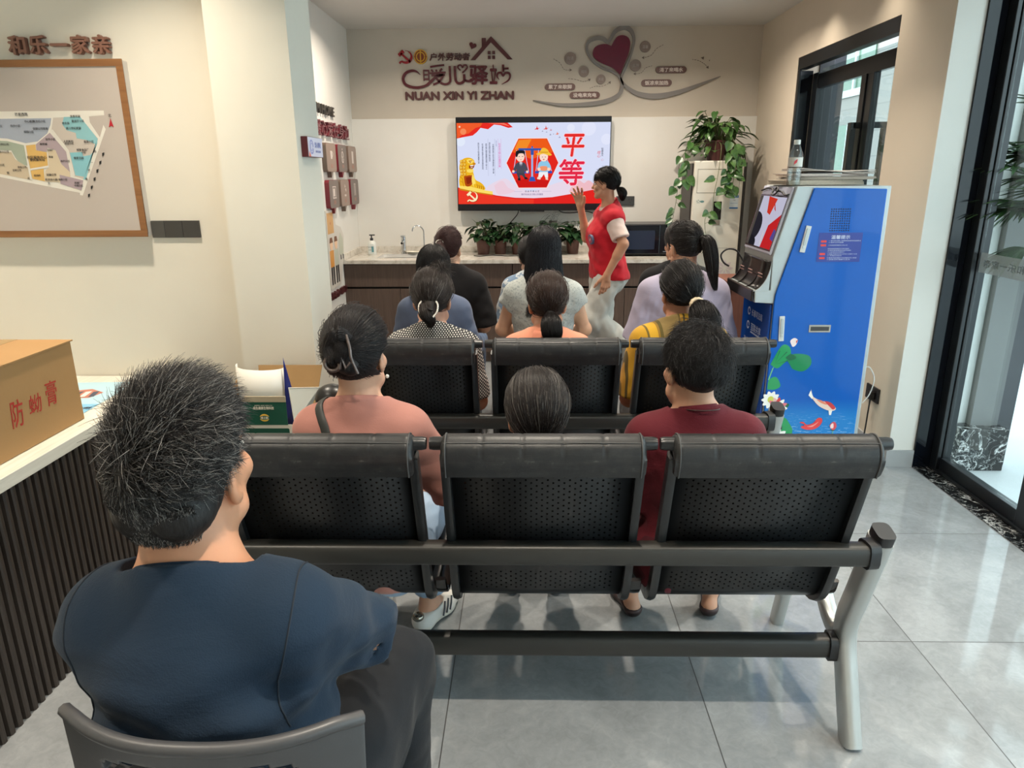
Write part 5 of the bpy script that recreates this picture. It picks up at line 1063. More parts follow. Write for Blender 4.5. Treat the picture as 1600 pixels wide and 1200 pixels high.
fp = MB().box(-.14, .095, -.128, -.1245, .2625, .352, 0, Matrix.Rotation(0, 4, 'X')); fp.build('front_flap', m_green, t); MB().box(-.14, .095, -.1285, -.124, .3522, .374).build('torn_edge', P('torn_card', S(172, 158, 132), .8), t)
a = MB(); Mk = frame((.030, -.1284, .303), (1, 0, 0), (0, 0, 1)); a.prism(circle(-.02, -.012, .018, 26, .0145), 'z', 0, .0005, 0, Mk); a.prism(circle(-.02, -.012, .019, 26, .008), 'z', .0006, .0008, 1, Mk); write(a, Mk, '绿之韵', .012, 2, -.02, -.012, .001, (.028, .010), ext=.0001, bold=.02); write(a, Mk, '绿色健康生物科技', .012, 2, -.02, .026, .0004, (.078, .012), ext=.0001, bold=.03); write(a, Mk, 'GREEN AND HEALTH', .006, 2, -.02, .036, .0004, (.066, .004), ext=.0001)
a.build('flap_badge', [m_yel, m_green, m_cwhite], t)
def flap(name, pts, m, par, th=.003):
    n_ = (Vector(pts[1])-Vector(pts[0])).cross(Vector(pts[2])-Vector(pts[0])).normalized()*th
    k = len(pts); return MB().add([tuple(Vector(p_)) for p_ in pts]+[tuple(Vector(p_)+n_) for p_ in pts], [tuple(range(k)), tuple(range(2*k-1, k-1, -1))]+[(i, (i+1) % k, k+(i+1) % k, k+i) for i in range(k)]).build(name, m, par)
flap('side_flap', [(.113, -.11, .262), (.113, .11, .262), (.16, .09, .345), (.10, -.10, .40)], m_cwhite, t); flap('back_flap', [(-.10, .123, .262), (.13, .123, .262), (.16, .15, .42), (-.10, .15, .42)], m_kraft, t)
flap('left_flap', [(-.138, -.1, .262), (-.138, .1, .262), (-.16, .1, .40), (-.145, -.1, .34)], m_kraft, t)
rl = thing('paper_roll', 'curled white paper sheet with a blue backing standing in the open green carton', 'paper', (-1.02, 2.595, .447))
MB().grid(lambda u, w: (.085*math.cos(-.35+(3.6)*u)*(1+.05*w)-.0, -.06*math.sin(-.35+3.6*u)*(1+.06*w), .46*w-.018*(1-u)*w), 30, 6).build('white_sheet', P('paper_white', S(226, 222, 212), .5), rl, smooth=80, solid=.0012)
MB().grid(lambda u, w: (.088+.024*u+.012*w-.06*(1-w)*0, -.02+.02*u, .2+.29*w-.14*u*w*w-.03*u), 6, 12).build('blue_sheet', P('paper_blue', S(28, 38, 118), .4), rl, smooth=80, solid=.0015)

# ================================================================== PALM OUTSIDE
pm = thing('palm_plant', 'fan palm plant standing outside the glass door', 'plant', (2.77, 3.72, -.12))
MB().lathe([(0, 0), (.13, 0), (.17, .30), (.18, .30), (.18, .33), (.165, .33), (.155, .29), (0, .29)], (.46, .04, 0), n=28).build('pot', P('grey_planter', S(120, 118, 114), .5, var=.1), pm, smooth=40)
r_ = random.Random(9); st = MB(); fo = MB()
for k in range(4): st.tube(spline([(.42+.03*k, .04, .28), (.36+.02*k, .04, .7), (.14, .02, 1.15+.05*k), (.0, .01, 1.36+.10*k)], 5), .014, 8)
for k in range(26):
    a0 = r_.uniform(0, 2*PI) if k > 7 else PI+r_.uniform(-1.1, 1.1); el = r_.uniform(-.25, .9); L = r_.uniform(.18, .34); z0 = r_.uniform(1.40, 1.85)
    hd = Vector((math.cos(a0)*math.cos(el), math.sin(a0)*math.cos(el)*.5, math.sin(el))); b0 = Vector((0, 0, z0)); c0 = b0+hd*L
    st.tube([b0, b0.lerp(c0, .5)+Vector((0, 0, .03)), c0], .004, 5)
    sd = hd.cross(Vector((0, 0, 1))).normalized(); n_ = sd.cross(hd)
    for j in range(13):
        th = -1.5+3.0*j/12; d = (hd*math.cos(th)+sd*math.sin(th)+n_*.1).normalized(); d.y *= .6; d.x = max(d.x, -.85); leaf_geo(fo, c0, d, n_, r_.uniform(.20, .27)*(1-.25*abs(th)/1.5), .034, .45, heart=False)
fo.build('fronds', leaf_mat('palm_leaf', S(26, 50, 24), S(44, 74, 36), S(76, 106, 56)), pm, smooth=80, recalc=False); st.build('stems', P('palm_stem', S(104, 100, 70), .7, var=.2), pm, smooth=60)
# ================================================================== PEOPLE: signed distance shapes, one continuous skin each
A3 = lambda *a: np.array(a, float)
def rcone(a, b, ra, rb):
    a = np.asarray(a, float); b = np.asarray(b, float); ab = b-a; L2 = max(ab@ab, 1e-12)
    def f(p):
        q = p-a; t = np.clip((q@ab)/L2, 0, 1); q = q-t[:, None]*ab
        return np.sqrt((q*q).sum(1))-(ra+(rb-ra)*t)
    return f
def ellp(c, r, R=None):
    c = np.asarray(c, float); r = np.asarray(r, float)
    def f(p):
        q = p-c
        if R is not None: q = q@R
        u = q/r; k0 = np.sqrt((u*u).sum(1)); v = q/(r*r); k1 = np.sqrt((v*v).sum(1))+1e-9
        return k0*(k0-1)/k1
    return f
def smin(a, b, k):
    h = np.maximum(k-np.abs(a-b), 0)/k; return np.minimum(a, b)-h*h*k*.25
def smax(a, b, k): return -smin(-a, -b, k)
def union(fs, k):
    def f(p):
        d = fs[0](p)
        for g in fs[1:]: d = smin(d, g(p), k)
        return d
    return f
CORN = np.array([(x, y, z) for x in (0, 1) for y in (0, 1) for z in (0, 1)])
def surface(f, lo, hi, h):
    """surface nets on a sparse grid"""
    B = 8; lo = np.asarray(lo, float); hi = np.asarray(hi, float)
    nb = np.ceil((hi-lo)/(h*B)).astype(int)+1; n = nb*B
    D = np.full(n, 1.0, np.float32)
    bi = np.stack(np.meshgrid(*[np.arange(k) for k in nb], indexing='ij'), -1).reshape(-1, 3)
    cen = lo+(bi*B+(B-1)/2)*h; dc = f(cen); rad = h*B*.87*1.55
    act = bi[np.abs(dc) < rad]
    for b, d in zip(bi[dc <= -rad], dc[dc <= -rad]):
        D[b[0]*B:b[0]*B+B, b[1]*B:b[1]*B+B, b[2]*B:b[2]*B+B] = -1
    loc = np.stack(np.meshgrid(*[np.arange(B)]*3, indexing='ij'), -1).reshape(-1, 3)
    for i in range(0, len(act), 400):
        a = act[i:i+400]; idx = (a[:, None, :]*B+loc[None]).reshape(-1, 3)
        D[idx[:, 0], idx[:, 1], idx[:, 2]] = f(lo+idx*h)
    s = D < 0; n1 = n-1
    cnt = np.zeros(n1, np.int8)
    for c in CORN: cnt += s[c[0]:c[0]+n1[0], c[1]:c[1]+n1[1], c[2]:c[2]+n1[2]]
    ci = np.argwhere((cnt > 0) & (cnt < 8)); vid = np.full(n1, -1, np.int32); vid[ci[:, 0], ci[:, 1], ci[:, 2]] = np.arange(len(ci))
    acc = np.zeros((len(ci), 3)); w = np.zeros(len(ci))
    vals = [D[ci[:, 0]+c[0], ci[:, 1]+c[1], ci[:, 2]+c[2]] for c in CORN]
    for i in range(8):
        for j in range(i+1, 8):
            if np.abs(CORN[i]-CORN[j]).sum() != 1: continue
            m = (vals[i] < 0) != (vals[j] < 0)
            t = np.where(m, vals[i]/np.where(m, vals[i]-vals[j], 1), 0)
            acc += np.where(m[:, None], CORN[i]+t[:, None]*(CORN[j]-CORN[i]), 0); w += m
    V = lo+(ci+acc/np.maximum(w, 1)[:, None])*h
    quads = []
    for ax in range(3):
        e = [0, 0, 0]; e[ax] = 1
        s0 = s[:n[0]-e[0], :n[1]-e[1], :n[2]-e[2]]; s1_ = s[e[0]:, e[1]:, e[2]:]
        ed = np.argwhere(s0 != s1_); a1, a2 = (ax+1) % 3, (ax+2) % 3
        ed = ed[(ed[:, a1] > 0) & (ed[:, a2] > 0) & (ed[:, a1] < n1[a1]) & (ed[:, a2] < n1[a2]) & (ed[:, ax] < n1[ax])]
        o1 = np.zeros(3, int); o1[a1] = 1; o2 = np.zeros(3, int); o2[a2] = 1
        g = lambda x: vid[x[:, 0], x[:, 1], x[:, 2]]
        qd = np.stack([g(ed-o1-o2), g(ed-o2), g(ed), g(ed-o1)], 1)
        flip = ~s0[ed[:, 0], ed[:, 1], ed[:, 2]]; qd[flip] = qd[flip][:, ::-1]
        quads.append(qd)
    Q = np.concatenate(quads); return V, Q[(Q >= 0).all(1)]
def np_mesh(name, V, Q, mats, mi=None, parent=None):
    me = bpy.data.meshes.new(name); nv, nq = len(V), len(Q)
    me.vertices.add(nv); me.vertices.foreach_set('co', V.astype(np.float32).ravel())
    me.loops.add(nq*4); me.loops.foreach_set('vertex_index', Q.astype(np.int32).ravel())
    me.polygons.add(nq); me.polygons.foreach_set('loop_start', np.arange(nq, dtype=np.int32)*4)
    for m in mats: me.materials.append(m)
    if mi is not None: me.polygons.foreach_set('material_index', mi.astype(np.int32))
    me.update(calc_edges=True); me.shade_smooth()
    return link(name, me, parent)
def snoise(p, sc, seed=0):
    """cheap smooth pseudo noise in [-1, 1]"""
    r = np.random.default_rng(seed); o = 0
    for i in range(5):
        d = r.normal(size=3); d /= np.linalg.norm(d); d2 = r.normal(size=3); d2 /= np.linalg.norm(d2); ph = r.uniform(0, 6.28, 2)
        o = o+np.sin(p@d*sc*(1+.35*i)+ph[0]+1.3*np.sin(p@d2*sc*.7+ph[1]))
    return o/3.2
def unit(v): v = np.asarray(v, float); return v/np.linalg.norm(v)
def rot(ax, a):
    c, s_ = math.cos(a), math.sin(a)
    return {'x': np.array([[1, 0, 0], [0, c, -s_], [0, s_, c]]), 'y': np.array([[c, 0, s_], [0, 1, 0], [-s_, 0, c]]), 'z': np.array([[c, -s_, 0], [s_, c, 0], [0, 0, 1]])}[ax]

SKIN = {}
def skin(c):
    if c not in SKIN:
        t = NT('skin'); v = t.obj(); n = t.noise(v, 18, 4, .6)
        t.bsdf(t.ramp(n, [(.3, tuple(x*.9 for x in S(*c)[:3])+(1,)), (.7, S(*c))]), .48, spec=.4, sss=.08); t.bump(t.noise(v, 260, 2), .05, .002)
        SKIN[c] = t.m
    return SKIN[c]
HAIRM = {}
def hairmat(c, grey=0.0, greyc=(92, 88, 85), rough=.36):
    key = (c, grey)
    if key not in HAIRM:
        t = NT('hair_strand'); hi = t.n('HairInfo'); b = S(*c); lt = tuple(x*1.5+.001 for x in b[:3])+(1,)
        stops = [(0, b), (.6, tuple(x*1.25 for x in b[:3])+(1,)), (.95, lt)]
        col = t.ramp(hi.outputs['Random'], stops)
        if grey: 
            wn_ = t.n('TexWhiteNoise'); wn_.noise_dimensions = '1D'; t.l(hi.outputs['Random'], wn_.inputs['W']); col = t.mix(t.math('LESS_THAN', wn_.outputs['Value'], grey), col, S(*greyc))
        t.bsdf(col, rough+.04, spec=.30); 
        c2 = NT('hair_base'); v = c2.obj((1, 1, .25)); n = c2.noise(v, 130, 3, .6); c2.bsdf(c2.ramp(n, [(.35, tuple(x*.7 for x in b[:3])+(1,)), (.7, tuple(x*1.4 for x in b[:3])+(1,))]), .5, spec=.3); c2.bump(n, .5, .004)
        HAIRM[key] = (t.m, c2.m)
    return HAIRM[key]
m_lip = P('lip', S(150, 84, 76), .4); m_brow = P('brow_hair', S(40, 32, 30), .7)
m_eye = P('eye_white', S(214, 208, 200), .15); m_iris = P('iris', S(40, 26, 20), .1)

def hand(prims, W, d, n, s, side, curl=.35, spread=.12, thumb=.7):
    """wrist W, d towards the fingers, n out of the back of the hand; side +1 puts the thumb on +cross"""
    d = unit(d); n = unit(n-d*(n@d)); x = np.cross(d, n)*side    # x towards the thumb
    prims.append(rcone(W, W+d*.03*s, .026*s, .025*s))
    rows = ((.030, .088, .074, .0088), (.0105, .093, .083, .0092), (-.0095, .089, .077, .0088), (-.028, .080, .060, .0078))
    for i, (off, L, fl, r) in enumerate(rows):
        kn = W+d*L*s+x*off*s+n*.004*s
        prims.append(rcone(W+d*.02*s+x*off*.55*s, kn, .015*s, .0115*s))
        a = (1.5-i)*spread; fd = d*math.cos(a)+x*math.sin(a); p = kn; c = 0
        for j, q in enumerate((.44, .31, .25)):
            c += curl*(.8, 1.1, .8)[j]*(1+.12*i); dd = fd*math.cos(c)-n*math.sin(c)
            e = p+dd*fl*q*s; prims.append(rcone(p, e, r*s*(1-.07*j), r*s*(1-.07*(j+1)))); p = e
    b = W+d*.022*s+x*.024*s-n*.006*s; td = unit(d*math.cos(thumb)+x*math.sin(thumb)-n*.25)
    m_ = b+td*.040*s; e = m_+unit(td+d*.35-n*.15)*.032*s; e2 = e+unit(td*.7+d*.6-n*.2)*.024*s
    prims += [rcone(b, m_, .0155*s, .0115*s), rcone(m_, e, .0110*s, .0098*s), rcone(e, e2, .0098*s, .0082*s)]

class Fig:
    def __init__(F, s=1.0, sh=.42, lean=-.06, side=0, bw=1.0, fat=1.0, head=(0, 0, 0), hs=1.0, arms=None, legs=None, stand=False, female=True, headoff=(0, 0, 0), twist=0, neckr=1.0, shz=0, armr=1.0):
        F.s = s; F.g = {}
        R = rot('x', -lean)@rot('y', side); R = R@rot('z', twist) if twist else R
        F.R = R; F.bw = bw; F.fat = fat; F.neckr = neckr; P0 = A3(0, 0, (sh+.085*s) if not stand else .90*s); F.P = P0; F.sh = sh
        pt = lambda a, b, c: P0+R@(A3(a*bw, b, c)*s); F.pt = pt
        E = lambda c, r: ellp(pt(*c), A3(r[0]*bw, r[1]*fat, r[2])*s, R)
        T = [E((0, -.005, .02), (.160 if female else .152, .112, .11)), E((.075, -.045, -.015), (.088, .095, .085)), E((-.075, -.045, -.015), (.088, .095, .085)),
             E((0, .012, .15), (.130 if female else .142, .100, .13)), E((0, .004, .30), (.146 if female else .158, .108, .16)), E((0, -.028, .385), (.15, .078, .095))]
        sw = .104 if female else .116; F.sw = sw
        T.append(rcone(pt(-sw, -.012, .425+shz), pt(sw, -.012, .425+shz), .056*s, .056*s))
        for q in (-1, 1):
            T.append(rcone(pt(q*.115, -.018, .440), pt(q*.03, -.018, .505), .040*s, .042*s))
            if female: T.append(E((q*.062, .080, .295), (.056, .052, .056)))
        F.g['torso'] = T
        N = pt(0, -.012, .500); F.N = N
        Hc = N+R@(A3(0, .022, .150)*s)+A3(*headoff); F.Hc = Hc; F.hs = hs
        HR = rot('z', head[0])@rot('x', head[1])@rot('y', head[2]); F.HR = HR
        F.g['neck'] = [rcone(pt(0, -.014, .455), Hc+HR@(A3(0, -.022, -.055)*hs), .054*s*neckr, .050*s*neckr)]
        H = lambda *a: Hc+HR@(A3(*a)*hs); F.H = H
        EH = lambda c, r, R2=None: ellp(H(*c), A3(*r)*hs, HR if R2 is None else HR@R2)
        F.g['head'] = [EH((0, -.012, .030), (.0675, .094, .088)), EH((0, .022, -.035), (.0565, .068, .080)), rcone(H(-.012, .070, -.098), H(.012, .070, -.098), .018*hs, .018*hs), rcone(H(0, .084, .012), H(0, .106, -.030), .007*hs, .0115*hs),
                       rcone(H(-.045, .020, -.070), H(-.015, .062, -.098), .022*hs, .018*hs), rcone(H(.045, .020, -.070), H(.015, .062, -.098), .022*hs, .018*hs), rcone(H(-.034, .076, .018), H(.034, .076, .018), .010*hs, .010*hs),
                       rcone(H(-.016, .086, -.060), H(.016, .086, -.060), .008*hs, .008*hs), EH((.034, .062, -.03), (.024, .022, .022)), EH((-.034, .062, -.03), (.024, .022, .022))]
        F.ears = [union([EH((q*.0705, -.010, -.012), (.009, .019, .031), rot('z', q*.35)), EH((q*.0675, -.002, -.034), (.008, .011, .014))], .008) for q in (-1, 1)]
        F.earcut = [EH((q*.0825, -.006, -.008), (.007, .011, .018), rot('z', q*.35)) for q in (-1, 1)]
        F.sock = [EH((q*.031, .094, -.001), (.017, .012, .010)) for q in (-1, 1)]
        F.arm = {}; hands = []
        for q, nm in ((-1, 'L'), (1, 'R')):
            a = dict(e=None, w=None, d=None, n=None, curl=.35); a.update((arms or {}).get(nm, {}))
            sx_ = .147 if female else .152
            A_ = pt(q*sx_, -.008, .425+shz)
            El = A3(*a['e']) if a['e'] is not None else A_+R@(A3(q*.045, .03, -.275)*s)
            Wr = A3(*a['w']) if a['w'] is not None else A3(q*.085, .27*s, sh+.175*s)
            ar = .042*s*(1 if female else 1.16)*fat**.5*armr
            F.arm[nm] = (A_, El, Wr, ar)
            F.g['arm'+nm] = [rcone(A_, El, ar*1.08, ar*.85), rcone(El, Wr, ar*.85, .026*s), rcone(El, El+(Wr-El)*.35, ar*.82, ar*.84)]
            d = a['d'] if a['d'] is not None else unit(Wr-El)*.6+A3(-q*.25, .5, -.25)
            hand(hands, Wr, np.asarray(d, float), np.asarray(a['n'] if a['n'] is not None else (q*.2, .2, 1.0), float), s, q*-1 if a.get('flip') is None else q, a['curl'], a.get('spread', .12))
        F.g['hands'] = hands
        feet = []; F.leg = {}
        for q, nm in ((-1, 'L'), (1, 'R')):
            l = dict(k=None, a=None, t=None); l.update((legs or {}).get(nm, {}))
            hp = pt(q*.085, .01, -.01)
            if stand: K = A3(q*.09, .01, .48*s); An = A3(q*.085, -.02, .085)
            else: K = A3(q*.10, .42*s, sh+.055); An = A3(q*.10, .42*s, .085)
            if l['k'] is not None: K = A3(*l['k'])
            if l['a'] is not None: An = A3(*l['a'])
            fd = unit(l['t']) if l['t'] is not None else A3(q*.12, 1, 0); fd = unit(fd)
            F.leg[nm] = (hp, K, An, fd); fr = fat**.5
            F.g['leg'+nm] = [rcone(hp, K, .082*s*fr, .056*s), rcone(K, An, .055*s, .034*s), rcone(K+(An-K)*.12-A3(0, .012, 0), K+(An-K)*.45-A3(0, .014, 0), .050*s, .046*s)]
            up = A3(0, 0, 1) if abs(fd[2]) < .8 else A3(0, 1, 0); dn = -unit(up-fd*(up@fd))
            he = An+dn*.050-fd*.035; to = An+dn*.060+fd*.145
            feet += [rcone(An, he, .032*s, .030*s), rcone(An+fd*.02, to-fd*.05, .034*s, .026*s), rcone(to-fd*.06, to, .030*s, .019*s), rcone(he, to-fd*.05, .028*s, .024*s)]
            F.leg[nm] += (he, to, dn)
        F.g['feet'] = feet
        F.k = .045*s
    def ev(F, names, k=None): return union([f for n_ in names for f in F.g[n_]], k or F.k)
    def body_fn(F):
        main = F.ev(['torso']); limbs = [F.ev([n_], .02) for n_ in ('armL', 'armR', 'legL', 'legR', 'neck')]
        hd = F.ev(['head'], .018*F.hs); ha = F.ev(['hands'], .009); ft = F.ev(['feet'], .02)
        def f(p):
            d = main(p)
            for l in limbs: d = smin(d, l(p), .035)
            d = smin(d, ft(p), .015); d = smin(d, ha(p), .010)
            h = hd(p)
            for e in F.sock: h = smax(h, -e(p), .012)
            d = smin(d, h, .022)
            for e, c in zip(F.ears, F.earcut): d = smin(d, smax(e(p), -c(p), .006), .006)
            return d
        return f
    def bounds(F, pad=.03):
        pts = [F.Hc+A3(0, 0, .13), F.Hc-A3(0, 0, .13), F.Hc+A3(.13, .13, 0), F.Hc-A3(.13, .13, 0)]
        for nm in 'LR':
            pts += list(F.arm[nm][:3])+[F.arm[nm][2]+v*.21 for v in (A3(1, 0, 0), A3(-1, 0, 0), A3(0, 1, 0), A3(0, -1, 0), A3(0, 0, 1), A3(0, 0, -1))]+[F.leg[nm][1], F.leg[nm][2], F.leg[nm][4], F.leg[nm][5]]
        pts += [F.pt(-.2, -.17, -.1), F.pt(.2, .17, .5), F.pt(-.2, .1, .3), F.pt(.2, -.15, .1)]
        pts = np.array(pts); return pts.min(0)-pad-.06, pts.max(0)+pad+.06

def person(name_label, F, loc, rz, skin_c, h=.007, group=None, face=True):
    t = thing('person', name_label, 'person', loc, rz, group); F.root = t
    lo, hi = F.bounds(); V, Q = surface(F.body_fn(), lo, hi, h)
    C = V[Q].mean(1); L = ((C-F.Hc)@F.HR)/F.hs; mi = np.zeros(len(Q), int)
    lip = (np.abs(L[:, 0]) < .026) & (np.abs(L[:, 2]+.060) < .0085*(1-(np.abs(L[:, 0])/.03)**2)+.001) & (L[:, 1] > .07); mi[lip] = 1
    br = (np.abs(np.abs(L[:, 0])-.034) < .020) & (np.abs(L[:, 2]-.022-.004*np.cos((np.abs(L[:, 0])-.034)*60)) < .0032) & (L[:, 1] > .06); mi[br] = 2
    np_mesh('body', V, Q, [skin(skin_c), m_lip, m_brow], mi, t)
    if face:
        for q in (-1, 1):
            e = MB(); Mh = Matrix([[*F.HR[i]*F.hs, F.Hc[i]] for i in range(3)]+[[0, 0, 0, 1]])
            e.ell((q*.031, .0760, -.001), (.0118, .0118, .0085), 14, 10, 0, Mh); e.ell((q*.031, .0822, -.001), (.0068, .0062, .0064), 10, 8, 1, Mh)
            e.build('eye', [m_eye, m_iris], t, smooth=60)
    return t
def cut_plane(n, o): n = unit(n); o = np.asarray(o, float); return lambda p: (p-o)@n   # positive side removed
def fabric(name, c, rough=.85, c2=None, pattern=None, sheen=.2, bump=.25, wr=0):
    t = NT(name); v = t.obj(); n = t.noise(v, 5, 4, .6); base = t.ramp(n, [(.3, tuple(x*.90 for x in S(*c)[:3])+(1,)), (.7, S(*c))])
    if pattern is not None: base = pattern(t, v, base)
    t.bsdf(base, rough, spec=.2, sheen=sheen*(.3 if sum(c) < 200 else .6)); w = t.noise(v, 420, 2, .5); fo = t.noise(t.obj((1, 1, 2.2)), 9, 4, .6, .8)
    t.bump(t.math('MULTIPLY_ADD', fo, 1.2, t.math('MULTIPLY', w, .25)), bump, .006); return t.m
def shirt(F, mat, e=.012, sleeve=(.62, .62), flare=.012, hem=None, neck=(.062, .0), h=.007, name='shirt', vcut=0, seed=0, fold=.0035, sleeveless=False, crew=.009, drape=False, band=True, ridge=0):
    s = F.s; tor = F.ev(['torso']); arms = []
    neckf = F.ev(['neck']); bodyarm = {}
    for i, nm in enumerate('LR'):
        A_, El, Wr, ar = F.arm[nm]; u = unit(El-A_); L = np.linalg.norm(El-A_); sl = sleeve[i]
        pts = [rcone(A_-u*.0, El, ar*1.08+.002, ar*.87)]
        if sl > 1: pts.append(rcone(El, Wr, ar*.86, .028*s))
        af = union(pts, .02)
        if sl <= 1: pl_ = cut_plane(u, A_+u*L*sl)
        else: u2 = unit(Wr-El); pl_ = cut_plane(u2, El+u2*np.linalg.norm(Wr-El)*(sl-1))
        arms.append((af, pl_, A_, u, L*min(sl, 1), F.ev(['arm'+nm], .02)))
    hz = hem if hem is not None else F.sh+.005
    nax = unit(F.H(0, -.022, -.055)-F.pt(0, -.014, .455)); nb_ = F.pt(0, -.014, .455)
    colr = rcone(nb_, nb_+nax*.14*s, .058*s*F.neckr+crew*.6, .052*s*F.neckr+crew)
    ncut = cut_plane(unit(nax+F.R@A3(0, .42+vcut*8, 0)), F.N+nax*(.030+neck[1])*s)
    dz, drz, dsc = drape if isinstance(drape, tuple) else (.19, .30, 1.0)
    dr = ellp(F.pt(0, -.006, dz), A3(.160*F.bw*dsc, .118*F.fat*dsc, drz)*s, F.R) if drape else None
    def f(p):
        d = tor(p)-e*s
        if dr is not None: d = smin(d, dr(p), .05)
        for af, pl_, A_, u, L, ba in arms:
            t_ = np.clip(((p-A_)@u)/max(L, .01), 0, 1)
            if sleeveless: a = smax(af(p)-e*s*.8, pl_(p), .006)
            else: a = smax(af(p)-(e*s+flare*s*t_), pl_(p), .006)
            d = smin(d, a, .045)
            d = np.where(pl_(p) > -.03, np.maximum(d, np.where(t_ > .5, -(ba(p)-.0035), -1)), d)
        d = d + fold*snoise(p*A3(1, 1, 1.8), 26, seed)*np.clip((F.N[2]-.03-p[:, 2])/.1, .0, 1)+fold*.6*snoise(p*A3(1.6, 1, .9), 48, seed+3)*np.clip((F.N[2]-.03-p[:, 2])/.1, .0, 1)
        if ridge: d = d+ridge*snoise(p*A3(.45, .6, 3.0), 17, 9)*np.clip((F.N[2]-.05-p[:, 2])/.1, 0, 1)
        d = smin(d, colr(p), .030)
        q_ = p-nb_; rd = np.sqrt(np.maximum(((q_-np.outer(q_@nax, nax))**2).sum(1), 0))-(.058*s*F.neckr+crew+.016)
        d = smax(d, -np.maximum(-ncut(p), rd), .004)
        return np.maximum(d, hz-p[:, 2])
    F.cloth = f
    lo, hi = F.bounds(); lo[2] = hz-.02; hi[2] = min(hi[2], F.N[2]+.14)
    V, Q = surface(f, lo, hi, h); so_ = np_mesh(name, V, Q, mat if isinstance(mat, list) else [mat], None, F.root)
    if band:
        pn = unit(nax+F.R@A3(0, .42+vcut*8, 0)); O_ = F.N+nax*(.030+neck[1])*s; e1 = unit(np.cross(nax, A3(0, 1, 0))); e2 = np.cross(nax, e1); pts = []
        for i in range(49):
            th = 2*PI*i/48; hh = .05
            for _ in range(4):
                r_ = .058*s*F.neckr+crew*.6+(.052*s*F.neckr+crew-.058*s*F.neckr-crew*.6)*hh/(.14*s); q_ = nb_+(e1*math.cos(th)+e2*math.sin(th))*r_; hh = ((O_-q_)@pn)/(nax@pn)
            pts.append(tuple(q_+nax*(hh-.007)))
        MB().tube(pts, .004, 8, flat=(.010, .0028, tuple(nax)), caps=False).build('collar_band', mat, so_, smooth=60)
    return so_
def lay(F, pts, gap=.002):
    """draw points onto the surface of the clothing"""
    P_ = np.array([tuple(p) for p in pts], float); e = .003
    for _ in range(14):
        d = F.cloth(P_)-gap; g = np.stack([F.cloth(P_+v)-F.cloth(P_-v) for v in (A3(e, 0, 0), A3(0, e, 0), A3(0, 0, e))], 1)/(2*e)
        P_ = P_-(np.clip(d, -.03, .03)/np.maximum((g*g).sum(1), .2))[:, None]*g*.8
    return [tuple(p) for p in P_]
def trousers(F, mat, e=.012, hem=.11, wide=0, h=.008, name='trousers', seed=1, fold=.004, top=None):
    s = F.s; tor = union(F.g['torso'][:3], F.k); legs = []
    for nm in 'LR':
        hp, K, An = F.leg[nm][:3]; u = unit(An-K); L = np.linalg.norm(An-K)
        fs = union([rcone(hp, K, .086*s, .062*s+wide*.5), rcone(K, An, .060*s+wide*.5, .040*s+wide)], .03)
        legs.append((fs, cut_plane(u, K+u*(L-(hem-.085))), F.ev(['leg'+nm], .02)))
    tz = top if top is not None else F.P[2]+.13*s
    def f(p):
        d = tor(p)-e*.7*s
        for fs, pl_, ba in legs:
            a = smax(fs(p)-e*s, pl_(p), .006); d = smin(d, a, .03)
            d = np.where((pl_(p) > -.03), np.maximum(d, -(ba(p)-.004)), d)
        d = d+fold*snoise(p, 24, seed)+fold*.6*snoise(p, 50, seed+5)
        return np.maximum(d, p[:, 2]-tz)
    lo, hi = F.bounds(); hi[2] = tz+.02
    V, Q = surface(f, lo, hi, h); return np_mesh(name, V, Q, [mat], None, F.root)
def shoes(F, mat, h=.006, name='shoe', sole=None, e=.010, topz=.012):
    for nm in 'LR':
        hp, K, An, fd, he, to, dn = F.leg[nm]; s = F.s
        fs = union([rcone(An-dn*.0, he, .030*s, .030*s), rcone(An+fd*.01, to-fd*.05, .032*s, .028*s), rcone(to-fd*.06, to, .032*s, .021*s), rcone(he, to-fd*.05, .030*s, .027*s)], .02)
        top = cut_plane(-dn, An+dn*topz*s); bot = cut_plane(dn, An+dn*.081)
        f = lambda p: np.maximum(smax(smax(fs(p)-e, top(p), .006), bot(p), .004), -(union(F.g['leg'+nm], .02)(p)-.004))
        pts = np.array([An, he, to]); V, Q = surface(f, pts.min(0)-.09, pts.max(0)+.09, h)
        C = V[Q].mean(1); k = ((C-An)@dn); mi = (k > .058).astype(int)
        np_mesh(name, V, Q, [mat, sole or mat], mi, F.root)

# ------------------------------------------------------------------ hair
C0 = A3(0, -.012, .030); RH = A3(.0675, .094, .088)
def curves(name, paths, radius, mat, parent, taper=True):
    n, k, _ = paths.shape
    hc = bpy.data.hair_curves.new(name); hc.add_curves([k]*n)
    hc.attributes['position'].data.foreach_set('vector', paths.astype(np.float32).ravel())
    ra = hc.attributes['radius'] if 'radius' in hc.attributes else hc.attributes.new('radius', 'FLOAT', 'POINT')
    tp = np.ones(k); 
    if taper: tp = 1-.75*np.linspace(0, 1, k)**2
    ra.data.foreach_set('value', np.tile(tp*radius, n).astype(np.float32)); hc.materials.append(mat)
    o = bpy.data.objects.new(name, hc); COL.objects.link(o); o.parent = parent; return o
def roots(n, r, nape=-.42, front=.50, ear=True):
    out = []
    while sum(len(o) for o in out) < n:
        d = r.normal(size=(n*2, 3)); d /= np.linalg.norm(d, axis=1)[:, None]
        face = ((d[:, 1] > front) & (d[:, 2] < .60)) | ((d[:, 1] > .12) & (d[:, 2] < .28)) 
        low = d[:, 2] < nape-.25*np.clip(d[:, 1], 0, 1)
        earz = (np.abs(d[:, 0]) > .80) & (d[:, 2] < -.05) & (d[:, 1] > -.35) if ear else np.zeros(len(d), bool)
        out.append(d[~(face | low | earz)])
    return np.concatenate(out)[:n]
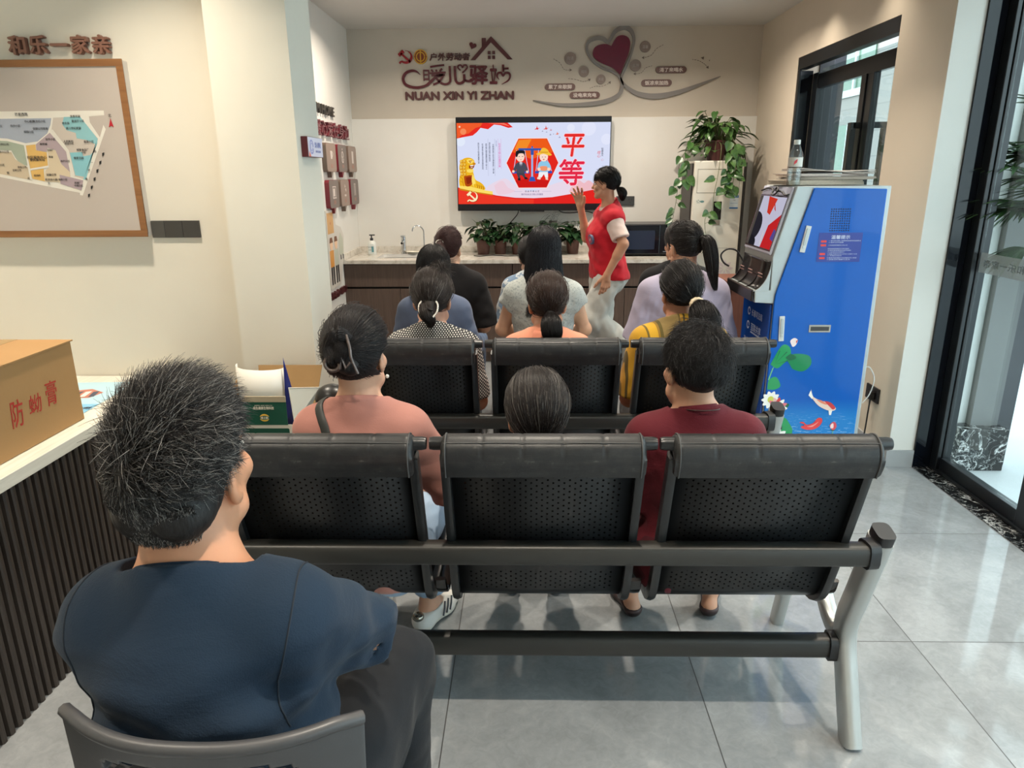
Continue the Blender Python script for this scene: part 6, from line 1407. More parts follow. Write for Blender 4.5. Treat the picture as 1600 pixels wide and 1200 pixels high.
def slerp(a, b, t):
    w = np.arccos(np.clip((a*b).sum(-1), -.9999, .9999)); sw = np.sin(w)
    return (np.sin((1-t)*w)/sw)[..., None]*a+(np.sin(t*w)/sw)[..., None]*b
def to_world(F, P_): return F.Hc+(P_*F.hs)@F.HR.T
def comb_paths(r, n, tie, thick=.012, k=12, nape=-.5, sag=.0, ear=True, base=.006):
    d = roots(n, r, nape, ear=ear); T = unit((np.asarray(tie)-C0)/RH); out = np.zeros((n, k, 3)); off = r.uniform(.2, 1, n)*thick*np.where(r.uniform(0, 1, n) < .03, 1.7, 1)
    for i in range(k):
        t = np.full(n, i/(k-1)*.97); dd = slerp(d, np.broadcast_to(T, d.shape), t)
        lift = off*(1-.3*i/(k-1))+base+sag*np.sin(PI*i/(k-1))
        out[:, i] = C0+dd*(RH+lift[:, None])
    return out+r.normal(size=out.shape)*.0006
def tail_paths(r, n, pts, rad, k=14, frizz=.003):
    pl_ = np.array([tuple(x) for x in spline([tuple(p) for p in pts], 6)]); m = len(pl_); a = r.uniform(0, 2*PI, n); q = np.sqrt(r.uniform(0, 1, n)); out = np.zeros((n, k, 3)); end = r.uniform(.80, 1.0, n)
    tg = np.gradient(pl_, axis=0); tg /= np.linalg.norm(tg, axis=1)[:, None]+1e-9
    fw_ = r.normal(size=(n, 3))
    for i in range(k):
        x = end*i/(k-1)*(m-1); j = np.clip(x.astype(int), 0, m-2); fr = (x-j)[:, None]
        c = pl_[j]*(1-fr)+pl_[j+1]*fr; t_ = tg[j]; ref = np.broadcast_to(A3(1, .02, .03), t_.shape); b1 = np.cross(t_, ref); b1 /= np.linalg.norm(b1, axis=1)[:, None]+1e-9; b2 = np.cross(t_, b1)
        w = np.interp(i/(k-1), np.linspace(0, 1, len(rad)), rad)
        out[:, i] = c+(b1*np.cos(a)[:, None]+b2*np.sin(a)[:, None])*(q*w*1.10)[:, None]+fw_*frizz*(i/(k-1))**2
    return out
def fall_paths(r, n, bottom, width=1.0, k=18, spread=.0, back=0.0, front=True):
    d = roots(n, r, -.1, ear=False); d = d[:n]; az = np.arctan2(d[:, 0], -d[:, 1]); lim = 1.95
    az = np.clip(az, -lim, lim); th0 = np.arccos(np.clip(d[:, 2], -1, 1)); out = np.zeros((n, k, 3)); off = r.uniform(.15, 1, n)*.020; ln = bottom+r.uniform(-.02, .03, n)
    for i in range(k):
        t = i/(k-1); t1 = np.clip(t/.42, 0, 1); th = th0+(1.72-th0)*t1
        dd = np.stack([np.sin(th)*np.sin(az), -np.sin(th)*np.cos(az), np.cos(th)], 1); P_ = C0+dd*(RH*A3(width, 1, 1)+(off+.004)[:, None])
        t2 = np.clip((t-.42)/.58, 0, 1); z1 = P_[:, 2]; P_[:, 2] = z1+(ln-z1)*t2
        P_[:, 0] *= 1+spread*t2; P_[:, 1] += (back-.3*np.clip(P_[:, 1], 0, 1))*t2
        out[:, i] = P_
    return out+r.normal(size=out.shape)*.0008
def short_paths(r, n, whorl, length, lift, k=7, nape=-.55, front=.62, jit=.3, top_extra=0, base=.004, ear=True):
    """strands combed away from the whorl along the scalp, tips rising off it"""
    d = roots(n, r, nape, front, ear); w = unit(whorl); out = np.zeros((n, k, 3))
    tg = d*(d@w)[:, None]-w; tg /= np.linalg.norm(tg, axis=1)[:, None]+1e-6
    tg = tg+r.normal(size=tg.shape)*jit; tg = tg-d*(tg*d).sum(1)[:, None]; tg /= np.linalg.norm(tg, axis=1)[:, None]+1e-6
    topness = np.clip((d[:, 2]-.3)/.5, 0, 1); side = np.clip((-.15-d[:, 2])/.35, 0, 1)
    L = length*(.6+.4*r.uniform(0, 1, n))*(1+.35*topness*top_extra)*(1-.55*side); lf = lift*(.5+1.0*r.uniform(0, 1, n))*(1+top_extra*topness)*(1-.7*side)
    for i in range(k):
        t = i/(k-1); an = (L*t/.09)[:, None]; dd = d*np.cos(an)+tg*np.sin(an)
        out[:, i] = C0+dd*(RH+(base+lf*L*t)[:, None])
    return out
def hair_cap(F, mat, t=.010, nape=-.075, extra=(), ears=True, h=.006, front=True, k=.02):
    r = RH+t; base = ellp(C0, r); ex = [rcone(a, b, ra, rb) if not hasattr(a, '__call__') else a for a, b, ra, rb in extra] 
    cutface = ellp(A3(0, .108, -.022), A3(.074, .080, .100)); cutbrow = cut_plane((0, .75, -.65), (0, .055, .062)); ec_ = [ellp(A3(q*.079, .004, -.022), A3(.030, .034, .038)) for q in (-1, 1)]
    def f(p):
        d = base(p)
        d = smax(d, -cutface(p), .012); d = smax(d, np.minimum(cutbrow(p), .5), .01)
        if ears:
            for e in ec_: d = smax(d, -e(p), .008)
        d = smax(d, nape-p[:, 2]+.25*np.clip(p[:, 1], 0, 1)*0, .012)
        for e in ex: d = smin(d, e(p), k)
        return d+.0012*snoise(p*A3(1, 1, .3), 300, 4)
    lo, hi = A3(-.17, -.21, -.52), A3(.17, .13, .16)
    V, Q = surface(f, lo, hi, h); return np_mesh('hair', to_world(F, V), Q, [mat], None, F.root)
def strands(F, hair_o, paths, radius, mat): return curves('hair_strands', to_world(F, paths.reshape(-1, 3)).reshape(paths.shape), radius, mat, hair_o)
# ================================================================== THE PEOPLE
HR_ = np.random.default_rng(3)
# ---- man in the foreground
F = Fig(s=1.03, sh=.462, lean=.05, side=-.05, bw=.84, fat=1.06, shz=.018, armr=.84, head=(-.06, .16, .05), hs=1.0, female=False, neckr=1.16, headoff=(-.004, .010, -.004),
        arms=dict(R=dict(e=(.150, .20, .862), w=(.02, .33, .80), d=(-1, .25, .1), n=(.1, .9, .3)), L=dict(e=(-.128, .24, .84), w=(-.02, .35, .765), d=(1, .25, 0), n=(-.1, .9, .3))),
        legs=dict(R=dict(k=(.118, .44, .590), a=(.115, .41, .085)), L=dict(k=(-.16, .46, .545), a=(-.17, .46, .085))))
person('man in a navy T-shirt and black trousers on the plastic chair', F, (-.432, .835, 0), -.06, (196, 140, 108), h=.0055)
shirt(F, fabric('navy_tshirt', (27, 43, 60), .8, bump=.35), e=.014, sleeve=(.96, .92), flare=.012, hem=.50, h=.0055, fold=.0075, neck=(.06, -.013), ridge=.004, seed=2, name='t_shirt', drape=(.17, .36, 1.12))
trousers(F, fabric('black_trousers', (26, 28, 32), .75), e=.014, hem=.12, wide=.012, h=.008, seed=4, fold=.006)
shoes(F, P('black_shoe', S(26, 26, 28), .5))
for q in (-1, 1):
    a = MB(); A_ = F.arm['L' if q < 0 else 'R'][0]+A3(q*.028, 0, 0)
    sm = [A_+A3(-q*.012, .05, .075), A_+A3(-q*.008, .0, .085), A_+A3(-q*.006, -.05, .05), A_+A3(-q*.010, -.085, -.01), A_+A3(-q*.016, -.09, -.07), A_+A3(-q*.02, -.07, -.12)]
    a.tube(lay(F, [tuple(x) for x in spline(sm, 5)], .0004), .0013, 6); a.build('sleeve_seam', P('navy_seam', S(18, 29, 41), .8), F.root, smooth=60)
m1, m2 = hairmat((30, 27, 26), .20, (118, 114, 110), .42)
hp_ = hair_cap(F, m2, t=.007, nape=-.066, h=.005, extra=[(A3(-.022, -.062, -.02), A3(-.016, -.054, -.034), .046, .034), (A3(.022, -.062, -.02), A3(.016, -.054, -.034), .046, .034)])
strands(F, hp_, short_paths(HR_, 24000, (-.22, -.85, .30), .030, .42, k=6, nape=-1.05, front=.66, jit=.6, top_extra=.9), .00042, m1)
nx = HR_.uniform(-.060, .060, 5000); nz = HR_.uniform(-.040, .01, 5000); np_ = np.zeros((5000, 5, 3))
for i in range(5):
    zz = nz-.018*i/4; np_[:, i, 0] = nx*(1-.12*i/4); np_[:, i, 1] = -(.062+.23*(zz+.02))-.049*np.sqrt(np.clip(1-(nx/.068)**2, 0, 1))+.003-.002*i/4; np_[:, i, 2] = zz
strands(F, hp_, np_+HR_.normal(size=np_.shape)*.0008, .00042, m1)

# ---- bench nearest the camera
F = Fig(s=.95, sh=.425, lean=-.05, bw=.98, fat=1.05, head=(-.15, -.04, .0), arms=dict(R=dict(e=(.245, .06, .67), w=(.20, .27, .60))), legs=dict(R=dict(k=(.12, .42, .47), a=(.095, .36, .085), t=(.5, 1, 0))))
person('woman in a dusty pink T-shirt with a black bag strap and clipped up hair', F, (-.462, 1.90, 0), -.02, (214, 164, 136))
shirt(F, fabric('pink_tshirt', (182, 126, 114), .85), sleeve=(.95, .95), flare=.02, hem=.44, neck=(.060, 0), fold=.003, seed=5, name='t_shirt')
trousers(F, fabric('light_jeans', (150, 172, 196), .8), hem=.13, wide=.004, seed=6)
shoes(F, P('white_sneaker', S(216, 214, 208), .45), sole=P('sneaker_sole', S(210, 206, 194), .55))
# sneaker stripes and the shiny heel tab
hp0, K_, An, fd, he, to, dn = F.leg['R']; sd = np.cross(fd, -dn)
a = MB()
for i in range(3):
    c = An+fd*(.038+.022*i)+sd*.045+dn*.012; a.tube([tuple(c+fd*.012-dn*.004-sd*.006), tuple(c+dn*.018), tuple(c-fd*.012+dn*.042+sd*.002)], .0036, 6)
a.build('shoe_stripe', P('stripe_dark', S(52, 54, 60), .5), F.root, smooth=60)
MB().ell(tuple(he-fd*.030-dn*.032), (.022, .022, .017), 14, 10).build('heel_tab', P('heel_foil', S(150, 146, 136), .15, .9, var=.4, vscale=60), F.root, smooth=60)
m1, m2 = hairmat((30, 26, 26)); tie = (.008, -.100, .035)
hp_ = hair_cap(F, m2, t=.013, nape=-.084, extra=[(A3(.010, -.095, .065), A3(.008, -.106, .01), .024, .028), (A3(-.014, -.102, .02), A3(.024, -.104, -.01), .024, .022)])
strands(F, hp_, comb_paths(HR_, 11000, tie, .012, ear=True, base=.012, nape=-.7), .0006, m1)
strands(F, hp_, tail_paths(HR_, 1200, [(.026, -.108, .065), (-.002, -.124, .08), (-.022, -.124, .045), (-.004, -.136, .015), (.016, -.134, .037), (.0, -.134, .060)], [.014, .018, .018, .014, .010]), .0006, m1)
a = MB(); HM = Matrix([[*F.HR[i]*F.hs, F.Hc[i]] for i in range(3)]+[[0, 0, 0, 1]])
a.tube(spline([(.024, -.124, .080), (.036, -.134, .048), (.040, -.136, .02), (.052, -.128, -.020)], 6), .0042, 8, 0, True, HM)
a.tube([(.020*math.cos(t_)-.010, -.142, .006+.018*math.sin(t_)) for t_ in [i*2*PI/20 for i in range(21)]], .0055, 8, 0, True, HM); a.tube([(.010, -.143, -.006), (.018, -.144, .024), (.026, -.143, -.004), (.038, -.139, .012)], .0045, 8, 0, True, HM)
a.build('claw_clip', P('pewter_clip', S(112, 100, 96), .35, .7, var=.3, vscale=90), hp_, smooth=60)
MB().ell(tuple(F.H(.082, .0, -.056)), (.0055, .0055, .0055), 12, 8).build('pearl_earring', P('pearl', S(226, 220, 210), .2), F.root, smooth=60)
a = MB()
pts = [(-.088, .03, .97), (-.092, -.02, .97), (-.085, -.06, .94), (-.06, -.09, .90), (-.03, -.10, .85), (.01, -.10, .79), (.05, -.10, .73), (.10, -.09, .66), (.15, -.04, .60)]
a.tube(spline(lay(F, [tuple(x) for x in spline(pts, 3)]), 3), .012, 8, flat=(.003, .013, (0, -1, .2))); a.build('bag_strap', P('black_strap', S(46, 48, 46), .5), F.root, smooth=50)
MB().ell((-.115, .085, .965), (.050, .045, .042), 20, 12).build('shoulder_bag', P('black_leather_bag', S(28, 28, 28), .35), F.root, smooth=60).rotation_euler = (0, 0, 0)

F = Fig(s=.70, sh=.42, lean=.05, bw=1.1, head=(.10, -.10, .0), hs=1.06, headoff=(0, .03, -.012), legs=dict(L=dict(a=(-.09, .60, .085), k=(-.09, .36, .45)), R=dict(a=(.09, .60, .085), k=(.09, .36, .45))))
person('small woman with smooth greying hair in the middle of the nearest bench', F, (.03, 1.90, 0), 0, (206, 158, 130))
shirt(F, fabric('grey_blouse', (92, 88, 92), .85), sleeve=(.9, .9), hem=.44, seed=8); trousers(F, fabric('grey_trousers', (70, 70, 76), .8), seed=9, h=.009); shoes(F, P('dark_shoe', S(34, 32, 32), .5), h=.007)
m1, m2 = hairmat((36, 32, 31), .14, (92, 88, 84)); tie = (0, -.09, -.07)
hp_ = hair_cap(F, m2, t=.012, nape=-.088)
strands(F, hp_, comb_paths(HR_, 11000, tie, .010, ear=True, nape=-.75, base=.010), .0006, m1)

F = Fig(s=.865, sh=.447, lean=-.02, bw=1.12, fat=1.15, head=(.20, -.06, .06), hs=1.02, headoff=(-.012, 0, .0), legs=dict(L=dict(k=(-.10, .40, .46), a=(-.075, .46, .085), t=(-.25, 1, 0)), R=dict(k=(.13, .40, .46), a=(.23, .46, .085), t=(.3, 1, 0))))
person('woman in a maroon top with short black hair on the nearest bench', F, (.475, 1.89, 0), .02, (206, 156, 128))
shirt(F, fabric('maroon_top', (92, 26, 36), .8, bump=.35), sleeve=(.92, .92), flare=.016, hem=.43, neck=(.064, 0), fold=.004, seed=11, name='top')
trousers(F, fabric('maroon_trousers', (70, 24, 32), .8), hem=.30, wide=.004, seed=12)
shoes(F, P('dark_sandal', S(58, 38, 38), .5), name='sandal', e=.005, topz=.050, sole=P('sandal_sole', S(42, 32, 32), .6))
m1, m2 = hairmat((26, 24, 25))
hp_ = hair_cap(F, m2, t=.010, nape=-.080, ears=True)
strands(F, hp_, short_paths(HR_, 16000, (.25, .05, .95), .048, .24, k=8, nape=-.72, jit=.75, base=.006), .00055, m1); strands(F, hp_, short_paths(HR_, 1500, (.25, .05, .95), .050, .45, k=7, nape=-.8, jit=.9, base=.008), .0005, m1)
a = MB(); MB().tube([tuple(F.N+F.R@A3(.056*math.sin(t_), -.014-.058*math.cos(t_), +.026+.012*math.cos(t_))) for t_ in [-1.6+3.2*i/16 for i in range(17)]], .0016, 6).build('necklace_cord', P('dark_cord', S(60, 40, 36), .6), F.root, smooth=60)

# ---- bench further away
def dots(t, v, base):
    sx = t.n('SeparateXYZ'); t.l(v, sx.inputs[0]); q = .0072
    row = t.math('FLOOR', t.math('DIVIDE', sx.outputs[2], q)); sh_ = t.math('MULTIPLY', t.math('MODULO', row, 2.0), .5)
    u = t.math('SUBTRACT', t.math('FRACT', t.math('ADD', t.math('DIVIDE', sx.outputs[0], q*1.5), sh_)), .5); w = t.math('SUBTRACT', t.math('FRACT', t.math('DIVIDE', sx.outputs[2], q)), .5)
    k = t.math('LESS_THAN', t.math('ADD', t.math('ABSOLUTE', u), t.math('MULTIPLY', t.math('ABSOLUTE', w), .8)), .36)
    return t.mix(k, S(34, 34, 36), S(204, 200, 194))
F = Fig(s=.925, sh=.425, lean=-.02, bw=1.06, fat=1.1, head=(.0, -.14, .0), headoff=(0, .02, -.012))
person('woman in a black and white dotted top with a pearl hair claw', F, (-.395, 2.93, 0), 0, (212, 160, 134))
shirt(F, fabric('dotted_top', (120, 120, 120), .85, pattern=dots), sleeve=(.9, .9), hem=.44, seed=14, fold=.002, name='top', neck=(.064, 0)); trousers(F, fabric('dark_trousers', (48, 48, 54), .8), seed=15, h=.009); shoes(F, P('dark_shoe', S(34, 32, 32), .5), h=.007)
m1, m2 = hairmat((38, 31, 28), .06); tie = (0, -.098, -.035)
hp_ = hair_cap(F, m2, t=.012, nape=-.085, extra=[(A3(0, -.100, -.025), A3(0, -.118, -.065), .030, .022)])
strands(F, hp_, comb_paths(HR_, 6000, tie, .014, nape=-.6), .0007, m1); strands(F, hp_, tail_paths(HR_, 700, [(-.02, -.110, -.025), (-.01, -.132, -.055), (.01, -.128, -.085), (.0, -.122, -.110)], [.022, .026, .02, .008]), .0007, m1)
strands(F, hp_, tail_paths(HR_, 120, [(0, -.02, .118), (.05, -.02, .125), (.09, -.03, .115)], [.03, .04, .045], frizz=.01), .0005, m1)
a = MB(); HM = Matrix([[*F.HR[i]*F.hs, F.Hc[i]] for i in range(3)]+[[0, 0, 0, 1]])
for q in (-1, 1):
    pl_ = spline([(q*.022, -.142, -.065), (q*.036, -.136, -.045), (q*.038, -.124, -.02), (q*.030, -.112, -.005)], 4)
    for p_ in pl_: a.ell(tuple(p_), (.0042, .0042, .0042), 8, 6, 0, HM)
a.tube([(-.02, -.144, -.04), (0, -.148, -.032), (.02, -.144, -.04)], .004, 8, 1, True, HM); a.build('pearl_claw', [P('pearl', S(226, 220, 210), .2), P('clip_black', S(26, 26, 26), .2)], hp_, smooth=60)

F = Fig(s=.91, sh=.42, lean=-.02, bw=1.05, head=(.03, -.14, .0), headoff=(0, .02, -.012))
person('woman in a salmon collared blouse with a low black ponytail', F, (.088, 2.93, 0), 0, (212, 156, 126))
shirt(F, fabric('salmon_blouse', (226, 150, 122), .85), sleeve=(.9, .9), hem=.44, seed=17, fold=.003, name='blouse', neck=(.060, 0)); trousers(F, fabric('dark_trousers2', (52, 50, 52), .8), seed=18, h=.009); shoes(F, P('dark_shoe', S(34, 32, 32), .5), h=.007)
a = MB(); a.grid(lambda u, w: tuple(F.N+F.R@A3(math.sin(-2.2+4.4*u)*(.062+.030*w), -.016-math.cos(-2.2+4.4*u)*(.060+.026*w), .030-.055*w-.02*abs(2*u-1)**2)), 25, 5); a.build('collar', fabric('salmon_collar', (222, 142, 116), .85), F.root, smooth=60, solid=.003)
m1, m2 = hairmat((46, 33, 28), .05); mk1, mk2 = hairmat((24, 21, 21)); tie = (0.005, -.100, -.045)
hp_ = hair_cap(F, m2, t=.013, nape=-.085)
strands(F, hp_, comb_paths(HR_, 6500, tie, .014, nape=-.6), .0007, m1)
tl = hair_cap(F, mk2, t=-.05, extra=[(A3(.006, -.112, -.048), A3(.01, -.145, -.095), .022, .036), (A3(.01, -.145, -.095), A3(.014, -.145, -.165), .036, .014)]); tl.name = 'ponytail'
strands(F, tl, tail_paths(HR_, 1500, [(.004, -.105, -.045), (.008, -.145, -.080), (.012, -.150, -.125), (.016, -.145, -.195)], [.016, .040, .040, .012]), .0007, mk1)

def plaid(t, v, base):
    sx = t.n('SeparateXYZ'); t.l(v, sx.inputs[0]); w = .21
    fr = t.math('FRACT', t.math('DIVIDE', t.math('ADD', sx.outputs[0], t.math('MULTIPLY', sx.outputs[1], .25)), w))
    nd = t.n('ValToRGB'); nd.color_ramp.interpolation = 'CONSTANT'; e = nd.color_ramp.elements
    st = [(0, (196, 150, 44)), (.20, (110, 92, 44)), (.24, (206, 160, 48)), (.40, (150, 116, 50)), (.44, (98, 86, 46)), (.50, (140, 118, 74)), (.80, (104, 88, 50)), (.83, (186, 142, 52)), (.88, (92, 80, 44)), (.92, (200, 154, 46))]
    while len(e) < len(st): e.new(.5)
    for i, (p_, c) in enumerate(st): e[i].position = p_; e[i].color = S(*c)
    t.l(fr, nd.inputs[0]); return nd.outputs[0]
F = Fig(s=.96, sh=.42, lean=-.02, bw=1.08, fat=1.1, head=(.10, -.14, .0), headoff=(0, .02, -.012))
person('woman in a yellow and olive striped top with a scrunchie ponytail', F, (.650, 2.97, 0), .02, (182, 128, 100))
shirt(F, fabric('striped_top', (196, 150, 44), .85, pattern=plaid), sleeve=(.95, .95), flare=.02, hem=.30, seed=20, fold=.003, name='top', neck=(.062, 0)); trousers(F, fabric('dark_trousers3', (40, 38, 40), .8), seed=21, h=.009); shoes(F, P('dark_shoe', S(34, 32, 32), .5), h=.007)
m1, m2 = hairmat((24, 21, 21), .03); tie = (.03, -.100, -.045)
hp_ = hair_cap(F, m2, t=.014, nape=-.082)
strands(F, hp_, comb_paths(HR_, 6500, tie, .015, nape=-.6), .0007, m1)
tl = hair_cap(F, m2, t=-.05, extra=[(A3(.035, -.115, -.055), A3(.045, -.15, -.10), .024, .048), (A3(.045, -.15, -.10), A3(.05, -.155, -.155), .048, .022)]); tl.name = 'ponytail'
strands(F, tl, tail_paths(HR_, 1800, [(.03, -.11, -.05), (.04, -.15, -.08), (.055, -.165, -.13), (.05, -.155, -.20)], [.02, .05, .055, .03], frizz=.012), .0007, m1)
HM = Matrix([[*F.HR[i]*F.hs, F.Hc[i]] for i in range(3)]+[[0, 0, 0, 1]])
a = MB().tube([(.033+.026*math.cos(t_), -.122+.010*math.sin(t_), -.050+.024*math.sin(t_)) for t_ in [i*2*PI/24 for i in range(25)]], [.008+.002*(i % 2) for i in range(25)], 8, 0, True, HM); a.build('scrunchie', P('beige_scrunchie', S(206, 186, 156), .7, var=.2, vscale=60), hp_, smooth=60)

# ---- third row and fourth row, on stools
def stool(x, y, h_, label):
    t = thing('round_stool', label, 'stool', (x, y, 0), 0, 'stools under the front rows')
    MB().lathe([(0, h_-.03), (.15, h_-.03), (.155, h_-.02), (.15, h_-.004), (0, h_)], n=28).build('seat', P('stool_seat', S(40, 38, 38), .5), t, smooth=40)
    for i in range(4):
        a_ = PI/4+i*PI/2; MB().cyl((math.cos(a_)*.105, math.sin(a_)*.105, h_-.03), (math.cos(a_)*.16, math.sin(a_)*.16, .001), .011, n=10).build('leg', m_silver, t, smooth=60)
for x, y, h_, lb in ((-.49, 3.74, .40, 'stool under the woman in steel blue'), (.095, 3.80, .44, 'stool under the woman in the grey knitted vest'), (.82, 3.74, .45, 'stool under the person in the lavender shirt'), (-.47, 4.44, .42, 'stool under the woman with the reddish bun'), (.06, 4.46, .43, 'stool under the person in blue and white print'), (.95, 4.42, .43, 'stool under the person in black beside the kiosk')):
    stool(x, y, h_, lb)
F = Fig(s=.97, sh=.405, lean=.04, bw=.98, head=(.05, -.08, .0), headoff=(0, .01, -.01))
person('woman in a steel blue T-shirt with long black hair', F, (-.49, 3.72, 0), .02, (222, 178, 152), h=.009)
shirt(F, fabric('steel_blue_tshirt', (96, 106, 130), .85), sleeve=(.9, .9), flare=.03, hem=.42, seed=23, fold=.004, h=.008, name='t_shirt'); trousers(F, fabric('dark_jeans', (60, 70, 92), .8), seed=24, h=.01); shoes(F, P('white_sneaker', S(216, 214, 208), .45), h=.008)
m1, m2 = hairmat((24, 21, 21))
hp_ = hair_cap(F, m2, t=.014, nape=-.20, ears=False, h=.008, extra=[(A3(0, -.05, -.02), A3(-.01, -.075, -.26), .075, .055), (A3(-.045, -.03, -.02), A3(-.065, -.05, -.26), .035, .02), (A3(.045, -.03, -.02), A3(.06, -.05, -.22), .035, .02)])
strands(F, hp_, fall_paths(HR_, 6000, -.30, 1.0, spread=.12, back=-.02), .0008, m1)

F = Fig(s=1.03, sh=.445, lean=.02, bw=1.02, head=(.0, -.08, .0), headoff=(0, .01, -.005), arms=dict(L=dict(e=(-.225, .07, .77), w=(-.08, .28, .68)), R=dict(e=(.225, .07, .77), w=(.08, .28, .68))))
person('woman in a pale grey sleeveless knit top with straight black hair', F, (.093, 3.78, 0), -.03, (224, 176, 144), h=.008)
def knit(t, v, base): return t.mix(t.math('GREATER_THAN', t.noise(v, 90, 4, .7), .56), S(182, 186, 182), S(150, 156, 154))
shirt(F, fabric('grey_knit', (176, 180, 178), .9, pattern=knit, bump=.5), sleeve=(.26, .26), flare=.012, e=.016, hem=.60, seed=26, fold=.004, h=.0075, name='knit_top'); trousers(F, fabric('beige_trousers', (150, 140, 124), .8), seed=27, h=.01, top=.60); shoes(F, P('white_sneaker', S(216, 214, 208), .45), h=.008)
m1, m2 = hairmat((20, 19, 24))
hp_ = hair_cap(F, m2, t=.014, nape=-.22, ears=False, h=.008, extra=[(A3(0, -.05, -.02), A3(.0, -.085, -.27), .078, .055), (A3(-.05, -.03, -.02), A3(-.085, -.06, -.26), .035, .022), (A3(.05, -.03, -.02), A3(.095, -.06, -.26), .035, .022)])
strands(F, hp_, fall_paths(HR_, 8000, -.32, 1.02, spread=.35, back=-.03), .0008, m1)
strands(F, hp_, tail_paths(HR_, 60, [(0, -.01, .118), (.04, -.02, .140), (.09, -.03, .135)], [.04, .06, .06], frizz=.02), .0004, m1)

F = Fig(s=1.06, sh=.455, lean=.02, bw=1.12, fat=1.1, head=(.30, -.10, .0), headoff=(.0, .01, -.01))
person('person in a lavender short sleeved shirt with a high ponytail', F, (.825, 3.72, 0), -.02, (196, 146, 118), h=.008)
shirt(F, fabric('lavender_shirt', (178, 170, 192), .8), sleeve=(.9, .9), flare=.034, hem=.47, seed=29, fold=.004, h=.0075); trousers(F, fabric('navy_trousers', (52, 56, 72), .8), seed=30, h=.01); shoes(F, P('dark_shoe', S(34, 32, 32), .5), h=.008)
m1, m2 = hairmat((26, 23, 23), .03); tie = (.035, -.100, .035)
hp_ = hair_cap(F, m2, t=.011, nape=-.082, h=.008)
strands(F, hp_, comb_paths(HR_, 4500, tie, .012, nape=-.6), .0008, m1)
tl = hair_cap(F, m2, t=-.05, h=.008, extra=[(A3(.04, -.12, .035), A3(.055, -.155, .0), .024, .030), (A3(.055, -.155, .0), A3(.068, -.16, -.13), .032, .020), (A3(.068, -.16, -.13), A3(.085, -.155, -.20), .020, .008)]); tl.name = 'ponytail'
strands(F, tl, tail_paths(HR_, 1500, [(.035, -.105, .035), (.05, -.15, .02), (.062, -.165, -.06), (.075, -.16, -.14), (.095, -.155, -.22)], [.014, .032, .034, .026, .008]), .0008, m1)

F = Fig(s=1.0, sh=.425, lean=.03, bw=1.02, head=(-.18, -.06, .0), headoff=(-.02, .01, -.01))
person('woman in a black T-shirt with reddish brown tied up hair', F, (-.462, 4.42, 0), -.03, (222, 178, 150), h=.009)
shirt(F, fabric('black_tshirt', (28, 27, 29), .85), sleeve=(.95, .95), flare=.04, e=.016, hem=.44, seed=32, fold=.004, h=.008, name='t_shirt'); trousers(F, fabric('blue_jeans', (86, 106, 134), .8), seed=33, h=.01); shoes(F, P('white_sneaker', S(216, 214, 208), .45), h=.008)
m1, m2 = hairmat((54, 31, 29)); tie = (-.02, -.095, .04)
hp_ = hair_cap(F, m2, t=.014, nape=-.075, h=.008, extra=[(A3(-.02, -.11, .03), A3(-.005, -.13, -.02), .028, .026), (A3(-.005, -.13, -.02), A3(.02, -.125, -.07), .026, .016)])
strands(F, hp_, comb_paths(HR_, 4500, tie, .015, nape=-.6), .0009, m1); strands(F, hp_, tail_paths(HR_, 900, [(-.02, -.105, .04), (-.01, -.145, .0), (.02, -.14, -.08)], [.014, .032, .014]), .0009, m1)
HM = Matrix([[*F.HR[i]*F.hs, F.Hc[i]] for i in range(3)]+[[0, 0, 0, 1]])
a = MB()
for i in range(14): t_ = i*2*PI/14; a.ell((-.02+.022*math.cos(t_), -.122+.004*math.sin(t_), .042+.014*math.sin(t_)), (.005, .005, .005), 8, 6, 0, HM)
a.build('pearl_hair_tie', P('pearl', S(226, 220, 210), .2), hp_, smooth=60)

def floral(t, v, base): return t.mix(t.math('GREATER_THAN', t.noise(v, 34, 2, .5), .53), S(128, 150, 176), S(206, 212, 216))
F = Fig(s=.93, sh=.435, lean=.04, bw=.98, head=(.0, -.08, .0), headoff=(0, .01, -.02))
person('person in a blue and white printed top, mostly hidden by the grey knit', F, (.035, 4.44, 0), .0, (222, 178, 150), h=.009)
shirt(F, fabric('floral_top', (150, 170, 190), .85, pattern=floral), sleeve=(.95, .95), flare=.03, hem=.45, seed=35, h=.009, name='top'); trousers(F, fabric('dark_trousers4', (46, 46, 54), .8), seed=36, h=.01); shoes(F, P('dark_shoe', S(34, 32, 32), .5), h=.008)
m1, m2 = hairmat((24, 21, 21)); hp_ = hair_cap(F, m2, t=.014, nape=-.082, h=.008); strands(F, hp_, comb_paths(HR_, 2500, (0, -.095, -.06), .014, nape=-.6), .0009, m1)

F = Fig(s=1.03, sh=.435, lean=.03, bw=1.10, fat=1.08, head=(.25, -.08, .0), headoff=(0, .01, -.01))
person('person in a black top, mostly hidden behind the lavender shirt', F, (.935, 4.40, 0), .0, (200, 150, 122), h=.009)
shirt(F, fabric('black_top', (26, 26, 28), .85), sleeve=(.95, .95), flare=.03, hem=.45, seed=38, h=.009, name='top'); trousers(F, fabric('dark_trousers5', (40, 42, 50), .8), seed=39, h=.01); shoes(F, P('dark_shoe', S(34, 32, 32), .5), h=.008)
m1, m2 = hairmat((26, 23, 23), .08); hp_ = hair_cap(F, m2, t=.012, nape=-.082, h=.008); strands(F, hp_, comb_paths(HR_, 3500, (0, -.095, -.06), .012, nape=-.6), .0009, m1)

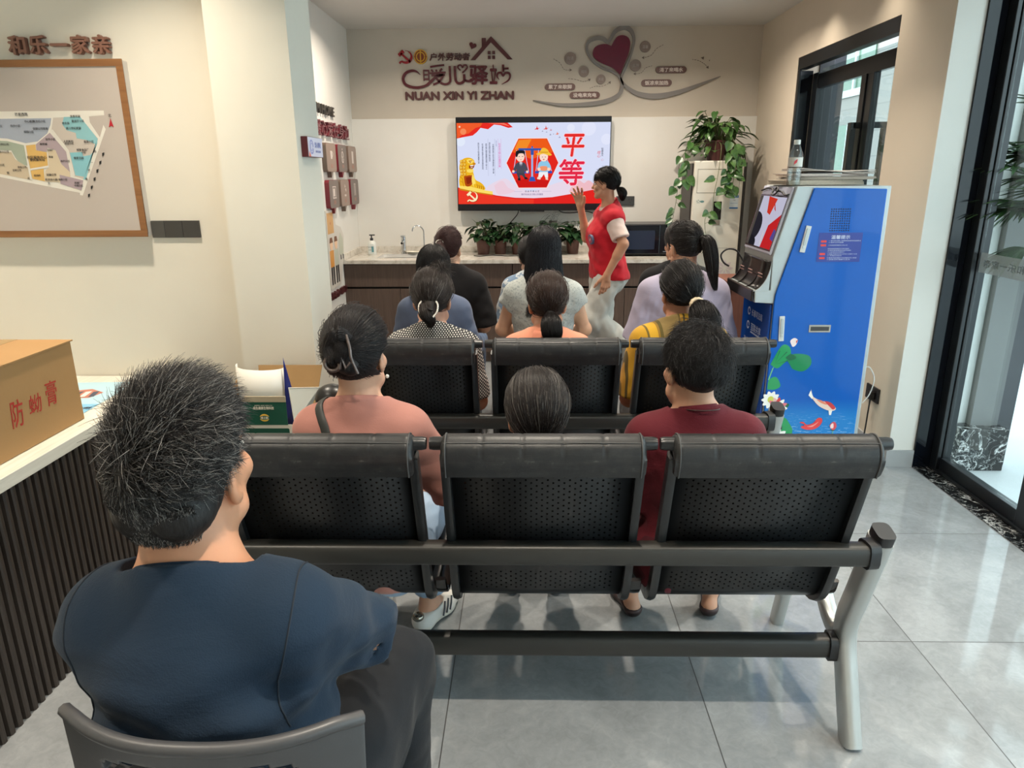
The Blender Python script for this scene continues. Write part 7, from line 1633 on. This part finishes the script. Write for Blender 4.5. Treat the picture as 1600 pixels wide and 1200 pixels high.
# ---- the presenter, standing at the screen
F = Fig(s=.97, sh=.0, stand=True, lean=.03, bw=.90, fat=.92, head=(-.50, -.02, .03), hs=.86, headoff=(0, .006, .020), neckr=.92,
        arms=dict(L=dict(e=(-.215, -.045, 1.115), w=(-.175, .055, .895), d=(.05, .10, -1), n=(-1, -.15, 0), curl=.22, spread=.05), R=dict(e=(.18, .11, 1.13), w=(.15, .17, 1.345), d=(-.15, .30, 1), n=(.75, -.75, .1), curl=.10, spread=.20)),
        legs=dict(L=dict(k=(-.085, .135, .555), a=(-.08, -.16, .315), t=(.0, .55, -.9)), R=dict(k=(.085, .02, .47), a=(.08, -.03, .088))))
pr = person('presenter in a red vest and pale wide trousers, one palm raised', F, (.60, 5.28, 0), math.radians(101), (206, 152, 122), h=.0045)
shirt(F, fabric('pale_pink_shirt', (222, 200, 192), .85), sleeve=(.78, .78), flare=.018, e=.010, hem=.92, seed=41, fold=.002, h=.006)
vest = shirt(F, fabric('red_vest', (196, 28, 44), .7, bump=.4), sleeve=(.07, .07), sleeveless=True, e=.022, hem=.85, drape=(.04, .42, 1.16), seed=42, fold=.005, h=.006, name='vest', vcut=.03, crew=.016, band=False)
trousers(F, fabric('pale_trousers', (196, 196, 190), .8), e=.016, hem=.10, wide=.046, h=.0075, seed=43, fold=.006, top=.98)
shoes(F, P('white_shoe', S(214, 212, 206), .5), h=.007)
a = MB(); a.grid(lambda u, w: tuple(F.N+A3(math.sin(-2.3+4.6*u)*(.060+.034*w), -.012-math.cos(-2.3+4.6*u)*(.060+.030*w), .040-.055*w-.03*abs(2*u-1)**3)), 27, 5); a.build('vest_collar', MATS.get('vc') or fabric('red_collar', (190, 26, 42), .7), F.root, smooth=60, solid=.004)
# badge on the left of the chest
bc = lay(F, [F.pt(-.090, .17, .28)], .0)[0]; gq = [float(F.cloth(np.array([bc])+v)[0]-F.cloth(np.array([bc])-v)[0]) for v in (A3(.012, 0, 0), A3(0, .012, 0), A3(0, 0, .012))]; nrm_ = Vector(gq).normalized(); rg = Vector((0, 0, 1)).cross(nrm_).normalized()
Mk = frame(tuple(bc), tuple(rg), tuple(nrm_.cross(rg)*1))
a = MB(); a.prism(circle(0, 0, .036, 28), 'z', -.006, .010, 0, Mk); a.prism(circle(0, 0, .025, 24), 'z', .0101, .0112, 1, Mk); stroke(a, Mk, [(-.012, -.010), (-.002, .006), (.004, -.002), (.012, .012)], .0035, .0113, .012, 2); a.build('vest_badge', [P('badge_slate', S(88, 96, 128), .5), P('badge_red', S(168, 60, 84), .5), P('badge_pale', S(206, 200, 206), .5)], F.root)
m1, m2 = hairmat((20, 18, 19)); tie = (.0, -.100, -.05)
hp_ = hair_cap(F, m2, t=.014, nape=-.078, h=.006)
strands(F, hp_, comb_paths(HR_, 5000, tie, .016, nape=-.55), .0008, m1)
bp = short_paths(HR_, 9000, (0, -.2, .98), .085, .05, k=9, jit=.15, base=.009, front=.75); bp = bp[(bp[:, 0, 1] > .0) & (bp[:, -1, 2] > .018)]; strands(F, hp_, bp, .0007, m1)
tl = hair_cap(F, m2, t=-.05, h=.006, extra=[(A3(0, -.115, -.05), A3(0, -.140, -.08), .020, .030), (A3(0, -.140, -.08), A3(0, -.140, -.115), .030, .018)]); tl.name = 'ponytail'
strands(F, tl, tail_paths(HR_, 900, [(0, -.105, -.045), (0, -.14, -.06), (0, -.155, -.09), (0, -.145, -.14)], [.014, .03, .03, .012]), .0008, m1)
